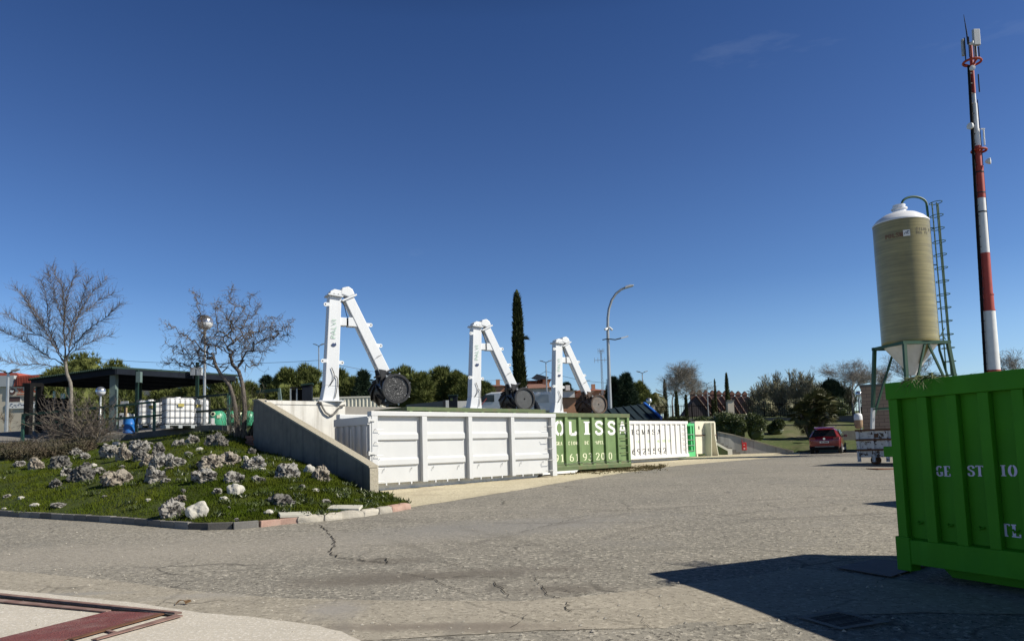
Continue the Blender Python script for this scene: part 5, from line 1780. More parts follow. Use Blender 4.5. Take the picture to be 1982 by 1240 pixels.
BIG = [(68, 907, 28, 25, 'o', 'round tan rock alone in the grass at the far left of the slope'), (37, 902, 20, 12, 'g', 'low grey rock beside the brown undergrowth at the far left'),
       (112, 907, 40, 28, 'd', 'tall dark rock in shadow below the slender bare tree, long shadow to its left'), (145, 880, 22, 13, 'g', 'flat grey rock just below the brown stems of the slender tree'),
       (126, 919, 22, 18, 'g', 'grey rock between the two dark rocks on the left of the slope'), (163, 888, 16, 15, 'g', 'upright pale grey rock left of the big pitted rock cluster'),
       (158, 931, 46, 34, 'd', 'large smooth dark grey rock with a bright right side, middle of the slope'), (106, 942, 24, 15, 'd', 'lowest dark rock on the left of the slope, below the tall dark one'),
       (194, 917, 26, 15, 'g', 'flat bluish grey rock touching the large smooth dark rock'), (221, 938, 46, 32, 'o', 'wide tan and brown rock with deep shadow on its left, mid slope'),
       (214, 885, 36, 30, 'g', 'big heavily pitted white and black rock high on the slope'), (238, 890, 26, 34, 'o', 'tall tan rock leaning on the big pitted white and black rock'),
       (267, 880, 38, 28, 'g', 'pale rough rock under the blue barrel and parapet'), (270, 890, 28, 18, 'd', 'dark low rock below the pale rough rock under the barrel'),
       (306, 879, 26, 26, 'd', 'dark rounded rock directly below the smaller caged tank'), (285, 901, 28, 26, 'o', 'pinkish tan rock at the top of the stacked rock column'),
       (304, 908, 26, 38, 'g', 'tall grey rock standing in the middle of the stacked rock column'), (330, 903, 40, 28, 'g', 'wide grey pitted rock on the right of the stacked rock column'),
       (299, 932, 38, 30, 'g', 'white and black holed rock at the foot of the stacked rock column'), (326, 911, 15, 9, 'o', 'small orange stone lying beside the stacked rock column'),
       (345, 864, 22, 17, 'g', 'rough grey rock close under the parapet, left of the lamp post'), (371, 859, 24, 22, 'g', 'jagged white rock close under the parapet below the globe lamp post'),
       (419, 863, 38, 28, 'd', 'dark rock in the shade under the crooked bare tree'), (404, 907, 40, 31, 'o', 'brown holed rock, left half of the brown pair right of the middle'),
       (440, 898, 36, 25, 'o', 'brown holed rock, right half of the brown pair right of the middle'), (393, 932, 44, 29, 'g', 'grey rock with a split top below the brown pair of rocks'),
       (451, 934, 36, 24, 'g', 'pale upper rock of the two touching holed rocks right of the middle'), (455, 954, 30, 24, 'w', 'white lower rock of the two touching holed rocks right of the middle'),
       (419, 957, 20, 14, 'g', 'small grey holed rock left of the two touching holed rocks'), (331, 1000, 46, 37, 'g', 'large white and grey boulder near the kerb'),
       (347, 972, 24, 15, 'o', 'orange tinted rock behind the large boulder near the kerb'), (380, 1000, 40, 30, 'w', 'smooth white angular boulder near the kerb'),
       (354, 954, 9, 11, 'd', 'small dark upright stone above the orange tinted rock'), (490, 907, 42, 29, 'g', 'grey black rock near the back corner of the concrete wing wall'),
       (475, 891, 12, 11, 'w', 'small bright white stone on the shoulder of the grey black rock'), (555, 926, 48, 32, 'g', 'biggest white holed rock next to the shaded concrete wing wall'),
       (598, 914, 20, 18, 'w', 'white stone between the biggest holed rock and the pointed brown rock'), (621, 932, 27, 38, 'o', 'pointed brown grey rock leaning by the shaded concrete wing wall'),
       (499, 934, 25, 15, 'g', 'small grey rock left of the biggest holed rock'), (544, 978, 48, 23, 'd', 'low grey rock in the grass above the two concrete slabs'),
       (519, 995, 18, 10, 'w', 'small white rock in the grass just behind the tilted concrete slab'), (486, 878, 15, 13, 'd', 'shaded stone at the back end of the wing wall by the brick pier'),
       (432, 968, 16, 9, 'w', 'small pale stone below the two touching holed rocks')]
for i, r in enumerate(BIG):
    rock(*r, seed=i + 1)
for i, (px, py, w_, h_) in enumerate([(67, 980, 20, 8), (113, 980, 32, 9), (201, 962, 10, 5), (286, 969, 12, 6), (457, 1008, 14, 6), (321, 933, 18, 10), (507, 911, 14, 8), (547, 992, 13, 6), (583, 943, 13, 7),
                                      (610, 951, 15, 7), (630, 973, 18, 8), (443, 983, 7, 4), (657, 959, 10, 5), (579, 958, 7, 4), (12, 962, 14, 7), (40, 965, 12, 6), (205, 876, 15, 8), (255, 868, 14, 8), (180, 902, 12, 7),
                                      (235, 905, 11, 6), (365, 880, 14, 8), (385, 872, 13, 8), (345, 930, 10, 6), (470, 905, 9, 5), (8, 985, 8, 4), (640, 1000, 6, 3), (262, 858, 20, 9), (225, 862, 18, 9), (290, 862, 16, 8)]):
    rock(px, py, w_, h_, 'g' if i % 3 else 'w', 'small pale stone half sunk in the grass of the rocky slope', 'small stones in the grass', seed=100 + i)
for (px, py, L_, rz, rx, lab) in ((571, 999, 0.62, 0.42, 0.10, 'tilted pale concrete slab lying in the grass near the kerb, left one'), (668, 986, 0.68, -0.05, 0.16, 'flat pale concrete slab lying in the grass near the wing wall pillar')):
    p = on_mound(px, py) or G(px, py)
    o = MB().box(-L_ / 2, L_ / 2, -0.16, 0.16, 0, 0.06).build('concrete_slab', MT['slab'], bevel=0.008)
    o.location, o.rotation_euler = (p.x, p.y, p.z + 0.01), (rx, 0.03, rz)
    tag(o, lab, 'slab')

# ------------------------------------------------------------------ kerb blocks
kl = resample([Vector(c[0]) for c in cols], 400)
kd = [0]
for a, c in zip(kl, kl[1:]):
    kd.append(kd[-1] + (c - a).length)
def kerb_at(s):
    i = min(len(kd) - 2, max(0, int(np.searchsorted(kd, s)) - 1))
    f = (s - kd[i]) / max(1e-6, kd[i + 1] - kd[i])
    return kl[i].lerp(kl[i + 1], f), (kl[i + 1] - kl[i]).normalized()
def s_of(px):
    best = min(range(len(kl)), key=lambda i: abs(px - (W_ / 2 + F_ * kl[i].x / kl[i].y)))
    return kd[best]
s_grey, s_pink, s_pale, s_loose = s_of(498), s_of(578), s_of(607), s_of(620)
kb = MB().box(-0.222, 0.222, -0.07, 0.07, -0.12, 0.13).build('kerb_block', MT['kerb_grey'], bevel=0.012)
tag(kb, 'dark grey kerb block in the unbroken row edging the grass slope', 'kerb block', 'kerb blocks along the grass slope')
kr = random.Random(9)
def put_block(o, s, lift=0.0, yaw=0.0):
    p, d = kerb_at(s)
    o.location = (p.x, p.y, gz(p.x, p.y) + lift + kr.uniform(-0.008, 0.004))
    o.rotation_euler = (kr.uniform(-0.03, 0.03), kr.uniform(-0.01, 0.01), math.atan2(d.y, d.x) + yaw + kr.uniform(-0.015, 0.015))
nk = int(round((s_grey - 0.08) / 0.455))
first = True
for ik in range(nk):
    s = 0.08 + (s_grey - 0.08) * (ik + 0.5) / nk
    o = kb if first else kb.copy()
    if not first:
        C.objects.link(o)
    first = False
    put_block(o, s)
    o.scale.x = (s_grey - 0.08) / nk / 0.452
for i in range(2):
    o = MB().box(-0.26, 0.26, -0.07, 0.07, -0.12, 0.12).build('kerb_block', MT['kerb_pink'], bevel=0.014)
    put_block(o, s_grey + 0.01 + (s_pink - s_grey) * (0.25 + 0.5 * i))
    o.scale.x = (s_pink - s_grey) / 1.06
    tag(o, ['pinkish kerb block next to the dark grey row', 'pinkish kerb block next to the pale broken one'][i], 'kerb block')
def worn(name, L_, m, sd, label):
    bm = bmesh.new()
    bmesh.ops.create_cube(bm, size=1)
    bmesh.ops.subdivide_edges(bm, edges=bm.edges, cuts=5, use_grid_fill=True)
    for v in bm.verts:
        d = v.co.copy()
        v.co = d.normalized() * (d.length * 0.55 + 0.32)
        v.co += Vector(noise.noise_vector(d * 2.2 + Vector((sd * 5, 0, 0)))) * 0.09
        v.co = (v.co.x * L_, v.co.y * 0.2, v.co.z * 0.19)
    me = bpy.data.meshes.new(name)
    bm.to_mesh(me)
    bm.free()
    me.materials.append(m)
    o = bpy.data.objects.new(name, me)
    C.objects.link(o)
    tag(o, label, 'kerb block')
    return o
put_block(worn('kerb_block', 0.5, MT['kerb_pale'], 1, 'broken pale kerb block ending the straight row'), (s_pink + s_pale) / 2 + 0.05, 0.03)
for px, L_, mk_, lab in ((640, 0.36, 'kerb_pale', 'loose pale kerb stone after the gap, leftmost of the loose ones'), (674, 0.55, 'kerb_pale', 'long loose pale kerb stone, second after the gap'),
                         (709, 0.46, 'kerb_pale', 'rounded loose kerb stone just left of the wing wall pillar'), (737, 0.38, 'kerb_pale', 'rounded loose kerb stone before the two pink ones'),
                         (757, 0.38, 'kerb_pink', 'pink loose kerb stone next to the end of the row'), (775, 0.34, 'kerb_pink', 'last pink kerb stone at the tip of the grass')):
    put_block(worn('kerb_block', L_, MT[mk_], px, lab), s_of(px), 0.04, kr.uniform(-0.15, 0.15))

# ------------------------------------------------------------------ parapet, railing, lamps and tanks on the left
def upl(px, back=0.0):
    """point on the upper paving just behind the parapet"""
    p = left_front(px)
    k = p[0] / p[1]
    return Vector((k * (p[1] + back), p[1] + back, p[2] + (zt(p[1] + back) - p[2]) * min(1, back / 8)))
t = thing('parapet_wall', 'low dark concrete kerb wall along the top of the rocky slope', 'low wall', tuple(upl(320)))
t.location = (0, 0, 0)
pxs = [192, 230, 268, 302, 337, 372, 408, 442]
for a, c in zip(pxs, pxs[1:]):
    b = MB()
    p, q = upl(a), upl(c - 0.7)
    for P_ in (p, q):
        P_.z += 0.06
    b.bar(p, q, 0.22, 0.36)
    b.build('wall_block', MT['concrete_dark'], t)
t = thing('railing', 'dark green two bar steel railing along the edge above the rocky slope', 'railing')
rp = [(38, 803, 842), (118, 796, 838), (199, 788, 838), (297, 778, 833), (378, 769, 827), (440, 763, 822)]
P0 = []
for px, yt, yb in rp:
    p = upl(px, 0.25)
    P0.append((p, at(px, yt, p.y).z, at(px, (yt + yb) / 2 - 1, p.y).z))
for (p, zt1, zm1) in P0:
    b = MB()
    b.box(p.x - 0.05, p.x + 0.05, p.y - 0.04, p.y + 0.04, p.z - 0.1, zt1 - 0.04)
    b.build('post', MT['rail_green'], t)
for kx in (1, 2):
    b = MB()
    for u, v in zip(P0, P0[1:]):
        b.bar((u[0].x, u[0].y - 0.085, u[kx] - (0 if kx == 1 else 0)), (v[0].x, v[0].y - 0.085, v[kx]), 0.06, 0.085)
    b.build('rail', MT['dark_green_steel'], t)
def globe_lamp(name, px, pyc, rpx, Y, label, zb=None, rp_=0.045):
    c = at(px, pyc, Y)
    z0 = zt(Y) if zb is None else zb
    r = rpx * Y / F_
    t = thing(name, label, 'street lamp', (c.x, c.y, z0), 0)
    h = c.z - z0
    b = MB()
    b.tube([(0, 0, 0), (0, 0, 1.2), (0, 0, 1.22), (0, 0, h - r * 0.9)], [rp_ * 1.35, rp_ * 1.35, rp_, rp_ * 0.9], 10)
    b.build('pole', MT['galv'], t, smooth=40)
    b = MB()
    b.lathe([(r * math.sin(math.pi * (0.04 + 0.46 * i / 8)), -r * math.cos(math.pi * (0.04 + 0.46 * i / 8))) for i in range(9)], 22, (0, 0, h))
    b.build('globe', MT['globe'], t, smooth=60)
    b = MB()
    b.lathe([(r * 1.02, -0.02)] + [(max(0.004, r * 1.02 * math.cos(math.pi / 2 * i / 8)), r * 1.0 * math.sin(math.pi / 2 * i / 8)) for i in range(9)], 22, (0, 0, h))
    b.build('globe_cap', MT['globe_cap'], t, smooth=60)
    return t
globe_lamp('globe_lamp', 397, 624, 15, 30.0, 'tall globe street lamp rising through the crooked bare tree', upl(397, 0.4).z, 0.055)
globe_lamp('globe_lamp', 195, 757, 9, 30.5, 'globe lamp on a thin pole under the shelter, beside the slender tree', upl(195, 0.5).z)

# shelter
t = thing('shelter', 'open dark steel shelter with a flat corrugated roof above the rocky slope', 'shelter')
Q0, Q1, Q3 = at(225, 711, 33.0), at(455, 725.5, 37.0), at(62, 734, 36.2)
zr_ = Q0.z
Q1.z, Q3.z = at(455, 725.5, 37).z, at(62, 734, 36.2).z
Q2 = Q1 + Q3 - Q0
b = MB()
N_ = 46
e1_, e3_ = (Q1 - Q0), (Q3 - Q0)
for (A_, E_, F__) in ((Q0, e3_, e1_),):
    P_ = []
    for i in range(N_ * 2 + 1):
        u = i / (N_ * 2)
        dz_ = 0.045 * (1 if (i % 2) else -1)
        P_.append([tuple(A_ + E_ * u + F__ * v + Vector((0, 0, dz_ + dd))) for v, dd in ((-0.03, 0), (1.03, 0))])
    b.grid(P_)
    P2 = [[(p[0], p[1], p[2] - 0.02) for p in row] for row in P_]
    b.grid(P2)
b.build('corrugated_roof', MT['dark_green_steel'], t)
b = MB()
for p, q in ((Q0, Q1), (Q0, Q3), (Q1, Q2), (Q3, Q2)):
    dn = Vector((0, 0, -0.18))
    b.bar(p + dn, q + dn, 0.10, 0.24)
b.build('fascia_beam', MT['navy'], t)
for i in (1, 2, 3):
    b = MB()
    p, q = Q0 + e3_ * (i / 4), Q1 + e3_ * (i / 4)
    b.bar(p + Vector((0, 0, -0.22)), q + Vector((0, 0, -0.22)), 0.08, 0.2)
    b.build('rafter', MT['navy'], t)
def post_to(px, pyb, Y, w, m, ztop=None, pyt=None, par=t, name='post'):
    p = at(px, pyb, Y)
    zb = min(p.z, zt(Y)) - 0.1
    zz = at(px, pyt, Y).z if pyt else ztop
    b = MB()
    b.box(p.x - w / 2, p.x + w / 2, p.y - w / 2, p.y + w / 2, zb, zz)
    return b.build(name, m, par)
post_to(219, 822, 33.5, 0.26, MT['grey_green'], pyt=722)
post_to(264, 832, 33.2, 0.12, MT['dark_green_steel'], pyt=716)
post_to(271, 815, 36.5, 0.10, MT['dark_green_steel'], pyt=734)
post_to(381, 827, 35.5, 0.13, MT['dark_green_steel'], pyt=701)
post_to(445, 800, 37.2, 0.12, MT['dark_green_steel'], pyt=732)
post_to(71, 832, 36.0, 0.14, MT['dark_green_steel'], pyt=738)
post_to(130, 822, 39.5, 0.12, MT['dark_green_steel'], pyt=735)
p = at(268, 722, 33.0)
MB().box(p.x - 0.06, p.x + 0.13, p.y - 0.1, p.y + 0.1, p.z - 0.42, p.z + 0.06).build('junction_box', MT['grey_green'], t)
for dx in (-0.16, 0.14):
    p = at(381 + dx * 40, 716, 35.2)
    MB().box(p.x - 0.11, p.x + 0.11, p.y - 0.1, p.y + 0.1, p.z - 0.25, p.z + 0.13).build('floodlight', MT['panel_grey'], t)
t = thing('portal_frame', 'black steel portal frame at the left end of the shelter', 'steel frame')
post_to(53.5, 836, 33.0, 0.26, MT['black'], pyt=743, par=t)
post_to(76, 830, 35.0, 0.2, MT['black'], pyt=743, par=t)
p, q = at(48, 744.5, 33), at(78, 744.5, 35)
b = MB()
b.bar(p, q, 0.2, 0.18)
b.build('lintel', MT['black'], t)

# black tank, signs, pump boxes
c = at(104, 828, 37.0)
t = thing('water_tank', 'big black cylindrical tank in the shade under the shelter', 'tank', (c.x, c.y, zt(37)))
r_, h_ = 0.82, at(104, 772, 37).z - zt(37)
b = MB()
b.lathe([(r_, 0), (r_, h_ - 0.35), (r_ * 0.93, h_ - 0.15), (r_ * 0.7, h_ - 0.03), (0.3, h_), (0.02, h_)], 30)
b.build('tank_body', MT['navy'], t, smooth=40)
b = MB()
for k in range(5):
    b.lathe([(r_ + 0.015, 0.3 + 0.3 * k), (r_ + 0.015, 0.36 + 0.3 * k)], 30)
b.build('hoops', MT['black'], t)
def sign(px, py, wpx, hpx, Y, name, label, m, posts=True, art=None):
    c = at(px, py, Y)
    k = Y / F_
    t = thing(name, label, 'sign', (c.x, c.y, zt(Y)))
    z = c.z - zt(Y)
    MB().box(-wpx * k / 2, wpx * k / 2, -0.02, 0.02, z - hpx * k / 2, z + hpx * k / 2).build('panel', m, t)
    MB().box(-0.03, 0.03, 0.022, 0.07, 0, z + hpx * k / 2 - 0.02).build('post', MT['dark_metal'], t)
    if art:
        art(t, z, k)
    return t
mint = mat('sign_mint', (0.24, 0.45, 0.40), 0.5)
def runner(t, z, k):
    b = MB()
    b.lathe([(0.03, -0.024), (0.03, -0.022)], 8, (0.05, 0, z + 0.10), axis='y')
    b.prism([(0.0, 0.06), (0.06, 0.06), (0.02, -0.03), (0.07, -0.10), (0.04, -0.11), (-0.02, -0.05), (-0.07, -0.12), (-0.10, -0.11), (-0.04, -0.02)], (0, -0.0255, z), (1, 0, 0), (0, 0, 1), (0, 0.003, 0))
    b.build('pictogram', MT['ink_white'], t)
sign(122, 766, 8.5, 10, 36.0, 'safety_sign', 'small green safety sign with a white running figure above the black tank', mint, art=runner)
sign(105, 763, 4.5, 13, 36.0, 'safety_sign', 'narrow pale green sign above the black tank', mint)
sign(241, 780, 15, 8, 31.5, 'notice_board', 'small grey notice board behind the blue barrel', MT['panel_grey'])
def pump(px, py, w_, h_, Y, label):
    c = at(px, py, Y)
    t = thing('pump_cabinet', label, 'cabinet', (c.x, c.y, c.z - h_))
    b = MB()
    b.box(-w_ / 2, w_ / 2, 0, 0.4, 0, h_)
    b.build('housing', MT['white_clean'], t, bevel=0.03)
    MB().box(-w_ * 0.35, -w_ * 0.05, -0.012, -0.002, h_ * 0.62, h_ * 0.85).build('dial_panel', MT['black'], t)
    MB().box(-w_ * 0.4, w_ * 0.4, -0.012, -0.002, h_ * 0.1, h_ * 0.14).build('grille', MT['black'], t)
pump(237, 799, 0.34, 0.7, 33, 'white pump cabinet behind the blue barrel, left one')
pump(249, 801, 0.36, 0.66, 33.2, 'white pump cabinet behind the blue barrel, right one')
# blue barrel and the stick in it
c = upl(247, 0.55)
t = thing('barrel', 'bright blue plastic barrel standing behind the parapet', 'barrel', tuple(c))
k = c.y / F_
r_ = 11 * k
h_ = at(247, 806.5, c.y).z - c.z
b = MB()
b.lathe([(r_ * 0.86, 0), (r_ * 0.9, 0.03), (r_ * 0.92, h_ * 0.28), (r_ * 1.0, h_ * 0.30), (r_ * 0.97, h_ * 0.34), (r_ * 0.99, h_ * 0.66), (r_ * 1.03, h_ * 0.68), (r_ * 0.98, h_ * 0.72), (r_ * 0.98, h_ * 0.96), (r_ * 1.04, h_ * 0.97), (r_ * 1.04, h_), (r_ * 0.9, h_), (r_ * 0.88, h_ - 0.05)], 26)
b.build('barrel_body', MT['barrel_blue'], t, smooth=35)
MB().box(-r_ * 0.8, -r_ * 0.45, -r_ * 1.02, -r_ * 0.9, h_ * 0.52, h_ * 0.66).build('handle', MT['dry_stem'], t)
o = MB().tube([(0, 0, 0), (0.02, 0, 1.0)], 0.035, 8).build('broom_handle', mat('wood_pale', (0.45, 0.33, 0.2), 0.7))
o.location = (c.x - 0.13, c.y - 0.02, c.z + h_ - 0.62)
tag(o, 'pale wooden broom handle sticking out of the blue barrel', 'broom handle')
# caged plastic tanks
def ibc(px, pyb, Y, rz, wx, wy, h, label):
    c = at(px, pyb, Y)
    t = thing('caged_tank', label, 'liquid tank', tuple(c), rz, 'white caged liquid tanks')
    b = MB()
    b.box(-wx / 2 + 0.03, wx / 2 - 0.03, -wy / 2 + 0.03, wy / 2 - 0.03, 0.15, h - 0.04)
    b.build('bottle', MT['ibc_plastic'], t, bevel=0.09)
    MB().lathe([(0.11, h - 0.05), (0.11, h + 0.03)], 16).build('lid', MT['ibc_plastic'], t)
    b = MB()
    nx, ny = 6, 6
    for i in range(nx + 1):
        x = -wx / 2 + wx * i / nx
        for y in (-wy / 2, wy / 2):
            b.bar((x, y, 0.14), (x, y, h), 0.013, 0.013, (0, 1, 0))
    for j in range(1, ny):
        y = -wy / 2 + wy * j / ny
        for x in (-wx / 2, wx / 2):
            b.bar((x, y, 0.14), (x, y, h), 0.013, 0.013, (0, 1, 0))
    for kk in range(5):
        z = 0.17 + (h - 0.18) * kk / 4
        for y in (-wy / 2 - 0.01, wy / 2 + 0.01):
            b.bar((-wx / 2, y, z), (wx / 2, y, z), 0.016, 0.016)
        for x in (-wx / 2 - 0.01, wx / 2 + 0.01):
            b.bar((x, -wy / 2, z), (x, wy / 2, z), 0.016, 0.016)
    b.build('cage', MT['dark_metal'], t)
    for x in (-wx / 2 + 0.1, 0, wx / 2 - 0.1):
        MB().box(x - 0.07, x + 0.07, -wy / 2, wy / 2, 0, 0.10).build('pallet_foot', MT['panel_grey'], t)
    MB().box(-wx / 2, wx / 2, -wy / 2, wy / 2, 0.103, 0.135).build('pallet_deck', MT['panel_grey'], t)
    MB().box(-0.1, 0.12, -wy / 2 - 0.024, -wy / 2 - 0.02, h * 0.68, h * 0.78).build('label_plate', MT['sticker_yellow'], t)
    return t
ibc(291, 828, 31.0, R(30), 1.0, 0.92, 1.17, 'smaller looking white caged tank next to the blue barrel')
ibc(344, 829, 29.6, R(36), 1.12, 1.0, 1.24, 'white caged tank in the middle, its yellowed sticker at the top')
ibc(377, 828, 30.4, R(36), 0.95, 0.95, 1.2, 'white caged tank behind the globe lamp pole, next to the green bins')
# recycling igloos
def bin_(px, pyb, Y, w_, h_, rz, label):
    c = at(px, pyb, Y)
    t = thing('recycling_bin', label, 'recycling bin', tuple(c), rz, 'green recycling bins')
    b = MB()
    b.lathe([(w_ * 0.47, 0), (w_ * 0.5, 0.05), (w_ * 0.5, h_ * 0.55), (w_ * 0.46, h_ * 0.75), (w_ * 0.36, h_ * 0.9), (w_ * 0.2, h_ * 0.98), (0.02, h_)], 24)
    b.build('shell', MT['bin_green'], t, smooth=50)
    MB().lathe([(0.10, -w_ * 0.5), (0.10, -w_ * 0.2)], 14, (-w_ * 0.16, 0, h_ * 0.76), axis='y').build('chute_rim', MT['ink_cream'], t)
    MB().lathe([(0.065, -w_ * 0.508), (0.065, -w_ * 0.502)], 14, (-w_ * 0.16, 0, h_ * 0.76), axis='y').build('chute_hole', MT['black'], t)
    for (x, z, ww, hh, m) in ((-0.13, 0.14, 0.16, 0.26, 'ink_white'), (0.12, 0.40, 0.14, 0.14, 'ink_cream'), (-0.13, 0.02, 0.24, 0.11, 'ink_white')):
        yy = -math.sqrt(max(0.01, (w_ * 0.5) ** 2 - (abs(x) + ww / 2) ** 2)) - 0.012
        MB().box(x - ww / 2, x + ww / 2, -w_ * 0.512, -w_ * 0.35, z, z + hh).build('poster', MT[m], t)
    return t
bin_(421, 826, 34.5, 0.78, 0.78, R(10), 'green recycling bin with posters at the end of the row of white tanks')
bin_(447, 824, 35.5, 0.6, 0.72, R(10), 'green recycling bin half hidden by the trunks of the crooked tree')
bin_(479, 824, 35.0, 0.78, 0.72, R(-30), 'green recycling bin just left of the concrete wing wall')
# ------------------------------------------------------------------ things on and beyond the platform
def onterr(px, Y, right=False):
    p = at(px, 800, Y)
    return p.x
def block(t, name, x0, x1, y0, y1, z0, z1, m, bevel=0):
    return MB().box(x0, x1, y0, y1, z0, z1).build(name, m, t, bevel=bevel)
def rect_px(px0, py0, px1, py1, Y):
    a, c = at(px0, py1, Y), at(px1, py0, Y)
    return a, c

# cream shipping container
a, c = at(604, 790, 55), at(738, 776.5, 55)
z1 = at(660, 770.5, 55).z
t = thing('shipping_container', 'cream ribbed shipping container behind the first white crane post', 'container', (a.x, 55, 3.38), R(2))
Lc = c.x - a.x
block(t, 'body', 0, Lc, 0.05, 2.3, 0.0, z1 - 3.38, MT['cabin_cream'])
block(t, 'roof_rail', -0.03, Lc + 0.03, -0.02, 2.35, z1 - 3.38 + 0.003, z1 - 3.38 + 0.12, MT['cabin_cream'])
b = MB()
n = int(Lc / 0.28)
for i in range(n):
    x = 0.1 + (Lc - 0.2) * i / n
    b.prism([(0, 0.05), (0.05, 0.0), (0.13, 0.0), (0.18, 0.05)], (x, 0, 0.1), (1, 0, 0), (0, 1, 0), (0, 0, z1 - 3.38 - 0.12))
o = b.build('ribbed_side', MT['cabin_cream'], t)
# dark hopper frame and its cover
c = at(582, 778, 31.5)
k = 31.5 / F_
t = thing('control_cabin', 'dark navy steel cabin with a sloping lid beside a black open frame on the dock', 'cabin', (c.x, 31.5, DOCKZ), R(10))
h = at(582, 742, 31.5).z - DOCKZ
block(t, 'cabin_box', 0.06, 0.46, 0, 0.5, 0, h - 0.1, MT['navy'])
MB().prism([(0.0, h - 0.095), (0.5, h - 0.04), (0.5, h + 0.03), (0.02, h - 0.02)], (0, -0.06, 0), (1, 0, 0), (0, 0, 1), (0, 0.62, 0)).build('lid', MT['dark_green_steel'], t)
block(t, 'back_panel', -0.42, 0.05, 0.25, 0.30, 0.1, h - 0.22, MT['black'])
for x in (-0.46, -0.20):
    block(t, 'post', x, x + 0.06, 0.1, 0.18, 0, h - 0.2, MT['galv'])
block(t, 'top_bar', -0.46, 0.05, 0.1, 0.18, h - 0.196, h - 0.13, MT['black'])
# bent green guard post and black rail beside the wing wall
c = at(541, 777, 29.0)
t = thing('barrier_post', 'leaning grey green post with a black barrier bar behind the concrete wing wall', 'barrier', (c.x, 29.0, DOCKZ - 0.05))
zz = at(540, 751, 29).z - DOCKZ + 0.05
MB().bar((0.06, 0, 0), (-0.02, 0, zz), 0.15, 0.1, (0, 1, 0), w2=0.10).build('post', MT['grey_green'], t)
p0, p1 = at(497, 758, 28.9), at(539, 754, 28.9)
MB().bar(p0 - Vector(t.location) + Vector((0, 0, 0)), p1 - Vector(t.location), 0.1, 0.12).build('bar', MT['dark_green_steel'], t)
# grey garden wall, cabinets and booth behind the second container row
a, c = at(786, 795, 50), at(858, 776, 47)
t = thing('garden_wall', 'long grey wall in shade between the two nearest cranes', 'wall', (a.x, 50, 3.3), math.atan2(c.y - a.y, c.x - a.x))
Lg = math.hypot(c.x - a.x, c.y - a.y)
MB().prism([(0, 0), (Lg, 0), (Lg, at(858, 775.5, 47).z - 3.3), (0, at(786, 783, 50).z - 3.3)], (0, 0, 0), (1, 0, 0), (0, 0, 1), (0, 0.25, 0)).build('wall_face', MT['wall_grey'], t)
c = at(862, 786, 44)
t = thing('meter_cabinet', 'small cabinet with a white lit side next to the dark booth', 'cabinet', (c.x, 44, DOCKZ - 0.05))
h = at(866, 772, 44).z - DOCKZ
block(t, 'dark_side', -0.15, 0.02, 0, 0.4, 0, h, MT['dark_metal'])
block(t, 'white_door', 0.024, 0.20, -0.01, 0.4, 0, h - 0.02, MT['white_paint'])
c = at(876, 787, 43)
t = thing('ticket_booth', 'dark navy booth with a small window and flat lid, left of the second crane', 'booth', (c.x, 43, DOCKZ - 0.02))
h = at(876, 762.5, 43).z - DOCKZ
block(t, 'booth_body', -0.22, 0.26, 0, 0.5, 0, h - 0.08, MT['navy'])
block(t, 'booth_lid', -0.26, 0.30, -0.06, 0.55, h - 0.077, h, MT['dark_green_steel'])
block(t, 'window_pane', -0.12, 0.02, -0.008, -0.002, h - 0.36, h - 0.18, MT['bush_leaf'])
a, c = at(884, 790, 54), at(912, 775, 54)
t = thing('garden_wall', 'short bright white wall between the dark booth and the second crane', 'wall', (a.x, 54, 3.3))
block(t, 'wall_face', 0, c.x - a.x, 0, 0.2, 0, c.z - 3.3, MT['wall_white'])

# white van with open rear door
YV = 47.0
c = at(1032, 790, YV)
t = thing('delivery_van', 'white van in its own shade with the rear door open behind the second crane roller', 'van', (c.x, YV, DOCKZ), R(180 - 9))
hv = at(1000, 756.5, YV).z - DOCKZ
Lv = (at(1032, 790, YV).x - at(890, 790, YV + 1).x) / math.cos(R(9))
wv = 1.9
b = MB()
prof = [(0, 0.35), (Lv - 0.05, 0.35), (Lv, 0.55), (Lv - 0.03, 0.85), (Lv - 0.35, 1.02), (Lv - 1.0, 1.12), (Lv - 1.75, hv - 0.10), (Lv - 2.1, hv), (0.12, hv), (0, hv - 0.1)]
b.prism(prof, (0, 0, 0), (1, 0, 0), (0, 0, 1), (0, -wv, 0))
b.build('body', MT['van_white'], t, bevel=0.07)
b = MB()
b.prism([(Lv - 1.05, 1.20), (Lv - 1.70, hv - 0.14), (Lv - 2.3, hv - 0.16), (Lv - 2.3, 1.18)], (0, 0.004, 0), (1, 0, 0), (0, 0, 1), (0, 0.012, 0))
b.build('side_window', MT['glass_dark'], t)
b = MB()
b.bar((Lv - 0.98, -wv / 2, 1.16), (Lv - 1.72, -wv / 2, hv - 0.1), wv - 0.2, 0.03, (1, 0, 1))
b.build('windscreen', MT['glass_dark'], t)
for x in (1.0, Lv - 0.9):
    for y in (-0.2, -wv + 0.0):
        b = MB()
        b.lathe([(0.33, 0), (0.33, 0.2)], 20, (x, y, 0.33), axis='y')
        w_ = b.build('wheel', MT['rubber'], t, smooth=40)
        MB().lathe([(0.2, 0.203), (0.2, 0.206)], 16, (x, y, 0.33), axis='y').build('rim', MT['alloy'], w_)
block(t, 'cargo_opening', -0.01, -0.004, -wv + 0.1, -0.1, 0.5, hv - 0.2, MT['black'])
b = MB()
b.box(-1.18, -0.02, 0.0, 0.06, 0.45, hv - 0.12)
d = b.build('rear_door', MT['van_white'], t, bevel=0.03)
MB().box(-1.02, -0.18, 0.062, 0.075, 1.0, hv - 0.28).build('door_panel', MT['panel_grey'], d, bevel=0.02)
MB().box(-1.18, -0.02, 0.062, 0.09, 0.48, 0.56).build('door_sill', MT['white_clean'], d)
c = at(1040, 788, 45.2)
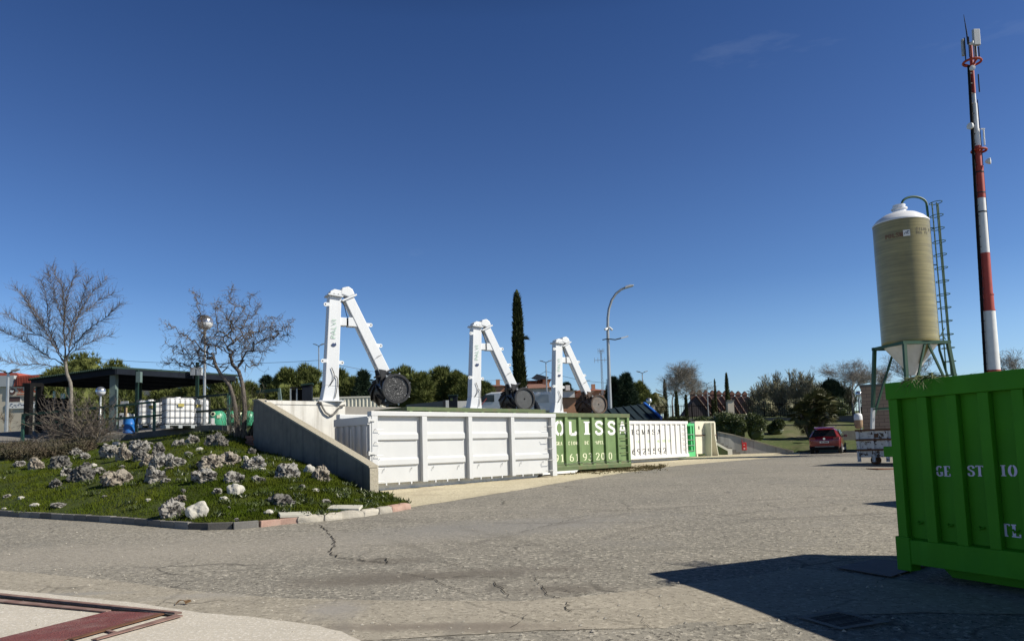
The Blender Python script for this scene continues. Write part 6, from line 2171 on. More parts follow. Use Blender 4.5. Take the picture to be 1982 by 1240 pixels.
t = thing('cloth_bundle', 'dark navy bundle hanging beside the second roller in front of the open van door', 'bundle', (c.x, 45.2, DOCKZ))
bm_ = MB()
P_ = [(0.10, 1.05, 0.05), (0.16, 0.9, 0.12), (0.20, 0.7, 0.17), (0.26, 0.45, 0.2), (0.30, 0.2, 0.22), (0.3, 0.0, 0.2)]
bm_.tube([(x - 0.25, 0.05 * math.sin(z * 9), z) for (x, z, r) in P_], [r for (_, _, r) in P_], 12)
bm_.build('cloth', MT['navy'], t, smooth=60)
o = MB().tube([(0, 0, 0), (0.42, 0, 0.52)], 0.022, 6).build('marker_rod', mat('rod_red', (0.35, 0.06, 0.05), 0.6))
c = at(926, 787, 36.5)
o.location = (c.x, c.y, DOCKZ)
o.location.z = c.z - 0.1
tag(o, 'thin red and dark rod leaning at the foot of the second crane', 'rod')

# tilted dark roof with blue edge
A_, B_, C_, D_ = at(1160, 793, 43), at(1247, 781, 47), at(1279.5, 809.5, 44), at(1175, 813, 40.5)
t = thing('lean_to_roof', 'dark sheet metal lean-to roof with a bright blue edge behind the white ECMASA container', 'canopy')
nn = (B_ - A_).cross(D_ - A_).normalized()
if nn.z < 0: nn = -nn
b = MB()
b.add([A_, B_, C_, D_] + [p - nn * 0.06 for p in (A_, B_, C_, D_)], [(0, 1, 2, 3), (7, 6, 5, 4), (0, 1, 5, 4), (1, 2, 6, 5), (2, 3, 7, 6), (3, 0, 4, 7)])
b.build('roof_sheet', MT['awning_dark'], t)
for i in range(1, 6):
    f = i / 6
    MB().bar(A_.lerp(B_, f) + nn * 0.03, D_.lerp(C_, f) + nn * 0.03, 0.05, 0.055, nn).build('seam', MT['awning_dark'], t)
b = MB()
b.bar(B_ + nn * 0.01, C_ + nn * 0.01, 0.16, 0.20, nn)
b.build('blue_edge', MT['awning_blue'], t)
for p in (B_, C_, D_):
    b = MB()
    b.box(p.x - 0.06, p.x + 0.06, p.y + 0.02, p.y + 0.14, DOCKZ - 2.5, p.z - 0.1)
    b.build('post', MT['dark_metal'], t)

# houses beyond
def house(px0, px1, pyt, pyr, Y, wall, roof, label, depth=7, windows=2, rz=0, base=None, hip=True, chim=True):
    a, c = at(px0, pyt, Y), at(px1, pyt, Y)
    z0 = zt(Y) - 0.3 if base is None else base
    wd, h, hr = c.x - a.x, a.z - z0, at((px0 + px1) / 2, pyr, Y).z - a.z
    t = thing('house', label, 'house', (a.x, Y, z0), rz)
    block(t, 'wall', 0, wd, 0, depth, 0, h, wall)
    b = MB()
    e = 0.3
    vs = [(-e, -e, h), (wd + e, -e, h), (wd + e, depth + e, h), (-e, depth + e, h)]
    vs += [(wd * 0.25, depth / 2, h + hr), (wd * 0.75, depth / 2, h + hr)] if hip else [(-e, depth / 2, h + hr), (wd + e, depth / 2, h + hr)]
    b.add([Vector(v) + Vector((0, 0, 0.004)) for v in vs], [(0, 1, 5, 4), (1, 2, 5), (2, 3, 4, 5), (3, 0, 4), (3, 2, 1, 0)])
    rf = b.build('roof', roof, t)
    if chim:
        MB().box(wd * 0.6, wd * 0.6 + 0.5, depth * 0.4, depth * 0.4 + 0.5, h + hr * 0.5, h + hr + 0.6).build('chimney', wall, rf)
    for i in range(windows):
        x = wd * (i + 0.5) / windows
        f = MB().box(x - 0.55, x + 0.55, -0.03, -0.003, h * 0.45, h * 0.45 + 1.2).build('window', MT['wall_white'], t)
        MB().box(x - 0.45, x + 0.45, -0.042, -0.033, h * 0.45 + 0.1, h * 0.45 + 1.1).build('pane', MT['glass_dark'], f)
    return t
house(933, 976, 748, 739, 88, MT['wall_ochre'], MT['roof_brown'], 'ochre house with dark tiled roof, left of the tall cypress', 8, 2)
house(1010, 1066, 752, 737, 84, MT['wall_cream'], MT['roof_brown'], 'pale house under the dark brown upper storey with solar panels', 8, 2, chim=False)
t = house(1018, 1052, 737, 733, 92, MT['terracotta'], MT['roof_brown'], 'dark brick upper house carrying tilted solar panels, right of the tall cypress', 7, 2, chim=False)
p, q = at(1034, 727, 91), at(1057, 734, 91)
tp = thing('solar_panel', 'tilted dark solar panel array on the roof of the dark brick house', 'solar panel', (p.x, 91, at(1045, 735, 91).z))
MB().bar((0, 0.6, p.z - tp.location.z), (q.x - p.x, 0, q.z - p.z + p.z - tp.location.z), 1.6, 0.06, (0, -0.5, 1)).build('panel', MT['navy'], tp)
for x in (0.2, (q.x - p.x) * 0.7):
    MB().box(x, x + 0.06, 0.5, 0.56, -0.2, 0.35).build('strut', MT['galv'], tp)
house(1051, 1063, 734, 731, 90, MT['wall_ochre'], MT['roof_brown'], 'narrow ochre house bright in the sun beside the far double street lamp', 6, 1, chim=False)
house(1079, 1118, 770, 768, 72, MT['wall_ochre'], MT['roof_brown'], 'low ochre building just behind the farthest crane', 6, 0, chim=False)
house(1080, 1112, 756, 751, 80, MT['wall_white'], MT['roof_brown'], 'cream house half in shade behind the farthest crane', 8, 1)
house(1118, 1172, 757, 748, 96, MT['wall_ochre'], MT['terracotta'], 'low house with red tiled roof between the farthest crane and the curved lamp', 8, 3)
house(505, 530, 764, 756, 74, MT['terracotta'], MT['terracotta'], 'pinkish brick house seen over the back end of the wing wall', 8, 1)
house(268, 312, 752, 741, 80, MT['wall_cream'], MT['roof_red'], 'house with a red roof seen under the shelter behind the pines', 3, 1)
house(1196, 1240, 780, 777, 64, MT['wall_cream'], MT['wall_cream'], 'low flat cream building behind the blue edged lean-to roof', 5, 0, chim=False)

# row of brown roofed houses
for i in range(9):
    Y = 104 + i * 3.0
    a, r_, c = at(1339 + 12.5 * i, 757, Y), at(1347 + 12.5 * i, 755.5 + i * 0.4, Y), at(1381 + 11.5 * i, 790, Y)
    z0 = 4.2
    t = thing('row_house', 'steep brown roofed house in the terrace behind the black fence' if i else 'nearest house of the brown terrace, its dark gable facing the black fence', 'house', (r_.x, Y, z0), 0, 'terrace of brown roofed houses')
    hr, w1 = r_.z - z0 - 0.75, c.x - r_.x
    w0 = (r_.x - at(1322 + 12.5 * i, 790, Y).x) if i == 0 else 0.6
    b = MB()
    b.prism([(-w0, 0), (w1, 0), (w1, 0.4), (0, hr - 0.15), (-w0, hr - 0.15 - (2.6 if i == 0 else 0))], (0, 0, 0), (1, 0, 0), (0, 0, 1), (0, 2.7, 0))
    b.build('gable_wall', MT['wall_mauve'], t)
    b = MB()
    b.bar((0, 1.35, hr), (w1 + 0.25, 1.35, 0.42), 2.9, 0.14, (0, 0, 1))
    rf = b.build('roof', MT['roof_brown'], t)
    b = MB()
    b.bar((0.0, -0.12, hr + 0.10), (w1 + 0.25, -0.12, 0.52), 0.07, 0.06)
    b.build('verge', mat('verge_tile', (0.46, 0.34, 0.28), 0.8) if i == 0 else bpy.data.materials['verge_tile'], rf)
    b = MB()
    b.box(-0.55, 0.15, 0.8, 1.5, hr - 0.6, hr + 0.35)
    b.prism([(-0.75, hr + 0.353), (0.35, hr + 0.353), (-0.2, hr + 1.0)], (0, 0.7, 0), (1, 0, 0), (0, 0, 1), (0, 0.9, 0))
    b.build('chimney', MT['roof_brown'], t)

# left building with a painted shop sign
YB = 72.0
a, c = at(-60, 766, YB), at(112, 748, YB)
zb = at(20, 850, YB).z - 0.3
t = thing('shop_building', 'cream shop building with red tiled roof and a coffee cup sign at the far left', 'building', (0, YB, 0))
X = lambda px: at(px, 780, YB).x
ZZ = lambda py, px=30: at(px, py, YB).z
block(t, 'wall', X(-90), X(84), 0, 3, zb, ZZ(748), MT['wall_cream'])
b = MB()
b.prism([(X(28), ZZ(748) + 0.02), (X(90), ZZ(748) + 0.02), (X(90), ZZ(726)), (X(34), ZZ(728))], (0, -0.25, 0), (1, 0, 0), (0, 0, 1), (0, 5, 0))
rf = b.build('roof', MT['roof_red'], t)
for i in range(18):
    x = X(36) + (X(88) - X(36)) * i / 17
    MB().box(x, x + 0.07, -0.31, -0.253, ZZ(747), ZZ(729)).build('roof_rib', MT['roof_red'], rf)
block(t, 'grey_cladding', X(-90), X(28) - 0.01, -0.2, 5, ZZ(748) + 0.02, ZZ(726.5), MT['panel_grey'])
b = MB()
b.prism([(X(-60), ZZ(726)), (X(13), ZZ(726)), (X(2), ZZ(716)), (X(-60), ZZ(714))], (0, 2, 0), (1, 0, 0), (0, 0, 1), (0, 5, 0))
b.build('rear_roof', MT['roof_red'], t)
sg = block(t, 'sign_board', X(16), X(84), -0.14, -0.004, ZZ(766.5), ZZ(749), MT['wall_cream'])
b = MB()
kk = YB / F_
b.lathe([(6.6 * kk, -0.17), (6.6 * kk, -0.145)], 24, (X(24.5), 0, ZZ(757.5)), axis='y')
b.build('cup_emblem', mat('cup_brown', (0.10, 0.05, 0.04), 0.7), sg)
b = MB()
b.prism([(-3.4 * kk, 2.2 * kk), (-3.2 * kk, -0.6 * kk), (-1.6 * kk, -2.4 * kk), (1.4 * kk, -2.4 * kk), (2.6 * kk, -0.8 * kk), (3.9 * kk, -0.2 * kk), (3.9 * kk, 1.6 * kk), (2.8 * kk, 1.8 * kk), (2.8 * kk, 2.2 * kk)], (X(24.5), -0.18, ZZ(757)), (1, 0, 0), (0, 0, 1), (0, 0.008, 0))
b.build('cup', MT['ink_white'], sg)
orange = mat('sign_orange', (0.55, 0.10, 0.02), 0.6)
for body, px in (("'9IL", 41), ('CO', 66)):
    o = font_part('lettering', body, 11.5 * kk, orange, sg, (X(px), -0.15, ZZ(756)), (R(90), 0, 0), 0.006, 0.02, 0.9)
MB().box(X(34), X(56), -0.156, -0.146, ZZ(764.3), ZZ(762.6)).build('underline', orange, sg)
for p0, p1 in ((17, 41), (61, 75)):
    w_ = block(t, 'window', X(p0), X(p1), -0.06, -0.004, ZZ(777.5), ZZ(767.5), MT['wall_white'])
    MB().box(X(p0) + 0.08, X(p1) - 0.08, -0.075, -0.063, ZZ(777), ZZ(768)).build('pane', mat('shutter_brown', (0.09, 0.05, 0.045), 0.7) if p0 == 17 else bpy.data.materials['shutter_brown'], w_)
bd = block(t, 'banner', X(16), X(83), -0.12, -0.004, ZZ(790.5), ZZ(778.5), MT['ink_white'])
r5 = random.Random(3)
for i in range(22):
    x = X(17) + (X(72) - X(17)) * (i + r5.uniform(0, 0.5)) / 22
    y_ = r5.choice([780.5, 783.5, 786.5])
    MB().box(x, x + r5.uniform(0.06, 0.22), -0.128, -0.122, ZZ(y_ + 1.6), ZZ(y_)).build('print_block', MT['ink_blue'], bd)

# ------------------------------------------------------------------ street lamps
def twin_lamp(px, pyt, pyb, half, Y, label, zb=None, r=0.07):
    c = at(px, pyt, Y)
    z0 = (zt(Y) if zb is None else zb) - 0.1
    t = thing('twin_street_lamp', label, 'street lamp', (c.x, Y, z0), 0, 'twin armed street lamps')
    h = c.z - z0
    k = half * Y / F_
    MB().tube([(0, 0, 0), (0, 0, h)], [r * 1.3, r * 0.8], 8).build('pole', MT['galv'], t, smooth=40)
    for s_ in (-1, 1):
        a_ = MB().bar((0, 0, h - 0.02), (s_ * k * 0.45, 0, h + 0.10), 0.06, 0.06).build('arm', MT['dark_metal'], t)
        MB().bar((s_ * k * 0.42, 0, h + 0.11), (s_ * k, 0, h + 0.2), 0.32, 0.09, w2=0.2, h2=0.06).build('lamp_head', MT['galv'], a_)
twin_lamp(16, 722, 860, 21, 38, 'twin armed street lamp in front of the shop building at the far left', 3.0, 0.075)
twin_lamp(617, 669, 730, 11, 72, 'twin armed street lamp behind the nearest crane post')
twin_lamp(1056.5, 701, 760, 12, 78, 'twin armed street lamp left of the farthest crane post')
twin_lamp(1243, 721.5, 785, 11, 80, 'twin armed street lamp behind the blue edged lean-to')
twin_lamp(1368, 742.5, 790, 9.5, 98, 'twin armed street lamp in front of the brown terrace roofs', 4.6)
twin_lamp(1453, 758, 785, 8, 112, 'twin armed street lamp at the right end of the brown terrace', 5.0)
globe_lamp('globe_lamp', 1256, 775, 5.5, 55, 'small globe lamp beside the blue edged lean-to roof', 3.4, 0.04)
globe_lamp('globe_lamp', 1662, 762, 6.0, 54, 'globe lamp beside the beige block building', 2.0, 0.045)
# curved arm lamp with cameras
YL = 46.0
c = at(1180.5, 790, YL)
t = thing('curved_street_lamp', 'tall grey street lamp with a curved arm and white cameras behind the OLISSA container', 'street lamp', (c.x, YL, DOCKZ - 0.1))
zb = DOCKZ - 0.1
vx = lambda px, py: at(px, py, YL).x - c.x
vz = lambda py, px=1180: at(px, py, YL).z - zb
arm = [(1176.3, 640), (1176.5, 615), (1178.5, 598), (1184, 581), (1192, 569), (1202, 561), (1212, 557)]
lean = (at(1176.3, 640, YL).x - c.x) / vz(640)
b = MB()
b.tube([(lean * vz(790) * 0, 0, 0), (lean * vz(700), 0, vz(700)), (lean * vz(640), 0, vz(640))], [0.14, 0.105, 0.095], 12)
b.build('pole', MT['galv'], t, smooth=40)
b = MB()
b.tube([(vx(px, py), 0, vz(py)) for px, py in arm], [0.095, 0.09, 0.085, 0.08, 0.075, 0.07, 0.065], 10)
b.build('curved_arm', MT['galv'], t, smooth=50)
b = MB()
b.prism([(vx(1209, 559), vz(559.5)), (vx(1226, 554), vz(555)), (vx(1226, 553), vz(553.2)), (vx(1219, 553), vz(552.6)), (vx(1209, 556), vz(555.6))], (0, -0.18, 0), (1, 0, 0), (0, 0, 1), (0, 0.36, 0))
b.build('lamp_head', MT['galv_light'], t, bevel=0.02)
for (p0, p1) in (((1176, 635.5), (1169.5, 639)), ((1178.5, 634), (1183.5, 640))):
    b = MB()
    b.bar((vx(*p0), -0.1, vz(p0[1])), (vx(*p1), -0.35, vz(p1[1])), 0.12, 0.12)
    b.build('camera', MT['white_paint'], t, bevel=0.02)
b = MB()
b.tube([(vx(1166, 657), 0, vz(657)), (vx(1176, 656), -0.12, vz(656)), (vx(1190, 658), -0.12, vz(658)), (vx(1202, 655), 0, vz(655))], [0.03, 0.035, 0.035, 0.04], 6)
b.build('antenna_boom', MT['dark_metal'], t)
MB().bar((vx(1202, 655), 0, vz(655)), (vx(1216, 651), 0, vz(651.5)), 0.07, 0.07).build('antenna_tip', MT['white_paint'], t)
# lattice aerial mast and roof aerial
c = at(1166.5, 760, 86)
t = thing('aerial_mast', 'thin lattice aerial mast left of the curved street lamp', 'aerial', (c.x, 86, 4.2))
h = at(1166, 677, 86).z - 4.2
for dx, dy in ((-0.14, 0), (0.14, 0), (0, 0.2)):
    MB().tube([(dx, dy, 0), (dx * 0.5, dy * 0.5, h)], 0.03, 4).build('chord', MT['galv'], t)
b = MB()
for i in range(24):
    z = h * i / 24
    s_ = 0.14 - 0.07 * i / 24
    b.bar((-s_, 0, z), (s_, 0, z + h / 24), 0.025, 0.025)
b.build('lacing', MT['galv'], t)
for z, l_ in ((h - 0.1, 0.35), (h - 1.2, 0.8)):
    b = MB()
    b.bar((-l_, 0, z), (l_, 0, z), 0.05, 0.05)
    for f in (-1, -0.5, 0.5, 1):
        b.bar((l_ * f, 0, z - 0.3), (l_ * f, 0, z + 0.3), 0.04, 0.04)
    b.build('aerial_head', MT['galv'], t)
c = at(1137, 752, 96)
t = thing('roof_aerial', 'small television aerial on the red tiled house', 'aerial', (c.x, 98.5, c.z - 0.5))
MB().tube([(0, 0, 0), (0, 0, 1.9)], 0.035, 5).build('pole', MT['galv'], t)
MB().bar((-0.5, 0, 1.8), (0.7, 0, 1.8), 0.05, 0.05).build('boom', MT['galv'], t)
# overhead wires
def wire(p, q, sag, label):
    pts = []
    for i in range(25):
        u = i / 24
        v = Vector(p).lerp(Vector(q), u)
        v.z -= sag * 4 * u * (1 - u)
        pts.append(v)
    o = MB().tube(pts, 0.022, 4).build('overhead_wire', MT['dark_metal'])
    tag(o, label, 'cable')
wire(at(120, 688, 74), at(617, 697, 72), 0.55, 'long thin overhead wire running left from behind the nearest crane')
wire(at(617, 697, 72), at(1000, 733, 90), 0.9, 'thin overhead wire from behind the nearest crane towards the tall cypress')
wire(at(1000, 735, 90), at(1056.5, 718, 78), 0.3, 'thin overhead wire between the cypress and the middle twin lamp')
wire(at(1056.5, 718, 78), at(1243, 738, 80), 0.6, 'thin overhead wire between the two twin lamps beyond the farthest crane')

# ------------------------------------------------------------------ right side: fence, walls, building
fp = [(1262, 71), (1340, 71), (1413, 70), (1480, 70), (1560, 69), (1615, 68), (1672, 66)]
t = thing('picket_fence', 'long black steel picket fence on a low wall above the grass bank', 'fence')
TOPY = lambda px: float(np.interp(px, [1262, 1420, 1600, 1672], [784, 779, 776, 772]))
BOTY = lambda px: float(np.interp(px, [1262, 1420, 1600, 1672], [809, 809, 805, 803]))
for (pa_, Ya), (pb_, Yb) in zip(fp, fp[1:]):
    ta, tb_ = at(pa_, TOPY(pa_), Ya), at(pb_, TOPY(pb_), Yb)
    ba, bb = at(pa_, BOTY(pa_), Ya), at(pb_, BOTY(pb_), Yb)
    b = MB()
    n = int((tb_ - ta).length / 0.20)
    for i in range(n):
        f = i / n
        p, q = ba.lerp(bb, f), ta.lerp(tb_, f)
        b.box(p.x - 0.016, p.x + 0.016, p.y - 0.016, p.y + 0.016, p.z, q.z)
    for f in (0.12, 0.86):
        b.bar(ba.lerp(ta, f), bb.lerp(tb_, f), 0.05, 0.05)
    b.build('picket_panel', MT['black'], t)
    MB().box(ba.x - 0.05, ba.x + 0.05, ba.y - 0.05, ba.y + 0.05, ba.z - 0.3, ta.z + 0.1).build('post', MT['black'], t)
    p, q = Vector((ba.x, ba.y, ba.z - 0.32)), Vector((bb.x, bb.y, bb.z - 0.32))
    MB().bar(p, q, 0.28, 0.6).build('plinth', MT['concrete_dark'], t)
for px, py0, py1, w_, Y, lab in ((1414, 776, 802, 12, 69.5, 'brick gate pillar in front of the tall far cypress'), (1265, 785, 800, 6, 68, 'brick pillar at the left end of the black fence')):
    c = at(px, py1, Y)
    t = thing('gate_pillar', lab, 'pillar', (c.x, Y, c.z - 0.6))
    h = at(px, py0, Y).z - c.z + 0.6
    k = w_ * Y / F_ / 2
    block(t, 'shaft', -k, k, -k, k, 0, h, MT['wall_cream'])
    block(t, 'cap', -k - 0.06, k + 0.06, -k - 0.06, k + 0.06, h + 0.002, h + 0.1, MT['concrete_dark'])
a, c = at(1588, 842, 55.5), at(1668, 842, 55.5)
t = thing('low_wall', 'dark low retaining wall crossing the grass bank behind the red car', 'low wall', (a.x, 55.5, 1.2))
block(t, 'wall_face', 0, c.x - a.x, 0, 0.3, 0, at(1620, 834, 55.5).z - 1.2, MT['concrete_dark'])
YBk = 47.5
a, c = at(1671, 826, YBk), at(1770, 826, YBk)
zt_b = at(1671, 749, YBk).z
t = thing('block_building', 'beige concrete block building behind the legs of the silo', 'building', (a.x, YBk, 0.5), R(-27))
blk = mat('block_wall', (0.30, 0.225, 0.17), 0.9, var=0.1, scale=3)
n, l = blk.node_tree.nodes, blk.node_tree.links
br = n.new('ShaderNodeTexBrick')
br.inputs['Color1'].default_value, br.inputs['Color2'].default_value, br.inputs['Mortar'].default_value = (0.31, 0.235, 0.18, 1), (0.26, 0.195, 0.15, 1), (0.10, 0.075, 0.06, 1)
br.inputs['Scale'].default_value = 1.0
br.inputs['Brick Width'].default_value, br.inputs['Row Height'].default_value, br.inputs['Mortar Size'].default_value = 0.62, 0.23, 0.012
tc_ = n.new('ShaderNodeTexCoord')
sp_ = n.new('ShaderNodeSeparateXYZ')
cb_ = n.new('ShaderNodeCombineXYZ')
l.new(tc_.outputs['Object'], sp_.inputs[0])
ad_ = n.new('ShaderNodeMath')
l.new(sp_.outputs[0], ad_.inputs[0])
l.new(sp_.outputs[1], ad_.inputs[1])
l.new(ad_.outputs[0], cb_.inputs[0])
l.new(sp_.outputs[2], cb_.inputs[1])
l.new(cb_.outputs[0], br.inputs['Vector'])
l.new(br.outputs['Color'], n['Principled BSDF'].inputs['Base Color'])
block(t, 'wall', 0, 5.5, 0, 4, 0, zt_b - 0.5, blk)
block(t, 'roof_slab', -0.06, 5.56, -0.06, 4.06, zt_b - 0.497, zt_b - 0.35, MT['concrete_dark'])
c = at(1662.5, 829, 46.5)
t = thing('bulk_sack', 'rounded sack, white above and tan below, standing beside the beige block building', 'sack', (c.x, 46.5, c.z))
h = at(1662, 799, 46.5).z - c.z
MB().lathe([(0.14, 0), (0.22, 0.08), (0.25, h * 0.3), (0.25, h * 0.55)], 18).build('lower_cloth', mat('sack_tan', (0.32, 0.22, 0.14), 0.9), t, smooth=50)
MB().lathe([(0.252, h * 0.552), (0.25, h * 0.8), (0.2, h * 0.95), (0.08, h)], 18).build('upper_cloth', MT['white_paint'], t, smooth=50)

# ------------------------------------------------------------------ red car
c0 = at(1597, 878, 45.6)
hd_ = R(90 - 28.5)
t = thing('parked_car', 'red hatchback suv seen from behind, parked before the grass bank', 'car', (c0.x, c0.y, gz(c0.x, c0.y)), hd_)
def sec(x, zb, zw, zr, wb, ww, wr, n=5):
    """half ring of a car section, mirrored; from sill up to the roof centre"""
    pts = [(wb * 0.92, zb), (wb, zb + 0.12), (ww, zw - 0.12), (ww * 0.985, zw), (wr + (ww - wr) * 0.25, zw + (zr - zw) * 0.72), (wr * 0.8, zr - 0.02), (0, zr)]
    full = [(x, y, z) for y, z in pts] + [(x, -y, z) for y, z in reversed(pts[:-1])]
    return full
secs_ = [sec(0.02, 0.42, 0.86, 0.90, 0.80, 0.84, 0.55), sec(0.10, 0.32, 0.98, 1.04, 0.86, 0.90, 0.60), sec(0.28, 0.28, 1.02, 1.30, 0.89, 0.915, 0.60), sec(0.55, 0.25, 1.03, 1.56, 0.90, 0.92, 0.60), sec(0.9, 0.25, 1.02, 1.62, 0.90, 0.925, 0.60),
         sec(1.9, 0.25, 0.98, 1.64, 0.90, 0.925, 0.61), sec(2.6, 0.25, 0.96, 1.58, 0.90, 0.92, 0.58), sec(3.3, 0.25, 0.95, 1.10, 0.89, 0.91, 0.55), sec(4.1, 0.28, 0.84, 0.92, 0.86, 0.88, 0.5), sec(4.42, 0.4, 0.7, 0.74, 0.72, 0.75, 0.4)]
b = MB()
m_ = len(secs_[0])
b.add([p for s_ in secs_ for p in s_], [(i * m_ + k, i * m_ + (k + 1) % m_, (i + 1) * m_ + (k + 1) % m_, (i + 1) * m_ + k) for i in range(len(secs_) - 1) for k in range(m_)] + [tuple(range(m_)), tuple((len(secs_) - 1) * m_ + k for k in range(m_ - 1, -1, -1))])
body = b.build('body', MT['car_red'], t, smooth=55)
sd_ = body.modifiers.new('sub', 'SUBSURF')
sd_.levels = sd_.render_levels = 1
b = MB()
b.add([(0.20, 0.66, 1.07), (0.20, -0.66, 1.07), (0.475, -0.54, 1.45), (0.475, 0.54, 1.45)], [(0, 1, 2, 3)])
b.add([(0.16, 0.66, 1.08), (0.16, -0.66, 1.08), (0.435, -0.54, 1.46), (0.435, 0.54, 1.46)], [(0, 1, 2, 3)])
b = MB()
b.bar((0.135, 0, 1.06), (0.415, 0, 1.475), 1.40, 0.03, (-1, 0, 0.6), w2=1.12)
b.build('rear_window', MT['glass_dark'], t)
b = MB()
b.bar((0.46, 0, 1.615), (0.12, 0, 1.55), 1.15, 0.05, w2=1.08)
b.build('roof_spoiler', MT['car_red'], t)
for s_ in (-1, 1):
    for (x0, x1, x2, x3) in ((0.62, 1.55, 1.50, 0.82), (1.62, 2.95, 2.30, 1.58)):
        b = MB()
        b.add([(x0, s_ * 0.905, 1.05), (x1, s_ * 0.905, 1.03), (x2, s_ * 0.735, 1.47), (x3, s_ * 0.735, 1.47)], [(0, 1, 2, 3)])
        b.add([(x0, s_ * 0.935, 1.05), (x1, s_ * 0.935, 1.03), (x2, s_ * 0.765, 1.47), (x3, s_ * 0.765, 1.47)], [(0, 1, 2, 3)])
        b.add([b.v[i] for i in range(8)], [(0, 1, 5, 4), (1, 2, 6, 5), (2, 3, 7, 6), (3, 0, 4, 7)])
        b.build('side_window', MT['glass_dark'], t)
    b = MB()
    b.bar((0.08, s_ * 0.86, 0.97), (0.05, s_ * 0.52, 0.94), 0.08, 0.13)
    b.build('tail_light', MT['tail_light'], t, bevel=0.015)
    b = MB()
    b.box(2.55, 2.75, s_ * 0.92 - 0.0 if s_ > 0 else -1.12, 1.12 if s_ > 0 else -0.92, 1.0, 1.16)
    b.build('side_mirror', MT['car_red'], t, bevel=0.03)
    b = MB()
    b.bar((0.7, s_ * 0.56, 1.66), (2.2, s_ * 0.57, 1.68), 0.04, 0.05)
    b.build('roof_rail', MT['chrome'], t)
    b = MB()
    b.box(0.9, 3.2, s_ * 0.90 - 0.03, s_ * 0.90 + 0.03, 0.22, 0.36)
    b.build('sill_trim', MT['galv_light'], t)
    for x in (0.85, 3.45):
        b = MB()
        y0 = s_ * 0.93
        b.lathe([(0.30, -0.11), (0.34, -0.07), (0.34, 0.07), (0.30, 0.11)], 24, (x, y0 - s_ * 0.11, 0.34), axis='y')
        w_ = b.build('wheel', MT['rubber'], t, smooth=40)
        MB().lathe([(0.24, min(0, s_ * 0.012)), (0.24, max(0, s_ * 0.012))], 18, (x, y0 + s_ * 0.003, 0.34), axis='y').build('rim', MT['alloy'], w_)
        for k_ in range(5):
            a = 2 * math.pi * k_ / 5
            MB().bar((x + 0.04 * math.cos(a), y0 + s_ * 0.02, 0.34 + 0.04 * math.sin(a)), (x + 0.22 * math.cos(a), y0 + s_ * 0.02, 0.34 + 0.22 * math.sin(a)), 0.05, 0.01, (0, 1, 0)).build('spoke', MT['chrome'], w_)
b = MB()
b.box(-0.01, 0.3, -0.80, 0.80, 0.24, 0.44)
b.build('lower_bumper', MT['black'], t, bevel=0.04)
b = MB()
b.box(-0.015, 0.03, -0.55, 0.55, 0.43, 0.455)
b.build('bumper_trim', MT['galv'], t)
pl_ = MB().box(-0.02, 0.012, -0.26, 0.26, 0.66, 0.77).build('number_plate', MT['ink_white'], t)
b = MB()
for i, x in enumerate((-0.2, -0.13, -0.06, 0.01, 0.1, 0.17)):
    MB().box(-0.024, -0.0205, x - 0.02, x + 0.03, 0.68, 0.75).build('plate_digit', MT['ink_black'], pl_)
b = MB()
b.lathe([(0.07, -0.02), (0.07, 0.0)], 16, (0.03, 0, 0.92), axis='x')
b.build('badge', MT['chrome'], t)
# ------------------------------------------------------------------ foreground ground things
def gpt(px, py, h=0.0):
    p = G(px, py)
    return Vector((p.x, p.y, p.z + h))
def slab_px(t, name, quad, h, th, m, n=10):
    a, b_, c, d = [gpt(*q) for q in quad]
    mb = MB()
    P_ = []
    for i in range(n + 1):
        row = []
        for j in range(n + 1):
            p = (a.lerp(b_, i / n)).lerp(d.lerp(c, i / n), j / n)
            row.append((p.x, p.y, gz(p.x, p.y) + h))
        P_.append(row)
    mb.grid(P_)
    o = mb.build(name, m, t)
    s_ = o.modifiers.new('th', 'SOLIDIFY')
    s_.thickness, s_.offset = th, -1
    return o
wbm = mat('checker_plate', (0.17, 0.055, 0.050), 0.75, 0.1, var=0.2, scale=5, stain=((0.26, 0.18, 0.16), 0.7, 3), bump=0.8, bscale=60)
steel_red = mat('red_oxide_steel', (0.20, 0.12, 0.10), 0.8, 0.0, var=0.25, scale=7, stain=((0.33, 0.26, 0.22), 0.7, 5))
t = thing('weighbridge', 'dark red steel weighbridge frame with checker plate set into pale concrete', 'weighbridge')
slab_px(t, 'checker_plate', [(212, 1187), (311, 1191.5), (134, 1240), (0, 1240)], 0.020, 0.01, wbm)
slab_px(t, 'checker_plate', [(0, 1240), (134, 1240), (-20, 1285), (-170, 1285)], 0.020, 0.01, wbm)
slab_px(t, 'edge_rail', [(-40, 1149.5), (352, 1191.5), (338, 1193), (-40, 1153.5)], 0.024, 0.02, steel_red, 16)
slab_px(t, 'edge_rail', [(-40, 1159), (215, 1185), (205, 1188), (-40, 1165)], 0.020, 0.01, steel_red, 12)
slab_px(t, 'joint_gap', [(-40, 1153.5), (338, 1193), (326, 1194.5), (-40, 1157.5)], 0.015, 0.004, MT['black'], 12)
slab_px(t, 'outer_bar', [(340, 1194), (354, 1196), (187, 1243), (176, 1243)], 0.022, 0.01, steel_red)
slab_px(t, 'inner_bar', [(311, 1191.5), (318, 1193), (142, 1243), (130, 1243)], 0.024, 0.01, MT['rust'])
slab_px(t, 'cross_bar', [(199, 1224), (206, 1222), (231, 1229), (224, 1231)], 0.021, 0.01, steel_red)
t = thing('drain_grate', 'square steel drain grate sunk in the shaded asphalt', 'drain')
gq = [(1543, 1197), (1618, 1183), (1722, 1206), (1628, 1222)]
g4 = [gpt(*q) for q in gq]
def gu(u, v, h):
    p = g4[0].lerp(g4[1], u).lerp(g4[3].lerp(g4[2], u), v)
    return (p.x, p.y, gz(p.x, p.y) + h)
b = MB()
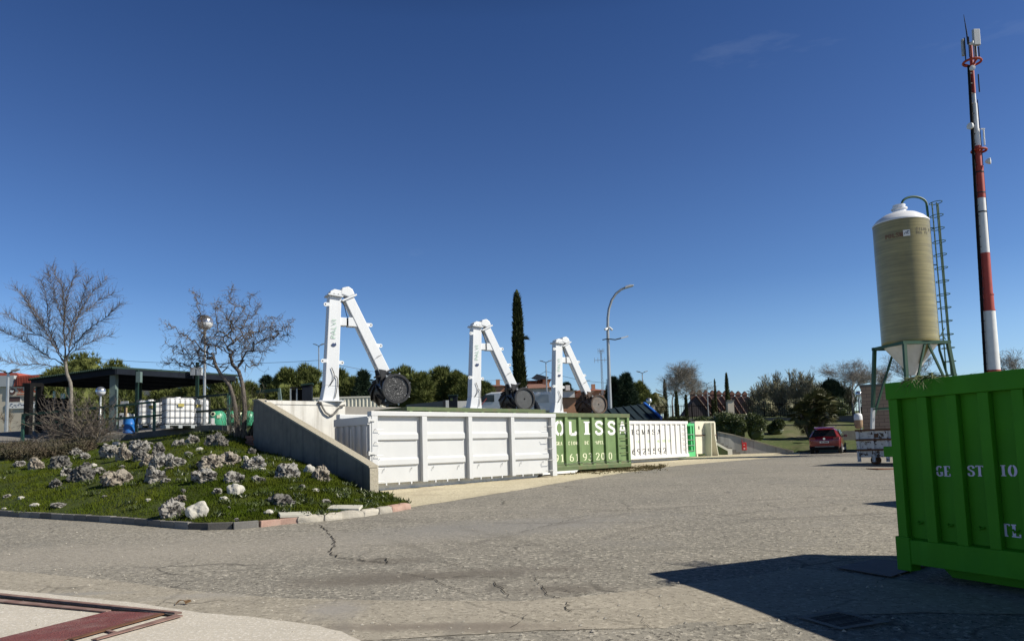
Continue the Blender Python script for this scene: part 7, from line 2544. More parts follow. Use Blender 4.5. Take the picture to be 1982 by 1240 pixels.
for (u0, u1, v0, v1) in ((0, 1, 0, 0.14), (0, 1, 0.86, 1), (0, 0.12, 0.14, 0.86), (0.88, 1, 0.14, 0.86)):
    b.add([gu(u0, v0, 0.02), gu(u1, v0, 0.02), gu(u1, v1, 0.02), gu(u0, v1, 0.02)], [(0, 1, 2, 3)])
b.build('frame', MT['kerb_grey'], t)
b = MB()
b.add([gu(0.12, 0.14, 0.013), gu(0.88, 0.14, 0.013), gu(0.88, 0.86, 0.013), gu(0.12, 0.86, 0.013)], [(0, 1, 2, 3)])
b.build('pit', MT['black'], t)
for i in range(12):
    v0 = 0.16 + 0.058 * i
    b = MB()
    b.add([gu(0.12, v0, 0.019), gu(0.88, v0, 0.019), gu(0.88, v0 + 0.026, 0.019), gu(0.12, v0 + 0.026, 0.019)], [(0, 1, 2, 3)])
    b.build('bar', MT['kerb_grey'], t)
t = thing('access_cover', 'flat dark steel access cover in the shadow at the foot of the near green container', 'cover')
slab_px(t, 'plate', [(1618, 1101), (1692, 1084), (1800, 1094), (1725, 1119)], 0.018, 0.006, mat('cover_steel', (0.045, 0.045, 0.05), 0.6, 0.4, bump=0.4, bscale=50))
slab_px(t, 'lifting_slot', [(1672, 1101), (1690, 1099), (1695, 1104), (1677, 1106)], 0.021, 0.001, MT['kerb_grey'])
slab_px(t, 'lifting_slot', [(1735, 1094), (1750, 1092), (1756, 1096), (1741, 1098)], 0.021, 0.001, MT['kerb_grey'])
# ------------------------------------------------------------------ vegetation
RNG = np.random.default_rng(11)
def sticks(name, segs, m, parent, sides=3):
    """segs (n,8): p(3) q(3) r0 r1 -> one mesh of thin prisms"""
    s = np.asarray(segs, dtype=np.float64)
    p, q, r0, r1 = s[:, :3], s[:, 3:6], s[:, 6], s[:, 7]
    d = q - p
    d /= np.maximum(1e-9, np.linalg.norm(d, axis=1))[:, None]
    h = np.where(np.abs(d[:, 2:3]) > 0.9, np.array([[1.0, 0, 0]]), np.array([[0, 0, 1.0]]))
    a = np.cross(d, h)
    a /= np.linalg.norm(a, axis=1)[:, None]
    b = np.cross(d, a)
    V = []
    for c, r in ((p, r0), (q, r1)):
        for k in range(sides):
            t = 2 * math.pi * k / sides
            V.append(c + (a * math.cos(t) + b * math.sin(t)) * r[:, None])
    V = np.stack(V, 1)                       # n, 2*sides, 3
    n = len(s)
    base = np.arange(n)[:, None] * (2 * sides)
    F = [np.concatenate([base + k, base + (k + 1) % sides, base + sides + (k + 1) % sides, base + sides + k], 1) for k in range(sides)]
    return np_mesh(name, V.reshape(-1, 3), np.concatenate(F), m, parent)
def cards(name, cen, dirs, ln, wd, m, parent, tri=True, extra=None):
    """one thin leaf face per row: from cen along dirs"""
    cen, dirs = np.asarray(cen, float), np.asarray(dirs, float)
    n = len(cen)
    dirs = dirs / np.maximum(1e-9, np.linalg.norm(dirs, axis=1))[:, None]
    rnd = RNG.normal(size=(n, 3))
    s = np.cross(dirs, rnd)
    s /= np.maximum(1e-9, np.linalg.norm(s, axis=1))[:, None]
    ln = np.broadcast_to(ln, n)[:, None]
    wd = np.broadcast_to(wd, n)[:, None]
    if tri:
        V = np.stack([cen - s * wd / 2, cen + s * wd / 2, cen + dirs * ln], 1).reshape(-1, 3)
        F = np.arange(3 * n).reshape(-1, 3)
    else:
        V = np.stack([cen, cen + dirs * ln * 0.5 + s * wd / 2, cen + dirs * ln, cen + dirs * ln * 0.5 - s * wd / 2], 1).reshape(-1, 3)
        F = np.arange(4 * n).reshape(-1, 4)
    if extra is not None:
        eV, eF = extra
        if F.shape[1] == 3 and eF.shape[1] == 4:
            eF = np.concatenate([eF[:, [0, 1, 2]], eF[:, [0, 2, 3]]])
        F = np.concatenate([F, eF + len(V)])
        V = np.concatenate([V, eV])
    return np_mesh(name, V, F, m, parent)
def blob(c, r, n=10):
    """a coarse closed core inside a crown"""
    V, F = [], []
    for i in range(n + 1):
        for k in range(n):
            a, t = 2 * math.pi * k / n, math.pi * i / n
            j = 1 + 0.12 * math.sin(3 * a + i) * math.sin(t)
            V.append((c[0] + r[0] * j * math.sin(t) * math.cos(a), c[1] + r[1] * j * math.sin(t) * math.sin(a), c[2] - r[2] * j * math.cos(t)))
    for i in range(n):
        for k in range(n):
            F.append((i * n + k, i * n + (k + 1) % n, (i + 1) * n + (k + 1) % n, (i + 1) * n + k))
    return np.array(V), np.array(F)
def blobs(L):
    V, F, o = [], [], 0
    for c, r in L:
        v, f = blob(c, r)
        V.append(v)
        F.append(f + o)
        o += len(v)
    return np.concatenate(V), np.concatenate(F)
def unit(n):
    v = RNG.normal(size=(n, 3))
    return v / np.linalg.norm(v, axis=1)[:, None]

# ---- grass blades on the slope
def scatter_mound(n, keep=None):
    j = RNG.random(n) * (NR - 1.001)
    i = RNG.random(n) * (NC - 1.001)
    j0, i0 = j.astype(int), i.astype(int)
    fj, fi = (j - j0)[:, None], (i - i0)[:, None]
    P = MOUND
    p = (P[j0, i0] * (1 - fj) + P[j0 + 1, i0] * fj) * (1 - fi) + (P[j0, i0 + 1] * (1 - fj) + P[j0 + 1, i0 + 1] * fj) * fi
    return p, j / NR, i / NC
p, vj, vi = scatter_mound(170000)
f = np.array([noise.noise((q[0] * 0.9, q[1] * 0.9, 1.0)) + 0.6 * noise.noise((q[0] * 2.6, q[1] * 2.6, 5.0)) for q in p])
keep = (RNG.random(len(p)) < np.clip(0.75 + 0.6 * f, 0.12, 1) * (1 - 0.75 * np.clip((vj - 0.70) / 0.22, 0, 1))) & (p[:, 0] > -17)
p, f = p[keep], f[keep]
d = RNG.normal(size=(len(p), 3)) * 0.45
d[:, 2] = 1
ln = np.clip(RNG.normal(0.065, 0.022, len(p)) * (1 + 0.9 * f), 0.02, 0.17)
stuff(cards('grass', p - [0, 0, 0.005], d, ln, 0.018, MT['grass_blade'], None))
# tufts of taller weeds in clumps
cc, _, _ = scatter_mound(170)
P_, D_, L_ = [], [], []
for c in cc:
    n = RNG.integers(25, 70)
    off = RNG.normal(size=(n, 3)) * [0.10, 0.10, 0]
    dd = RNG.normal(size=(n, 3)) * 0.7
    dd[:, 2] = 1
    P_.append(c + off)
    D_.append(dd)
    L_.append(RNG.uniform(0.05, 0.16, n))
o = cards('weeds', np.concatenate(P_), np.concatenate(D_), np.concatenate(L_), 0.03, MT['bush_leaf'], None, tri=False)
stuff(o)
tag(o, 'small leafy weeds in clumps all over the grass slope', 'weeds')
# ---- brown undergrowth at the top left of the slope
P_ = []
for _ in range(5200):
    px, py = RNG.uniform(-60, 178), 0
    lo = np.interp(px, [-60, 0, 60, 120, 178], [884, 890, 892, 884, 872])
    py = RNG.uniform(862, lo)
    q = MBVH.ray_cast(EYE, ray(px, py).normalized())[0]
    if q is None:
        q = Vector(left_front(px)) + Vector((RNG.normal() * 0.2, RNG.uniform(0, 1.2), 0))
    P_.append(q)
P_ = np.array(P_)
n = len(P_)
rep = np.repeat(P_, 9, 0)
hh = np.array([0.26 + 0.22 * noise.noise((q[0] * 1.2, q[1] * 1.2, 2)) for q in P_])
rep = rep + RNG.normal(size=rep.shape) * [0.08, 0.08, 0]
rep[:, 2] += RNG.random(len(rep)) * np.repeat(np.clip(hh, 0.08, 0.6), 9)
o = cards('undergrowth', rep, RNG.normal(size=rep.shape) + [0, 0, 0.6], RNG.uniform(0.05, 0.12, len(rep)), 0.035, MT['hedge_brown'], None, tri=False)
stuff(o)
tag(o, 'low brown leafy ground cover at the top left of the slope', 'undergrowth')
sg_ = []
for q in P_[::4]:
    a = Vector(q)
    dd = Vector((RNG.normal() * 0.6, RNG.normal() * 0.4, 1)).normalized()
    l_ = RNG.uniform(0.2, 0.6)
    b_ = a + dd * l_
    sg_.append((*a, *b_, 0.006, 0.003))
o = sticks('dry_stems', sg_, MT['dry_stem'], None)
stuff(o)
tag(o, 'thin dry stems poking out of the brown ground cover', 'stems')

# ---- bare trees drawn from their limbs
def limb_pts(pxs, Y, drift, base):
    out = []
    n = len(pxs)
    for i, (px, py) in enumerate(pxs):
        out.append(at(px, py, Y + drift * i / max(1, n - 1)) - base)
    return out
def twigs_on(pts, r0, segs, tw, rng, dens, lmin, lmax, fan, crook, sub=3, up=0.25, rt=0.0045):
    q = resample(pts, max(4, int(sum((a - c).length for a, c in zip(pts, pts[1:])) / 0.12)))
    n = len(q)
    q = [v + Vector((rng.gauss(0, crook * 0.25), rng.gauss(0, crook * 0.25), rng.gauss(0, crook * 0.25))) * (1 if 0 < i < n - 1 else 0) for i, v in enumerate(q)]
    for i in range(n - 1):
        ra, rb = r0 * (1 - 0.85 * i / n), r0 * (1 - 0.85 * (i + 1) / n)
        segs.append((*q[i], *q[i + 1], ra, rb))
        if i < n * 0.12:
            continue
        d = (q[i + 1] - q[i]).normalized()
        for _ in range(dens):
            u = rng.random()
            a = q[i].lerp(q[i + 1], u)
            side = Vector((rng.gauss(0, 1), rng.gauss(0, 1), rng.gauss(0, 1)))
            side = (side - d * side.dot(d)).normalized()
            dd = (d * (1 - fan) + side * fan + Vector((0, 0, up))).normalized()
            l = rng.uniform(lmin, lmax) * (1.15 - 0.7 * i / n)
            k = 3
            prev = a
            for s in range(k):
                nx = prev + (dd + Vector((rng.gauss(0, crook), rng.gauss(0, crook), rng.gauss(0, crook)))).normalized() * (l / k)
                tw.append((*prev, *nx, rt * (1.5 - s * 0.4), rt * (1.2 - s * 0.4)))
                for _ in range(sub):
                    if rng.random() < 0.6:
                        sd = Vector((rng.gauss(0, 1), rng.gauss(0, 1), rng.gauss(0, 1) + up)).normalized()
                        e = nx + (dd * 0.7 + sd * 0.9).normalized() * l * rng.uniform(0.12, 0.38)
                        tw.append((*nx, *e, rt * 0.75, rt * 0.45))
                prev = nx
rg = random.Random(21)
b1 = on_mound(141, 862) or Vector(left_front(141))
Y1 = b1.y
t = thing('bare_tree', 'slender bare birch-like tree with feathery twigs at the left of the slope', 'tree', tuple(b1))
trunk = limb_pts([(141, 868), (139, 830), (138, 790), (137.5, 752), (136, 740), (129, 722), (126.5, 700)], Y1, 0, b1)
mb = MB()
mb.tube(trunk, [0.085, 0.075, 0.07, 0.07, 0.07, 0.065, 0.055], 10)
mb.build('trunk', MT['bark_pale'], t, smooth=50)
segs, tw = [], []
for pl, dr, r in (([(126, 706), (94, 652), (65, 597), (29, 555)], -0.9, 0.035), ([(124, 700), (97, 645), (87, 565), (79, 542)], 0.7, 0.035), ([(126, 700), (124, 613), (121, 555), (100, 516)], 0.1, 0.045),
                  ([(128, 700), (145, 620), (174, 571), (206, 539)], 0.8, 0.04), ([(128, 690), (168, 639), (206, 613), (235, 587)], -0.7, 0.035), ([(123, 640), (130, 575), (138, 545), (150, 524)], -0.5, 0.026),
                  ([(121, 706), (65, 671), (19, 645), (-6, 636)], 0.9, 0.03), ([(121, 712), (81, 706), (32, 704), (-4, 694)], -0.8, 0.03), ([(100, 660), (60, 640), (30, 618), (8, 606)], -1.2, 0.02), ([(128, 690), (160, 668), (190, 655), (216, 648)], 0.9, 0.022),
                  ([(122, 620), (104, 570), (98, 540), (92, 528)], 1.0, 0.02), ([(146, 618), (168, 600), (196, 578), (222, 566)], 1.3, 0.02), ([(95, 652), (76, 625), (60, 600), (50, 572)], 0.9, 0.02), ([(125, 660), (150, 600), (165, 560), (175, 540)], -1.1, 0.022)):
    twigs_on(limb_pts(pl, Y1, dr, b1), r * 0.72, segs, tw, rg, 6, 0.30, 0.95, 0.55, 0.08, 2, 0.25, 0.0050)
cr = sticks('crown', segs, MT['bark_grey'], t, 5)
sticks('twigs', tw, MT['twig_brown'], cr)
# suckers round its foot
t = thing('sucker_thicket', 'tangle of arching bare shoots around the foot of the slender tree', 'shrub', tuple(b1))
sg_, tw_ = [], []
for i in range(240):
    x0 = rg.uniform(-0.7, 1.15)
    y0 = rg.uniform(-0.4, 0.5)
    p0 = Vector((x0, y0, rg.uniform(-0.2, 0.05)))
    ang = rg.uniform(-1.2, 1.3) if rg.random() < 0.5 else rg.uniform(-0.35, 0.35)
    L = rg.uniform(0.7, 2.3)
    v = Vector((math.sin(ang), rg.gauss(0, 0.2), math.cos(ang)))
    prev = p0
    droop = rg.uniform(0.0, 0.13) * (1 if abs(ang) > 0.3 else 0.2)
    for s in range(9):
        nx = prev + v.normalized() * (L / 9)
        sg_.append((*prev, *nx, 0.012 * (1 - s * 0.08), 0.012 * (1 - (s + 1) * 0.08)))
        if s > 1:
            for _ in range(2):
                sd = Vector((rg.gauss(0, 1), rg.gauss(0, 1), rg.gauss(0, 0.8))).normalized()
                e = nx + (v.normalized() + sd).normalized() * rg.uniform(0.08, 0.36)
                tw_.append((*nx, *e, 0.006, 0.004))
        v = v + Vector((rg.gauss(0, 0.10), rg.gauss(0, 0.1), rg.gauss(0, 0.08) - droop * 1.6))
        prev = nx
st_ = sticks('shoots', sg_, MT['dry_stem'], t)
sticks('twigs', tw_, MT['twig_brown'], st_)

b2 = on_mound(458, 843) or Vector(left_front(450))
Y2 = b2.y
t = thing('bare_tree', 'crooked two stemmed bare tree with dark spiny twigs in front of the green bins', 'tree', tuple(b2))
mb = MB()
mb.tube(limb_pts([(461, 846), (457, 798), (452, 770), (445, 747), (431, 730), (418, 708), (413, 690)], Y2, -0.2, b2), [0.09, 0.08, 0.07, 0.066, 0.062, 0.055, 0.048], 9)
mb.build('trunk', MT['bark_grey'], t, smooth=50)
mb = MB()
mb.tube(limb_pts([(470, 846), (474, 795), (472, 765), (469, 742), (462, 718), (450, 706), (445, 684)], Y2, 0.3, b2), [0.09, 0.08, 0.076, 0.072, 0.068, 0.06, 0.048], 9)
mb.build('trunk', MT['bark_grey'], t, smooth=50)
segs, tw = [], []
for pl, dr, r in (([(460, 712), (479, 686), (501, 667), (542, 645), (573, 618)], -0.6, 0.05), ([(474, 720), (500, 698), (515, 682), (531, 662)], 0.7, 0.024), ([(446, 690), (451, 645), (447, 601), (445, 568), (453, 550)], 0.2, 0.05),
                  ([(415, 692), (399, 669), (393, 621), (382, 580), (366, 562)], 0.6, 0.04), ([(416, 694), (380, 664), (348, 645), (321, 625)], -0.8, 0.042), ([(417, 712), (392, 703), (348, 705), (316, 703)], 0.8, 0.035),
                  ([(412, 690), (365, 674), (319, 662)], -0.2, 0.032), ([(450, 660), (474, 621), (503, 590)], 0.8, 0.034), ([(450, 660), (493, 643), (527, 631), (545, 614)], -0.9, 0.034), ([(444, 680), (425, 640), (418, 600), (420, 582)], -0.7, 0.034),
                  ([(446, 650), (470, 600), (486, 570)], -0.5, 0.026), ([(430, 720), (445, 690), (470, 665), (490, 630)], 0.4, 0.03), ([(414, 690), (430, 655), (440, 620), (425, 585)], 0.9, 0.03), ([(445, 690), (425, 670), (395, 650), (372, 620)], 0.3, 0.03),
                  ([(455, 700), (475, 670), (500, 640), (522, 612)], 0.9, 0.028), ([(418, 705), (400, 690), (370, 690), (335, 680)], 0.5, 0.026), ([(505, 664), (530, 655), (550, 650), (566, 640)], 0.3, 0.018)):
    twigs_on(limb_pts(pl, Y2, dr, b2), r * 0.72, segs, tw, rg, 5, 0.2, 0.7, 0.75, 0.33, 3, 0.1, 0.0056)
cr = sticks('crown', segs, MT['bark_grey'], t, 5)
sticks('twigs', tw, MT['twig_brown'], cr)
t = thing('sucker_thicket', 'fan of straight pale shoots and dry grass at the foot of the crooked tree', 'shrub', tuple(b2))
sg_, tw_ = [], []
for i in range(95):
    a = Vector((rg.gauss(0.1, 0.25), rg.gauss(0, 0.2), -0.1))
    v = Vector((rg.gauss(0, 0.32), rg.gauss(0, 0.2), 1)).normalized()
    L = rg.uniform(0.5, 2.1)
    prev = a
    for s in range(5):
        nx = prev + (v + Vector((rg.gauss(0, 0.05), rg.gauss(0, 0.05), 0))).normalized() * L / 5
        sg_.append((*prev, *nx, 0.009 - s * 0.0012, 0.008 - s * 0.0012))
        if s > 1 and rg.random() < 0.7:
            e = nx + (v + Vector((rg.gauss(0, 0.7), rg.gauss(0, 0.7), 0))).normalized() * rg.uniform(0.1, 0.3)
            tw_.append((*nx, *e, 0.004, 0.003))
        prev = nx
st_ = sticks('shoots', sg_, MT['dry_stem'], t)
sticks('twigs', tw_, MT['dry_stem'], st_)

# ---- procedural far trees
def grow(segs, p, d, L, r, lev, rng, spread, upb, crook=0.14):
    n = 4
    for s in range(n):
        d = (d + Vector((rng.gauss(0, crook), rng.gauss(0, crook), rng.gauss(0, crook) + upb * 0.12))).normalized()
        q = p + d * (L / n)
        r1 = r * (1 - 0.13)
        segs.append((*p, *q, r, r1, lev))
        p, r = q, r1
        if lev > 0 and s >= 1:
            for _ in range(2 if lev > 1 else 2):
                side = Vector((rng.gauss(0, 1), rng.gauss(0, 1), rng.gauss(0, 0.6))).normalized()
                nd = (d + side * spread + Vector((0, 0, upb))).normalized()
                grow(segs, p, nd, L * rng.uniform(0.55, 0.78), max(0.006, r * 0.6), lev - 1, rng, spread, upb, crook)
def far_bare(px, pyt, pyb, Y, label, m, seed, lev=4, spread=0.85, upb=0.15, wscale=1.0, trunkf=0.3, z0=None, group=None, thick=1.0, leaves=None, name='bare_tree'):
    c = at(px, pyb, Y)
    zb = (zt(Y) if z0 is None else z0) - 0.2
    h = at(px, pyt, Y).z - zb
    rng = random.Random(seed)
    segs = []
    tl = h * trunkf
    grow(segs, Vector((0, 0, tl)), Vector((0.02, 0, 1)), h * 0.42, h * 0.018 * thick, lev, rng, spread, upb)
    s = np.array([x[:8] for x in segs])
    top = max(s[:, 5].max(), 1e-3)
    k = (h - tl) / (top - tl)
    for a in (0, 1, 3, 4):
        s[:, a] *= wscale * k
    for a in (2, 5):
        s[:, a] = tl + (s[:, a] - tl) * k
    t = thing(name, label, 'tree', (c.x, Y, zb), 0, group)
    MB().tube([(0, 0, -0.3), (0.03, 0, tl * 0.5), (0, 0, tl)], [h * 0.028 * thick, h * 0.022 * thick, h * 0.018 * thick], 8).build('trunk', m, t)
    rmin = (0.012 if lev < 5 else 0.0050) * Y / 90
    s[:, 6] = np.maximum(s[:, 6], rmin)
    s[:, 7] = np.maximum(s[:, 7], rmin * 0.8)
    cr = sticks('crown', s, m, t)
    if leaves:
        n_, ll, mm = leaves
        tips = s[np.array([x[8] for x in segs]) <= 1]
        idx_ = RNG.integers(0, len(tips), n_)
        f = RNG.random((n_, 1))
        pos = tips[idx_, :3] * (1 - f) + tips[idx_, 3:6] * f + RNG.normal(size=(n_, 3)) * 0.10
        dd = (tips[idx_, 3:6] - tips[idx_, :3]) / 0.3 + RNG.normal(size=(n_, 3)) * 0.5 + [0, 0, 0.5]
        cards('foliage', pos, dd, RNG.uniform(ll * 0.6, ll * 1.3, n_), ll * 0.16, mm, cr, tri=False)
    return t
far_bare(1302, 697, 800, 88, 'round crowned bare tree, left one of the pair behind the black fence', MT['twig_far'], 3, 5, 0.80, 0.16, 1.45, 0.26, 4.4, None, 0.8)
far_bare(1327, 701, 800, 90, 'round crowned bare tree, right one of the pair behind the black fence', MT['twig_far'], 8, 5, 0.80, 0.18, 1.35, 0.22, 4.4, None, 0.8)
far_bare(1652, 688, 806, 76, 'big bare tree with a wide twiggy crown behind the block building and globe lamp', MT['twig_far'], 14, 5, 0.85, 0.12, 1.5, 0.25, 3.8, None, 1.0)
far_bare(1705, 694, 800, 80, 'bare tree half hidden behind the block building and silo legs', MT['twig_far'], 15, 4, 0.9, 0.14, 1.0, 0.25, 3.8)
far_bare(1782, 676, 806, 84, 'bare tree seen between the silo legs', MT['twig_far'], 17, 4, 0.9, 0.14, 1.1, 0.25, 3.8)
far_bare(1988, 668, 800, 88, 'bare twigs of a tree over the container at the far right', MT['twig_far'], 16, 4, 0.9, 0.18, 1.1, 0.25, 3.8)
far_bare(22, 788, 856, 40, 'leafless sapling beside the twin lamp at the far left', MT['dry_stem'], 19, 3, 0.7, 0.3, 1.0, 0.25, 2.9)
def willow(px, pyt, wpx, Y, label, seed, z0=4.0, lean=0.30):
    c = at(px, 800, Y)
    zb = z0 - 0.2
    h = at(px, pyt, Y).z - zb
    hw_ = wpx * Y / F_ / 2
    t = thing('willow_tree', label, 'tree', (c.x, Y, zb), 0, 'pale willows behind the fence')
    rng = random.Random(seed)
    mb = MB()
    segs, P_, D_ = [], [], []
    for i in range(80):
        a = rng.uniform(0, 6.283)
        f = math.sqrt(rng.random())
        tx, ty = math.cos(a) * hw_ * f, math.sin(a) * hw_ * f
        tz = h * (1 - 0.45 * f * f) * rng.uniform(0.72, 1.0)
        p = Vector((tx * 0.12, ty * 0.12, 0.0))
        e = Vector((tx, ty, tz))
        prev, n_ = p, 9
        for s_ in range(1, n_ + 1):
            u = s_ / n_
            q = Vector((p.x + (e.x - p.x) * u ** 0.8 + rng.gauss(0, 0.07), p.y + (e.y - p.y) * u ** 0.8 + rng.gauss(0, 0.07), e.z * u))
            segs.append((*prev, *q, 0.05 * (1 - 0.75 * u), 0.05 * (1 - 0.75 * (u + 0.05))))
            if u > 0.25:
                for _ in range(3):
                    dd = ((q - prev).normalized() + Vector((rng.gauss(0, 0.55), rng.gauss(0, 0.55), 0.35))).normalized()
                    q2 = q + dd * rng.uniform(0.3, 0.8)
                    segs.append((*q, *q2, 0.012, 0.008))
                    for _ in range(4):
                        v = rng.random()
                        P_.append(tuple(q.lerp(q2, v)))
                        D_.append(tuple(dd + Vector((rng.gauss(0, 0.4), rng.gauss(0, 0.4), 0.5))))
            prev = q
    mb.tube([(0, 0, -0.2), (0.02, 0, h * 0.25)], [0.16, 0.1], 7).build('trunk', MT['twig_far'], t)
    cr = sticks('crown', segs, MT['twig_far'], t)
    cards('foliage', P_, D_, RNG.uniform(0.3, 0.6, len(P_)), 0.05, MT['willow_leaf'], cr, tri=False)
willow(1484, 728, 34, 100, 'upright pale willow at the left of the grey green thicket', 1)
willow(1508, 722, 30, 96, 'second upright pale willow in the grey green thicket', 2)
willow(1545, 711, 46, 92, 'tallest pale willow above the dwarf palm', 3)
willow(1571, 722, 34, 90, 'pale willow just right of the tallest one', 4)
willow(1466, 748, 40, 104, 'low grey willow at the right end of the brown terrace', 5)
willow(1592, 744, 36, 86, 'low grey willow between the dwarf palm and the dark evergreen', 6)
willow(1524, 738, 44, 94, 'shorter pale willow filling the thicket left of the tallest one', 7)
willow(1634, 742, 44, 82, 'pale willow partly behind the globe lamp', 8)

def pine(px, pyt, pyb, wpx, Y, label, m='pine_leaf', seed=0, tuft=1.0, group='stone pines behind the platform', shape='round', dens=1.0):
    c = at(px, pyb, Y)
    zb = zt(Y) - 0.3
    ht = at(px, pyt, Y).z - zb
    hb = max(0.5, at(px, pyb, Y).z - zb)
    w = wpx * Y / F_
    t = thing('pine_tree' if m == 'pine_leaf' else 'fir_tree', label, 'tree', (c.x, Y, zb), 0, group)
    MB().tube([(0, 0, -0.2), (0.05, 0, hb), (0, 0, ht * 0.8)], [0.2, 0.16, 0.06], 8).build('trunk', MT['bark_grey'], t)
    rng = random.Random(seed + 50)
    cores, P_, D_ = [], [], []
    hc = ht - hb
    if shape == 'round':
        hb0 = min(hb, 0.9) if group else hb
        hc = ht - hb0
        for i in range(30):
            a = rng.uniform(0, 6.28)
            u = rng.random() ** 0.85
            prof_ = float(np.interp(u, [0, 0.25, 0.55, 0.8, 1.0], [0.85, 1.0, 0.92, 0.66, 0.22]))
            rr_ = (w * 0.5) * prof_ * rng.uniform(0.35, 0.95)
            lr = min(w, hc) * rng.uniform(0.11, 0.21)
            cen = (math.cos(a) * rr_, math.sin(a) * rr_, hb0 + lr * 0.5 + (hc - lr * 1.4) * u)
            cores.append((cen, (lr * 0.62, lr * 0.62, lr * 0.62)))
            n = int(80 * dens)
            v = unit(n)
            pos = np.array(cen) + v * lr * RNG.uniform(0.75, 1.1, (n, 1))
            P_.append(pos)
            D_.append(v * 0.75 + [0, 0, 0.95])
        cores.append(((0, 0, hb0 + hc * 0.42), (w * 0.33, w * 0.33, hc * 0.40)))
    else:
        for i in range(26):
            u = i / 25
            lw = (w / 2) * (1 - u) ** 0.85 + 0.1
            for k in range(max(3, int(9 * (1 - u)) + 2)):
                a = rng.uniform(0, 6.28)
                n = int(12 * dens)
                s_ = np.linspace(0.25, 1, n)[:, None]
                dr = np.array([math.cos(a), math.sin(a), 0.05 if u < 0.7 else 0.5])
                pos = np.array([0, 0, hb + hc * u * 0.97]) + dr * lw * s_ * rng.uniform(0.7, 1.1) + RNG.normal(size=(n, 3)) * 0.06
                P_.append(pos)
                D_.append(np.tile(dr, (n, 1)) + RNG.normal(size=(n, 3)) * 0.4)
        cores.append(((0, 0, hb + hc * 0.35), (w * 0.22, w * 0.22, hc * 0.4)))
    P_, D_ = np.concatenate(P_), np.concatenate(D_)
    k = 7
    P2, D2 = np.repeat(P_, k, 0), np.repeat(D_, k, 0) + RNG.normal(size=(len(P_) * k, 3)) * 0.62
    ll = RNG.uniform(0.26, 0.60, len(P2)) * tuft
    cards('crown', P2, D2, ll, 0.08 * tuft, MT[m], t, True, blobs(cores))
    return t
PL = [(160, 685, 742, 118, 66, 'broad stone pine rising behind the slender tree and the shelter'), (225, 694, 745, 62, 70, 'stone pine above the middle of the shelter roof'), (115, 712, 770, 80, 60, 'dark pine behind the left end of the shelter'),
      (250, 752, 790, 60, 58, 'small pine seen under the shelter roof behind the barrel'), (318, 742, 785, 70, 60, 'low pine behind the white tanks under the shelter'), (372, 738, 790, 60, 58, 'low pine behind the lamp post and tanks'),
      (432, 733, 795, 74, 56, 'low dense pine behind the trunks of the crooked tree'), (480, 741, 795, 50, 60, 'low pine just left of the concrete wing wall'),
      (552, 716, 775, 56, 62, 'dense pine behind the dark navy cabin'), (596, 709, 780, 62, 63, 'tallest dense pine just left of the nearest crane post'), (650, 714, 778, 54, 64, 'dense pine just right of the nearest crane post'), (682, 735, 782, 44, 62, 'lower pine between the nearest crane post and its roller'),
      (778, 712, 785, 64, 63, 'pine behind the nearest roller'), (812, 724, 790, 46, 61, 'pine to the right of the nearest roller'), (850, 714, 788, 66, 66, 'broad pine above the grey garden wall'), (886, 722, 790, 34, 64, 'narrow pine above the dark booth'),
      (902, 735, 788, 40, 60, 'pine just left of the second crane post'), (936, 741, 785, 38, 66, 'pine just right of the second crane post'), (1236, 742, 785, 40, 72, 'round pine behind the dark firs and the lean-to')]
for i, a in enumerate(PL):
    px_, t_, b_, w_, Y_, l_ = a
    pine(px_, t_, b_, w_ * (1.0 if i < 2 else 1.22), Y_, l_, seed=i, group='stone pines behind the platform' if i > 2 else 'stone pines behind the shelter')
pine(703, 722, 782, 40, 60, 'open spiky cedar just left of the nearest roller', 'fir_leaf', 71, 1.0, None, 'cone')
pine(515, 731, 775, 28, 66, 'small dark conifer over the back end of the wing wall', 'fir_leaf', 72, 0.9, None, 'cone')
pine(1188, 735, 785, 26, 62, 'dark fir close behind the curved street lamp', 'fir_leaf', 73, 0.9, None, 'cone', 1.6)
pine(1213, 727, 785, 40, 61, 'bigger dark fir right of the curved street lamp', 'fir_leaf', 74, 0.9, None, 'cone', 1.8)
pine(1097, 744, 760, 16, 90, 'little conifer top over the cream house', 'fir_leaf', 75, 0.9, None, 'cone')
pine(1612, 735, 790, 44, 78, 'dark evergreen right of the dwarf palm', 'fir_leaf', 76, 0.9, None, 'round')

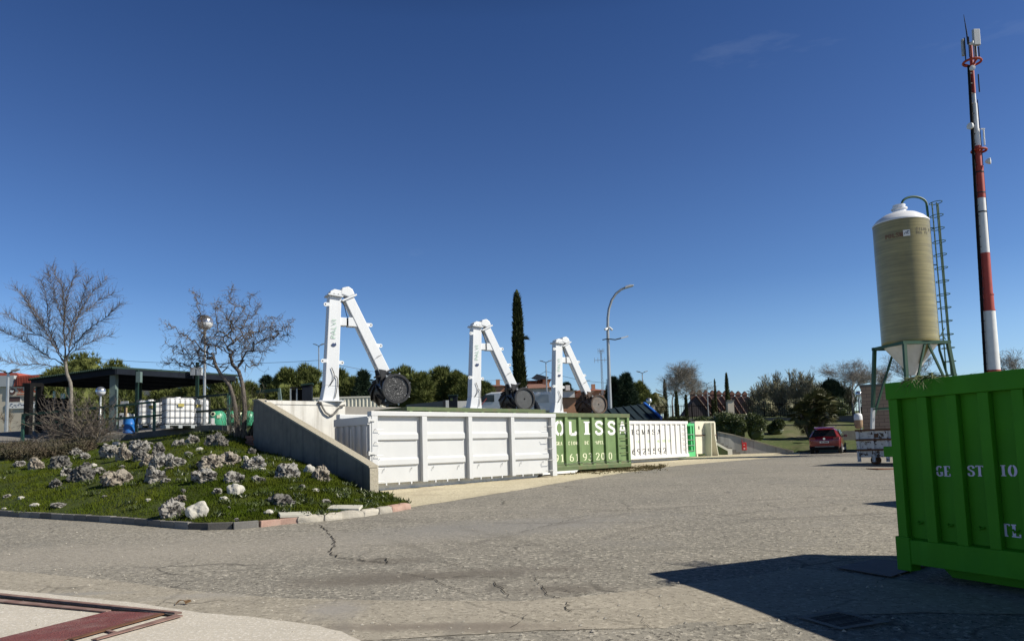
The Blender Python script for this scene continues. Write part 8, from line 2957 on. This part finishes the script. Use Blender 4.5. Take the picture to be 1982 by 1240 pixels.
def cypress(px, pyt, pyb, wpx, Y, label, seed=0, z0=None, n=5200, shade='cypress_leaf', pxt=None):
    c = at(px, pyb, Y)
    zb = (zt(Y) if z0 is None else z0) - 0.2
    h = at(px, pyt, Y).z - zb
    r = wpx * Y / F_ / 2
    t = thing('cypress_tree', label, 'tree', (c.x, Y, zb))
    MB().tube([(0, 0, -0.2), (0, 0, h * 0.7)], [r * 0.3, r * 0.1], 7).build('trunk', MT['bark_grey'], t)
    u = RNG.random(n)
    prof = lambda u_: r * np.interp(u_, [0, 0.04, 0.3, 0.6, 0.85, 0.95, 1.0], [0.6, 0.95, 1.0, 0.85, 0.6, 0.42, 0.1])
    a = RNG.random(n) * 6.283
    off = np.array([noise.noise((math.cos(x) * 1.5, math.sin(x) * 1.5, y * h * 0.9 + seed)) for x, y in zip(a, u)])
    rr_ = prof(u) * (0.88 + 0.22 * off) * (0.85 + 0.2 * RNG.random(n))
    pos = np.stack([np.cos(a) * rr_, np.sin(a) * rr_, u * h * 0.98], 1)
    d = np.stack([np.cos(a) * 0.45, np.sin(a) * 0.45, np.ones(n)], 1) + RNG.normal(size=(n, 3)) * 0.25
    core = [((0, 0, h * (0.05 + 0.09 * i)), (float(prof(0.05 + 0.09 * i)) * 0.86,) * 2 + (h * 0.075,)) for i in range(11)]
    cards('crown', pos, d, RNG.uniform(0.18, 0.42, n) * min(1.0, max(0.6, r * 2)), 0.10 * min(1.0, max(0.6, r * 2)), MT[shade], t, True, blobs(core))
    return t
t = cypress(1007, 566, 790, 25, 57, 'very tall narrow dark cypress between the second and third cranes', 1, n=9000)
p = at(1016, 655, 56.6)
q = np.array([[p.x - t.location.x, -0.3, p.z - t.location.z]])
cards('stray_branch', np.repeat(q, 60, 0) + RNG.normal(size=(60, 3)) * [0.10, 0.05, 0.05], np.tile([0.8, 0, 0.35], (60, 1)) + RNG.normal(size=(60, 3)) * 0.4, RNG.uniform(0.15, 0.4, 60), 0.07, MT['cypress_leaf'], t)
cypress(1410, 722, 800, 10, 84, 'tall far cypress rising behind the brick gate pillar', 2, 4.2, 1500)
cypress(1386, 734, 790, 6.5, 108, 'thin far cypress tip over the brown terrace', 3, 4.4, 900)
cypress(1289, 735, 800, 10, 100, 'pointed cypress inside the left bare tree', 4, 4.4, 1200)
cypress(1311, 757, 806, 9, 80, 'short dark cypress left of the gable of the brown terrace', 5, 3.9, 1000)
cypress(1329, 764, 806, 8, 80, 'short dark cypress in front of the gable of the brown terrace', 6, 3.9, 1000)
cypress(1381, 773, 806, 8, 82, 'small dark conifer in front of the brown terrace roofs', 7, 3.9, 900)
cypress(884, 716, 785, 7, 66, 'slim dark cypress tip among the pines above the booth', 8, None, 900)

def shrub(px, pyt, pyb, wpx, Y, label, m='bush_leaf', n=5200, z0=None, leaf=0.12, name='bush', group=None, lob=7):
    c = at(px, pyb, Y)
    zb = c.z if z0 is None else z0
    h = at(px, pyt, Y).z - zb
    w = wpx * Y / F_
    t = thing(name, label, 'bush', (c.x, Y, zb), 0, group)
    rng = random.Random(int(px))
    cores, P_, D_ = [], [], []
    for i in range(lob):
        a = rng.uniform(0, 6.28)
        rr_ = w / 2 * rng.uniform(0.1, 0.62)
        lr = min(w, h) * rng.uniform(0.26, 0.36)
        cen = np.array([math.cos(a) * rr_, math.sin(a) * rr_ * 0.7, h * rng.uniform(0.28, 0.70)])
        cores.append((tuple(cen), (lr * 0.85,) * 3))
        k = n // lob
        v = unit(k)
        P_.append(cen + v * lr * RNG.uniform(0.8, 1.12, (k, 1)))
        D_.append(v * 0.8 + RNG.normal(size=(k, 3)) * 0.5 + [0, 0, 0.5])
    cores.append(((0, 0, h * 0.3), (w * 0.34, w * 0.28, h * 0.3)))
    cards('foliage', np.concatenate(P_), np.concatenate(D_), RNG.uniform(0.6, 1.3, len(np.concatenate(P_))) * leaf, leaf * 0.45, MT[m], t, False, blobs(cores))
    MB().tube([(0, 0, -0.2), (0, 0, h * 0.5)], [0.06, 0.03], 6).build('stem', MT['bark_grey'], t)
    return t
shrub(1397, 790, 838, 44, 56.5, 'dark leafy bush just behind the compactor and ramp wall', z0=1.7)
shrub(1428, 795, 840, 40, 56.0, 'dark leafy bush in the middle of the row above the ramp wall', z0=1.6)
shrub(1464, 791, 841, 44, 55.8, 'rounded bush with glossy leaves at the right end of the row above the ramp wall', z0=1.55)
shrub(1362, 806, 836, 40, 58.0, 'low dark hedge bush behind the cream compactor', z0=2.2)
shrub(1318, 806, 830, 60, 60.0, 'low dark hedge behind the ECMASA container', z0=2.8)
shrub(1502, 811, 831, 36, 60.5, 'small round clipped bush left of the dwarf palm', z0=2.0, lob=5)
shrub(1275, 776, 802, 26, 78, 'olive coloured bush beside the far palm tree', 'willow_leaf', 2500, None, 0.16)
shrub(1625, 770, 806, 50, 74, 'dark scrub behind the fence left of the globe lamp', 'bush_leaf', 3000, None, 0.16)
shrub(1695, 760, 806, 60, 76, 'dark scrub behind the block building', 'bush_leaf', 2500, None, 0.16)
shrub(1480, 775, 806, 44, 84, 'grey green scrub behind the fence at the end of the terrace', 'willow_leaf', 3000, 4.0, 0.2)
shrub(1545, 770, 806, 70, 82, 'grey green scrub behind the dwarf palm', 'willow_leaf', 4000, 3.9, 0.2)

def fan_leaf(mb_v, mb_f, o, d, R_, rng, blades=11, m=None):
    """one fan: thin blades radiating round the direction d"""
    d = d.normalized()
    s = d.cross(Vector((rng.gauss(0, 0.3), rng.gauss(0, 0.3), 1))).normalized()
    for i in range(blades):
        a = R(-75 + 150 * i / (blades - 1))
        v = (d * math.cos(a) + s * math.sin(a) + Vector((0, 0, -0.12))).normalized()
        n = v.cross(d.cross(s)).normalized()
        L = R_ * (0.8 + 0.2 * math.cos(a))
        b = len(mb_v)
        w_ = R_ * 0.055
        mb_v += [o, o + v * L * 0.5 + n * w_, o + v * L - Vector((0, 0, 0.05)), o + v * L * 0.5 - n * w_]
        mb_f.append((b, b + 1, b + 2, b + 3))
def fan_palm(px, pyb, Y, crowns, label, z0):
    c = at(px, pyb, Y)
    t = thing('dwarf_palm', label, 'palm', (c.x, Y, z0))
    rng = random.Random(4)
    for (cx, cy, Rr) in crowns:
        q = at(cx, cy, Y) - Vector(t.location)
        q.y = rng.uniform(-0.8, 0.8)
        MB().tube([(q.x * 0.25, q.y * 0.3, -0.2), (q.x * 0.7, q.y * 0.7, q.z * 0.5), tuple(q)], [0.14, 0.13, 0.11], 7).build('trunk', MT['bark_grey'], t)
        V, F = [], []
        for i in range(54):
            v = Vector((rng.gauss(0, 1), rng.gauss(0, 1), rng.gauss(0.25, 0.75))).normalized()
            st = q + v * Rr * rng.uniform(0.35, 0.6)
            fan_leaf(V, F, st, v, Rr * rng.uniform(0.45, 0.6), rng)
        np_mesh('crown', np.array(V), np.array(F), MT['palm_leaf'], t)
    return t
fan_palm(1574, 850, 57.0, [(1584, 778, 1.35), (1566, 786, 1.2), (1548, 802, 1.15), (1592, 800, 1.1), (1562, 818, 1.05), (1585, 825, 0.95)], 'bushy dwarf fan palm with several trunks on the grass bank above the red car', 1.75)
def date_palm(px, pyb, pyc, Y, label, Rr, z0):
    c = at(px, pyb, Y)
    t = thing('date_palm', label, 'palm', (c.x, Y, z0))
    h = at(px, pyc, Y).z - z0
    MB().tube([(0, 0, -0.2), (0, 0, h)], [0.3, 0.22], 9).build('trunk', MT['bark_grey'], t)
    rng = random.Random(6)
    V, F = [], []
    for i in range(46):
        a = rng.uniform(0, 6.28)
        el = rng.uniform(-0.1, 1.25)
        d = Vector((math.cos(a) * math.cos(el), math.sin(a) * math.cos(el), math.sin(el)))
        p = Vector((0, 0, h))
        for s in range(12):
            q = p + d.normalized() * Rr / 12
            sd = d.cross(Vector((0, 0, 1))).normalized()
            for k in (-1, 1):
                b = len(V)
                l_ = Rr * 0.26 * math.sin(math.pi * (s + 1.5) / 14)
                tip = q + sd * k * l_ + Vector((0, 0, -l_ * 0.5)) + d * l_ * 0.4
                V += [p, q, tip]
                F.append((b, b + 1, b + 2))
            d = d + Vector((0, 0, -0.16))
            p = q
    np_mesh('crown', np.array(V), np.array(F), MT['palm_leaf'], t)
date_palm(1265, 808, 772, 76, 'feathery palm tree behind the lean-to roof and small globe lamp', 1.75, 3.6)

# ---- cut fronds on the near container, weeds on the apron, dead leaf
nrm7 = Vector((-dg.y, dg.x, 0))
def fronds(px, y_in, n, spread, label, seed, droop=0.25):
    xa = t7(px, 720)
    t = thing('cut_fronds', label, 'branches', tuple(o7 + dg * xa + nrm7 * y_in + Vector((0, 0, H7 + 0.01))), RZ7)
    rng = random.Random(seed)
    for i in range(n):
        a = rng.uniform(0, 6.28)
        d = Vector((math.cos(a) * 0.8, -abs(math.sin(a)) * 0.7 if i % 3 else math.sin(a) * 0.6, rng.uniform(0.0, 0.45))).normalized()
        p = Vector((rng.gauss(0, spread), rng.uniform(-0.05, 0.2), 0.0))
        V, F = [], []
        L = rng.uniform(0.22, 0.42)
        pts = [p.copy()]
        for s in range(8):
            q = p + d * L / 8
            if q.y > -0.02 and q.z < 0.012:
                q.z = 0.012
            sd = d.cross(Vector((rng.gauss(0, 0.4), rng.gauss(0, 0.4), 1))).normalized()
            for k in (-1, 1):
                b = len(V)
                l_ = rng.uniform(0.10, 0.2)
                tip = q + sd * k * l_ * 0.6 + d * l_ * 0.7 + Vector((0, 0, -l_ * 0.15))
                V += [p, p + d * 0.012 + Vector((0, 0, 0.004)), tip]
                F.append((b, b + 1, b + 2))
            d = (d + Vector((0, -0.03, -droop * 0.35))).normalized()
            p = q
            pts.append(p.copy())
        fr = np_mesh('frond', np.array(V), np.array(F), MT['frond_cut'], t)
        MB().tube(pts, 0.005, 4).build('stalk', MT['frond_cut'], fr)
fronds(1781, 0.08, 16, 0.07, 'drooping cut palm fronds hanging over the rim of the near green container', 3, 0.5)
fronds(1727, 0.9, 14, 0.2, 'dry cut fronds on the far left corner of the near green container', 5, 0.12)
P_, D_ = [], []
for _ in range(2600):
    u = RNG.random()
    px = 1085 + 200 * u
    py = np.interp(px, [1085, 1180, 1222, 1290], [914, 908, 908, 903]) + RNG.normal() * (1.6 + 1.6 * (RNG.random() < 0.3))
    if noise.noise((px * 0.09, py * 0.3, 3)) < -0.12:
        continue
    q = G(px, py)
    P_.append((q.x, q.y, q.z + 0.01))
P_ = np.array(P_)
P_ = np.repeat(P_, 4, 0) + RNG.normal(size=(len(P_) * 4, 3)) * [0.08, 0.08, 0.0]
D_ = RNG.normal(size=P_.shape)
D_[:, 2] = np.abs(D_[:, 2]) * 0.6 + 0.15
o = cards('weed_litter', P_, D_, RNG.uniform(0.04, 0.12, len(P_)), 0.035, MT['weed'], None, False)
stuff(o)
tag(o, 'weeds and dry plant litter along the foot of the OLISSA container', 'weeds')
q = G(354, 1171)
V, F = [], []
for i in range(9):
    a = -0.9 + 1.8 * i / 8
    V += [(0.05 * math.sin(a * 2) - 0.02, 0.03 * math.cos(a * 3), 0.02 + 0.02 * math.cos(a * 4)), (0.10 * math.sin(a), 0.05 * math.cos(a), 0.012 + 0.03 * abs(math.sin(a * 3)))]
F = [(2 * i, 2 * i + 1, 2 * i + 3, 2 * i + 2) for i in range(8)]
o = np_mesh('dead_leaf', np.array(V), np.array(F), MT['leaf_dry'])
o.location = (q.x, q.y, q.z + 0.012)
tag(o, 'curled brown dead leaf lying on the pale concrete', 'leaf')
# pebbles and crumbs on the asphalt
V, F = [], []
for _ in range(420):
    px, py = RNG.uniform(0, 1750), RNG.uniform(900, 1235)
    q = G(px, py)
    s = RNG.uniform(0.006, 0.018)
    b = len(V)
    for dx, dy, dz in ((-1, -1, 0), (1, -0.8, 0), (0.9, 1, 0), (-1, 0.8, 0), (0.1, 0, 1.1)):
        V.append((q.x + dx * s, q.y + dy * s, q.z + 0.006 + dz * s))
    F += [(b, b + 1, b + 4), (b + 1, b + 2, b + 4), (b + 2, b + 3, b + 4), (b + 3, b, b + 4)]
o = np_mesh('gravel', np.array(V), np.array(F), MT['kerb_pale'])
stuff(o)
tag(o, 'loose gravel crumbs scattered over the asphalt yard', 'gravel')
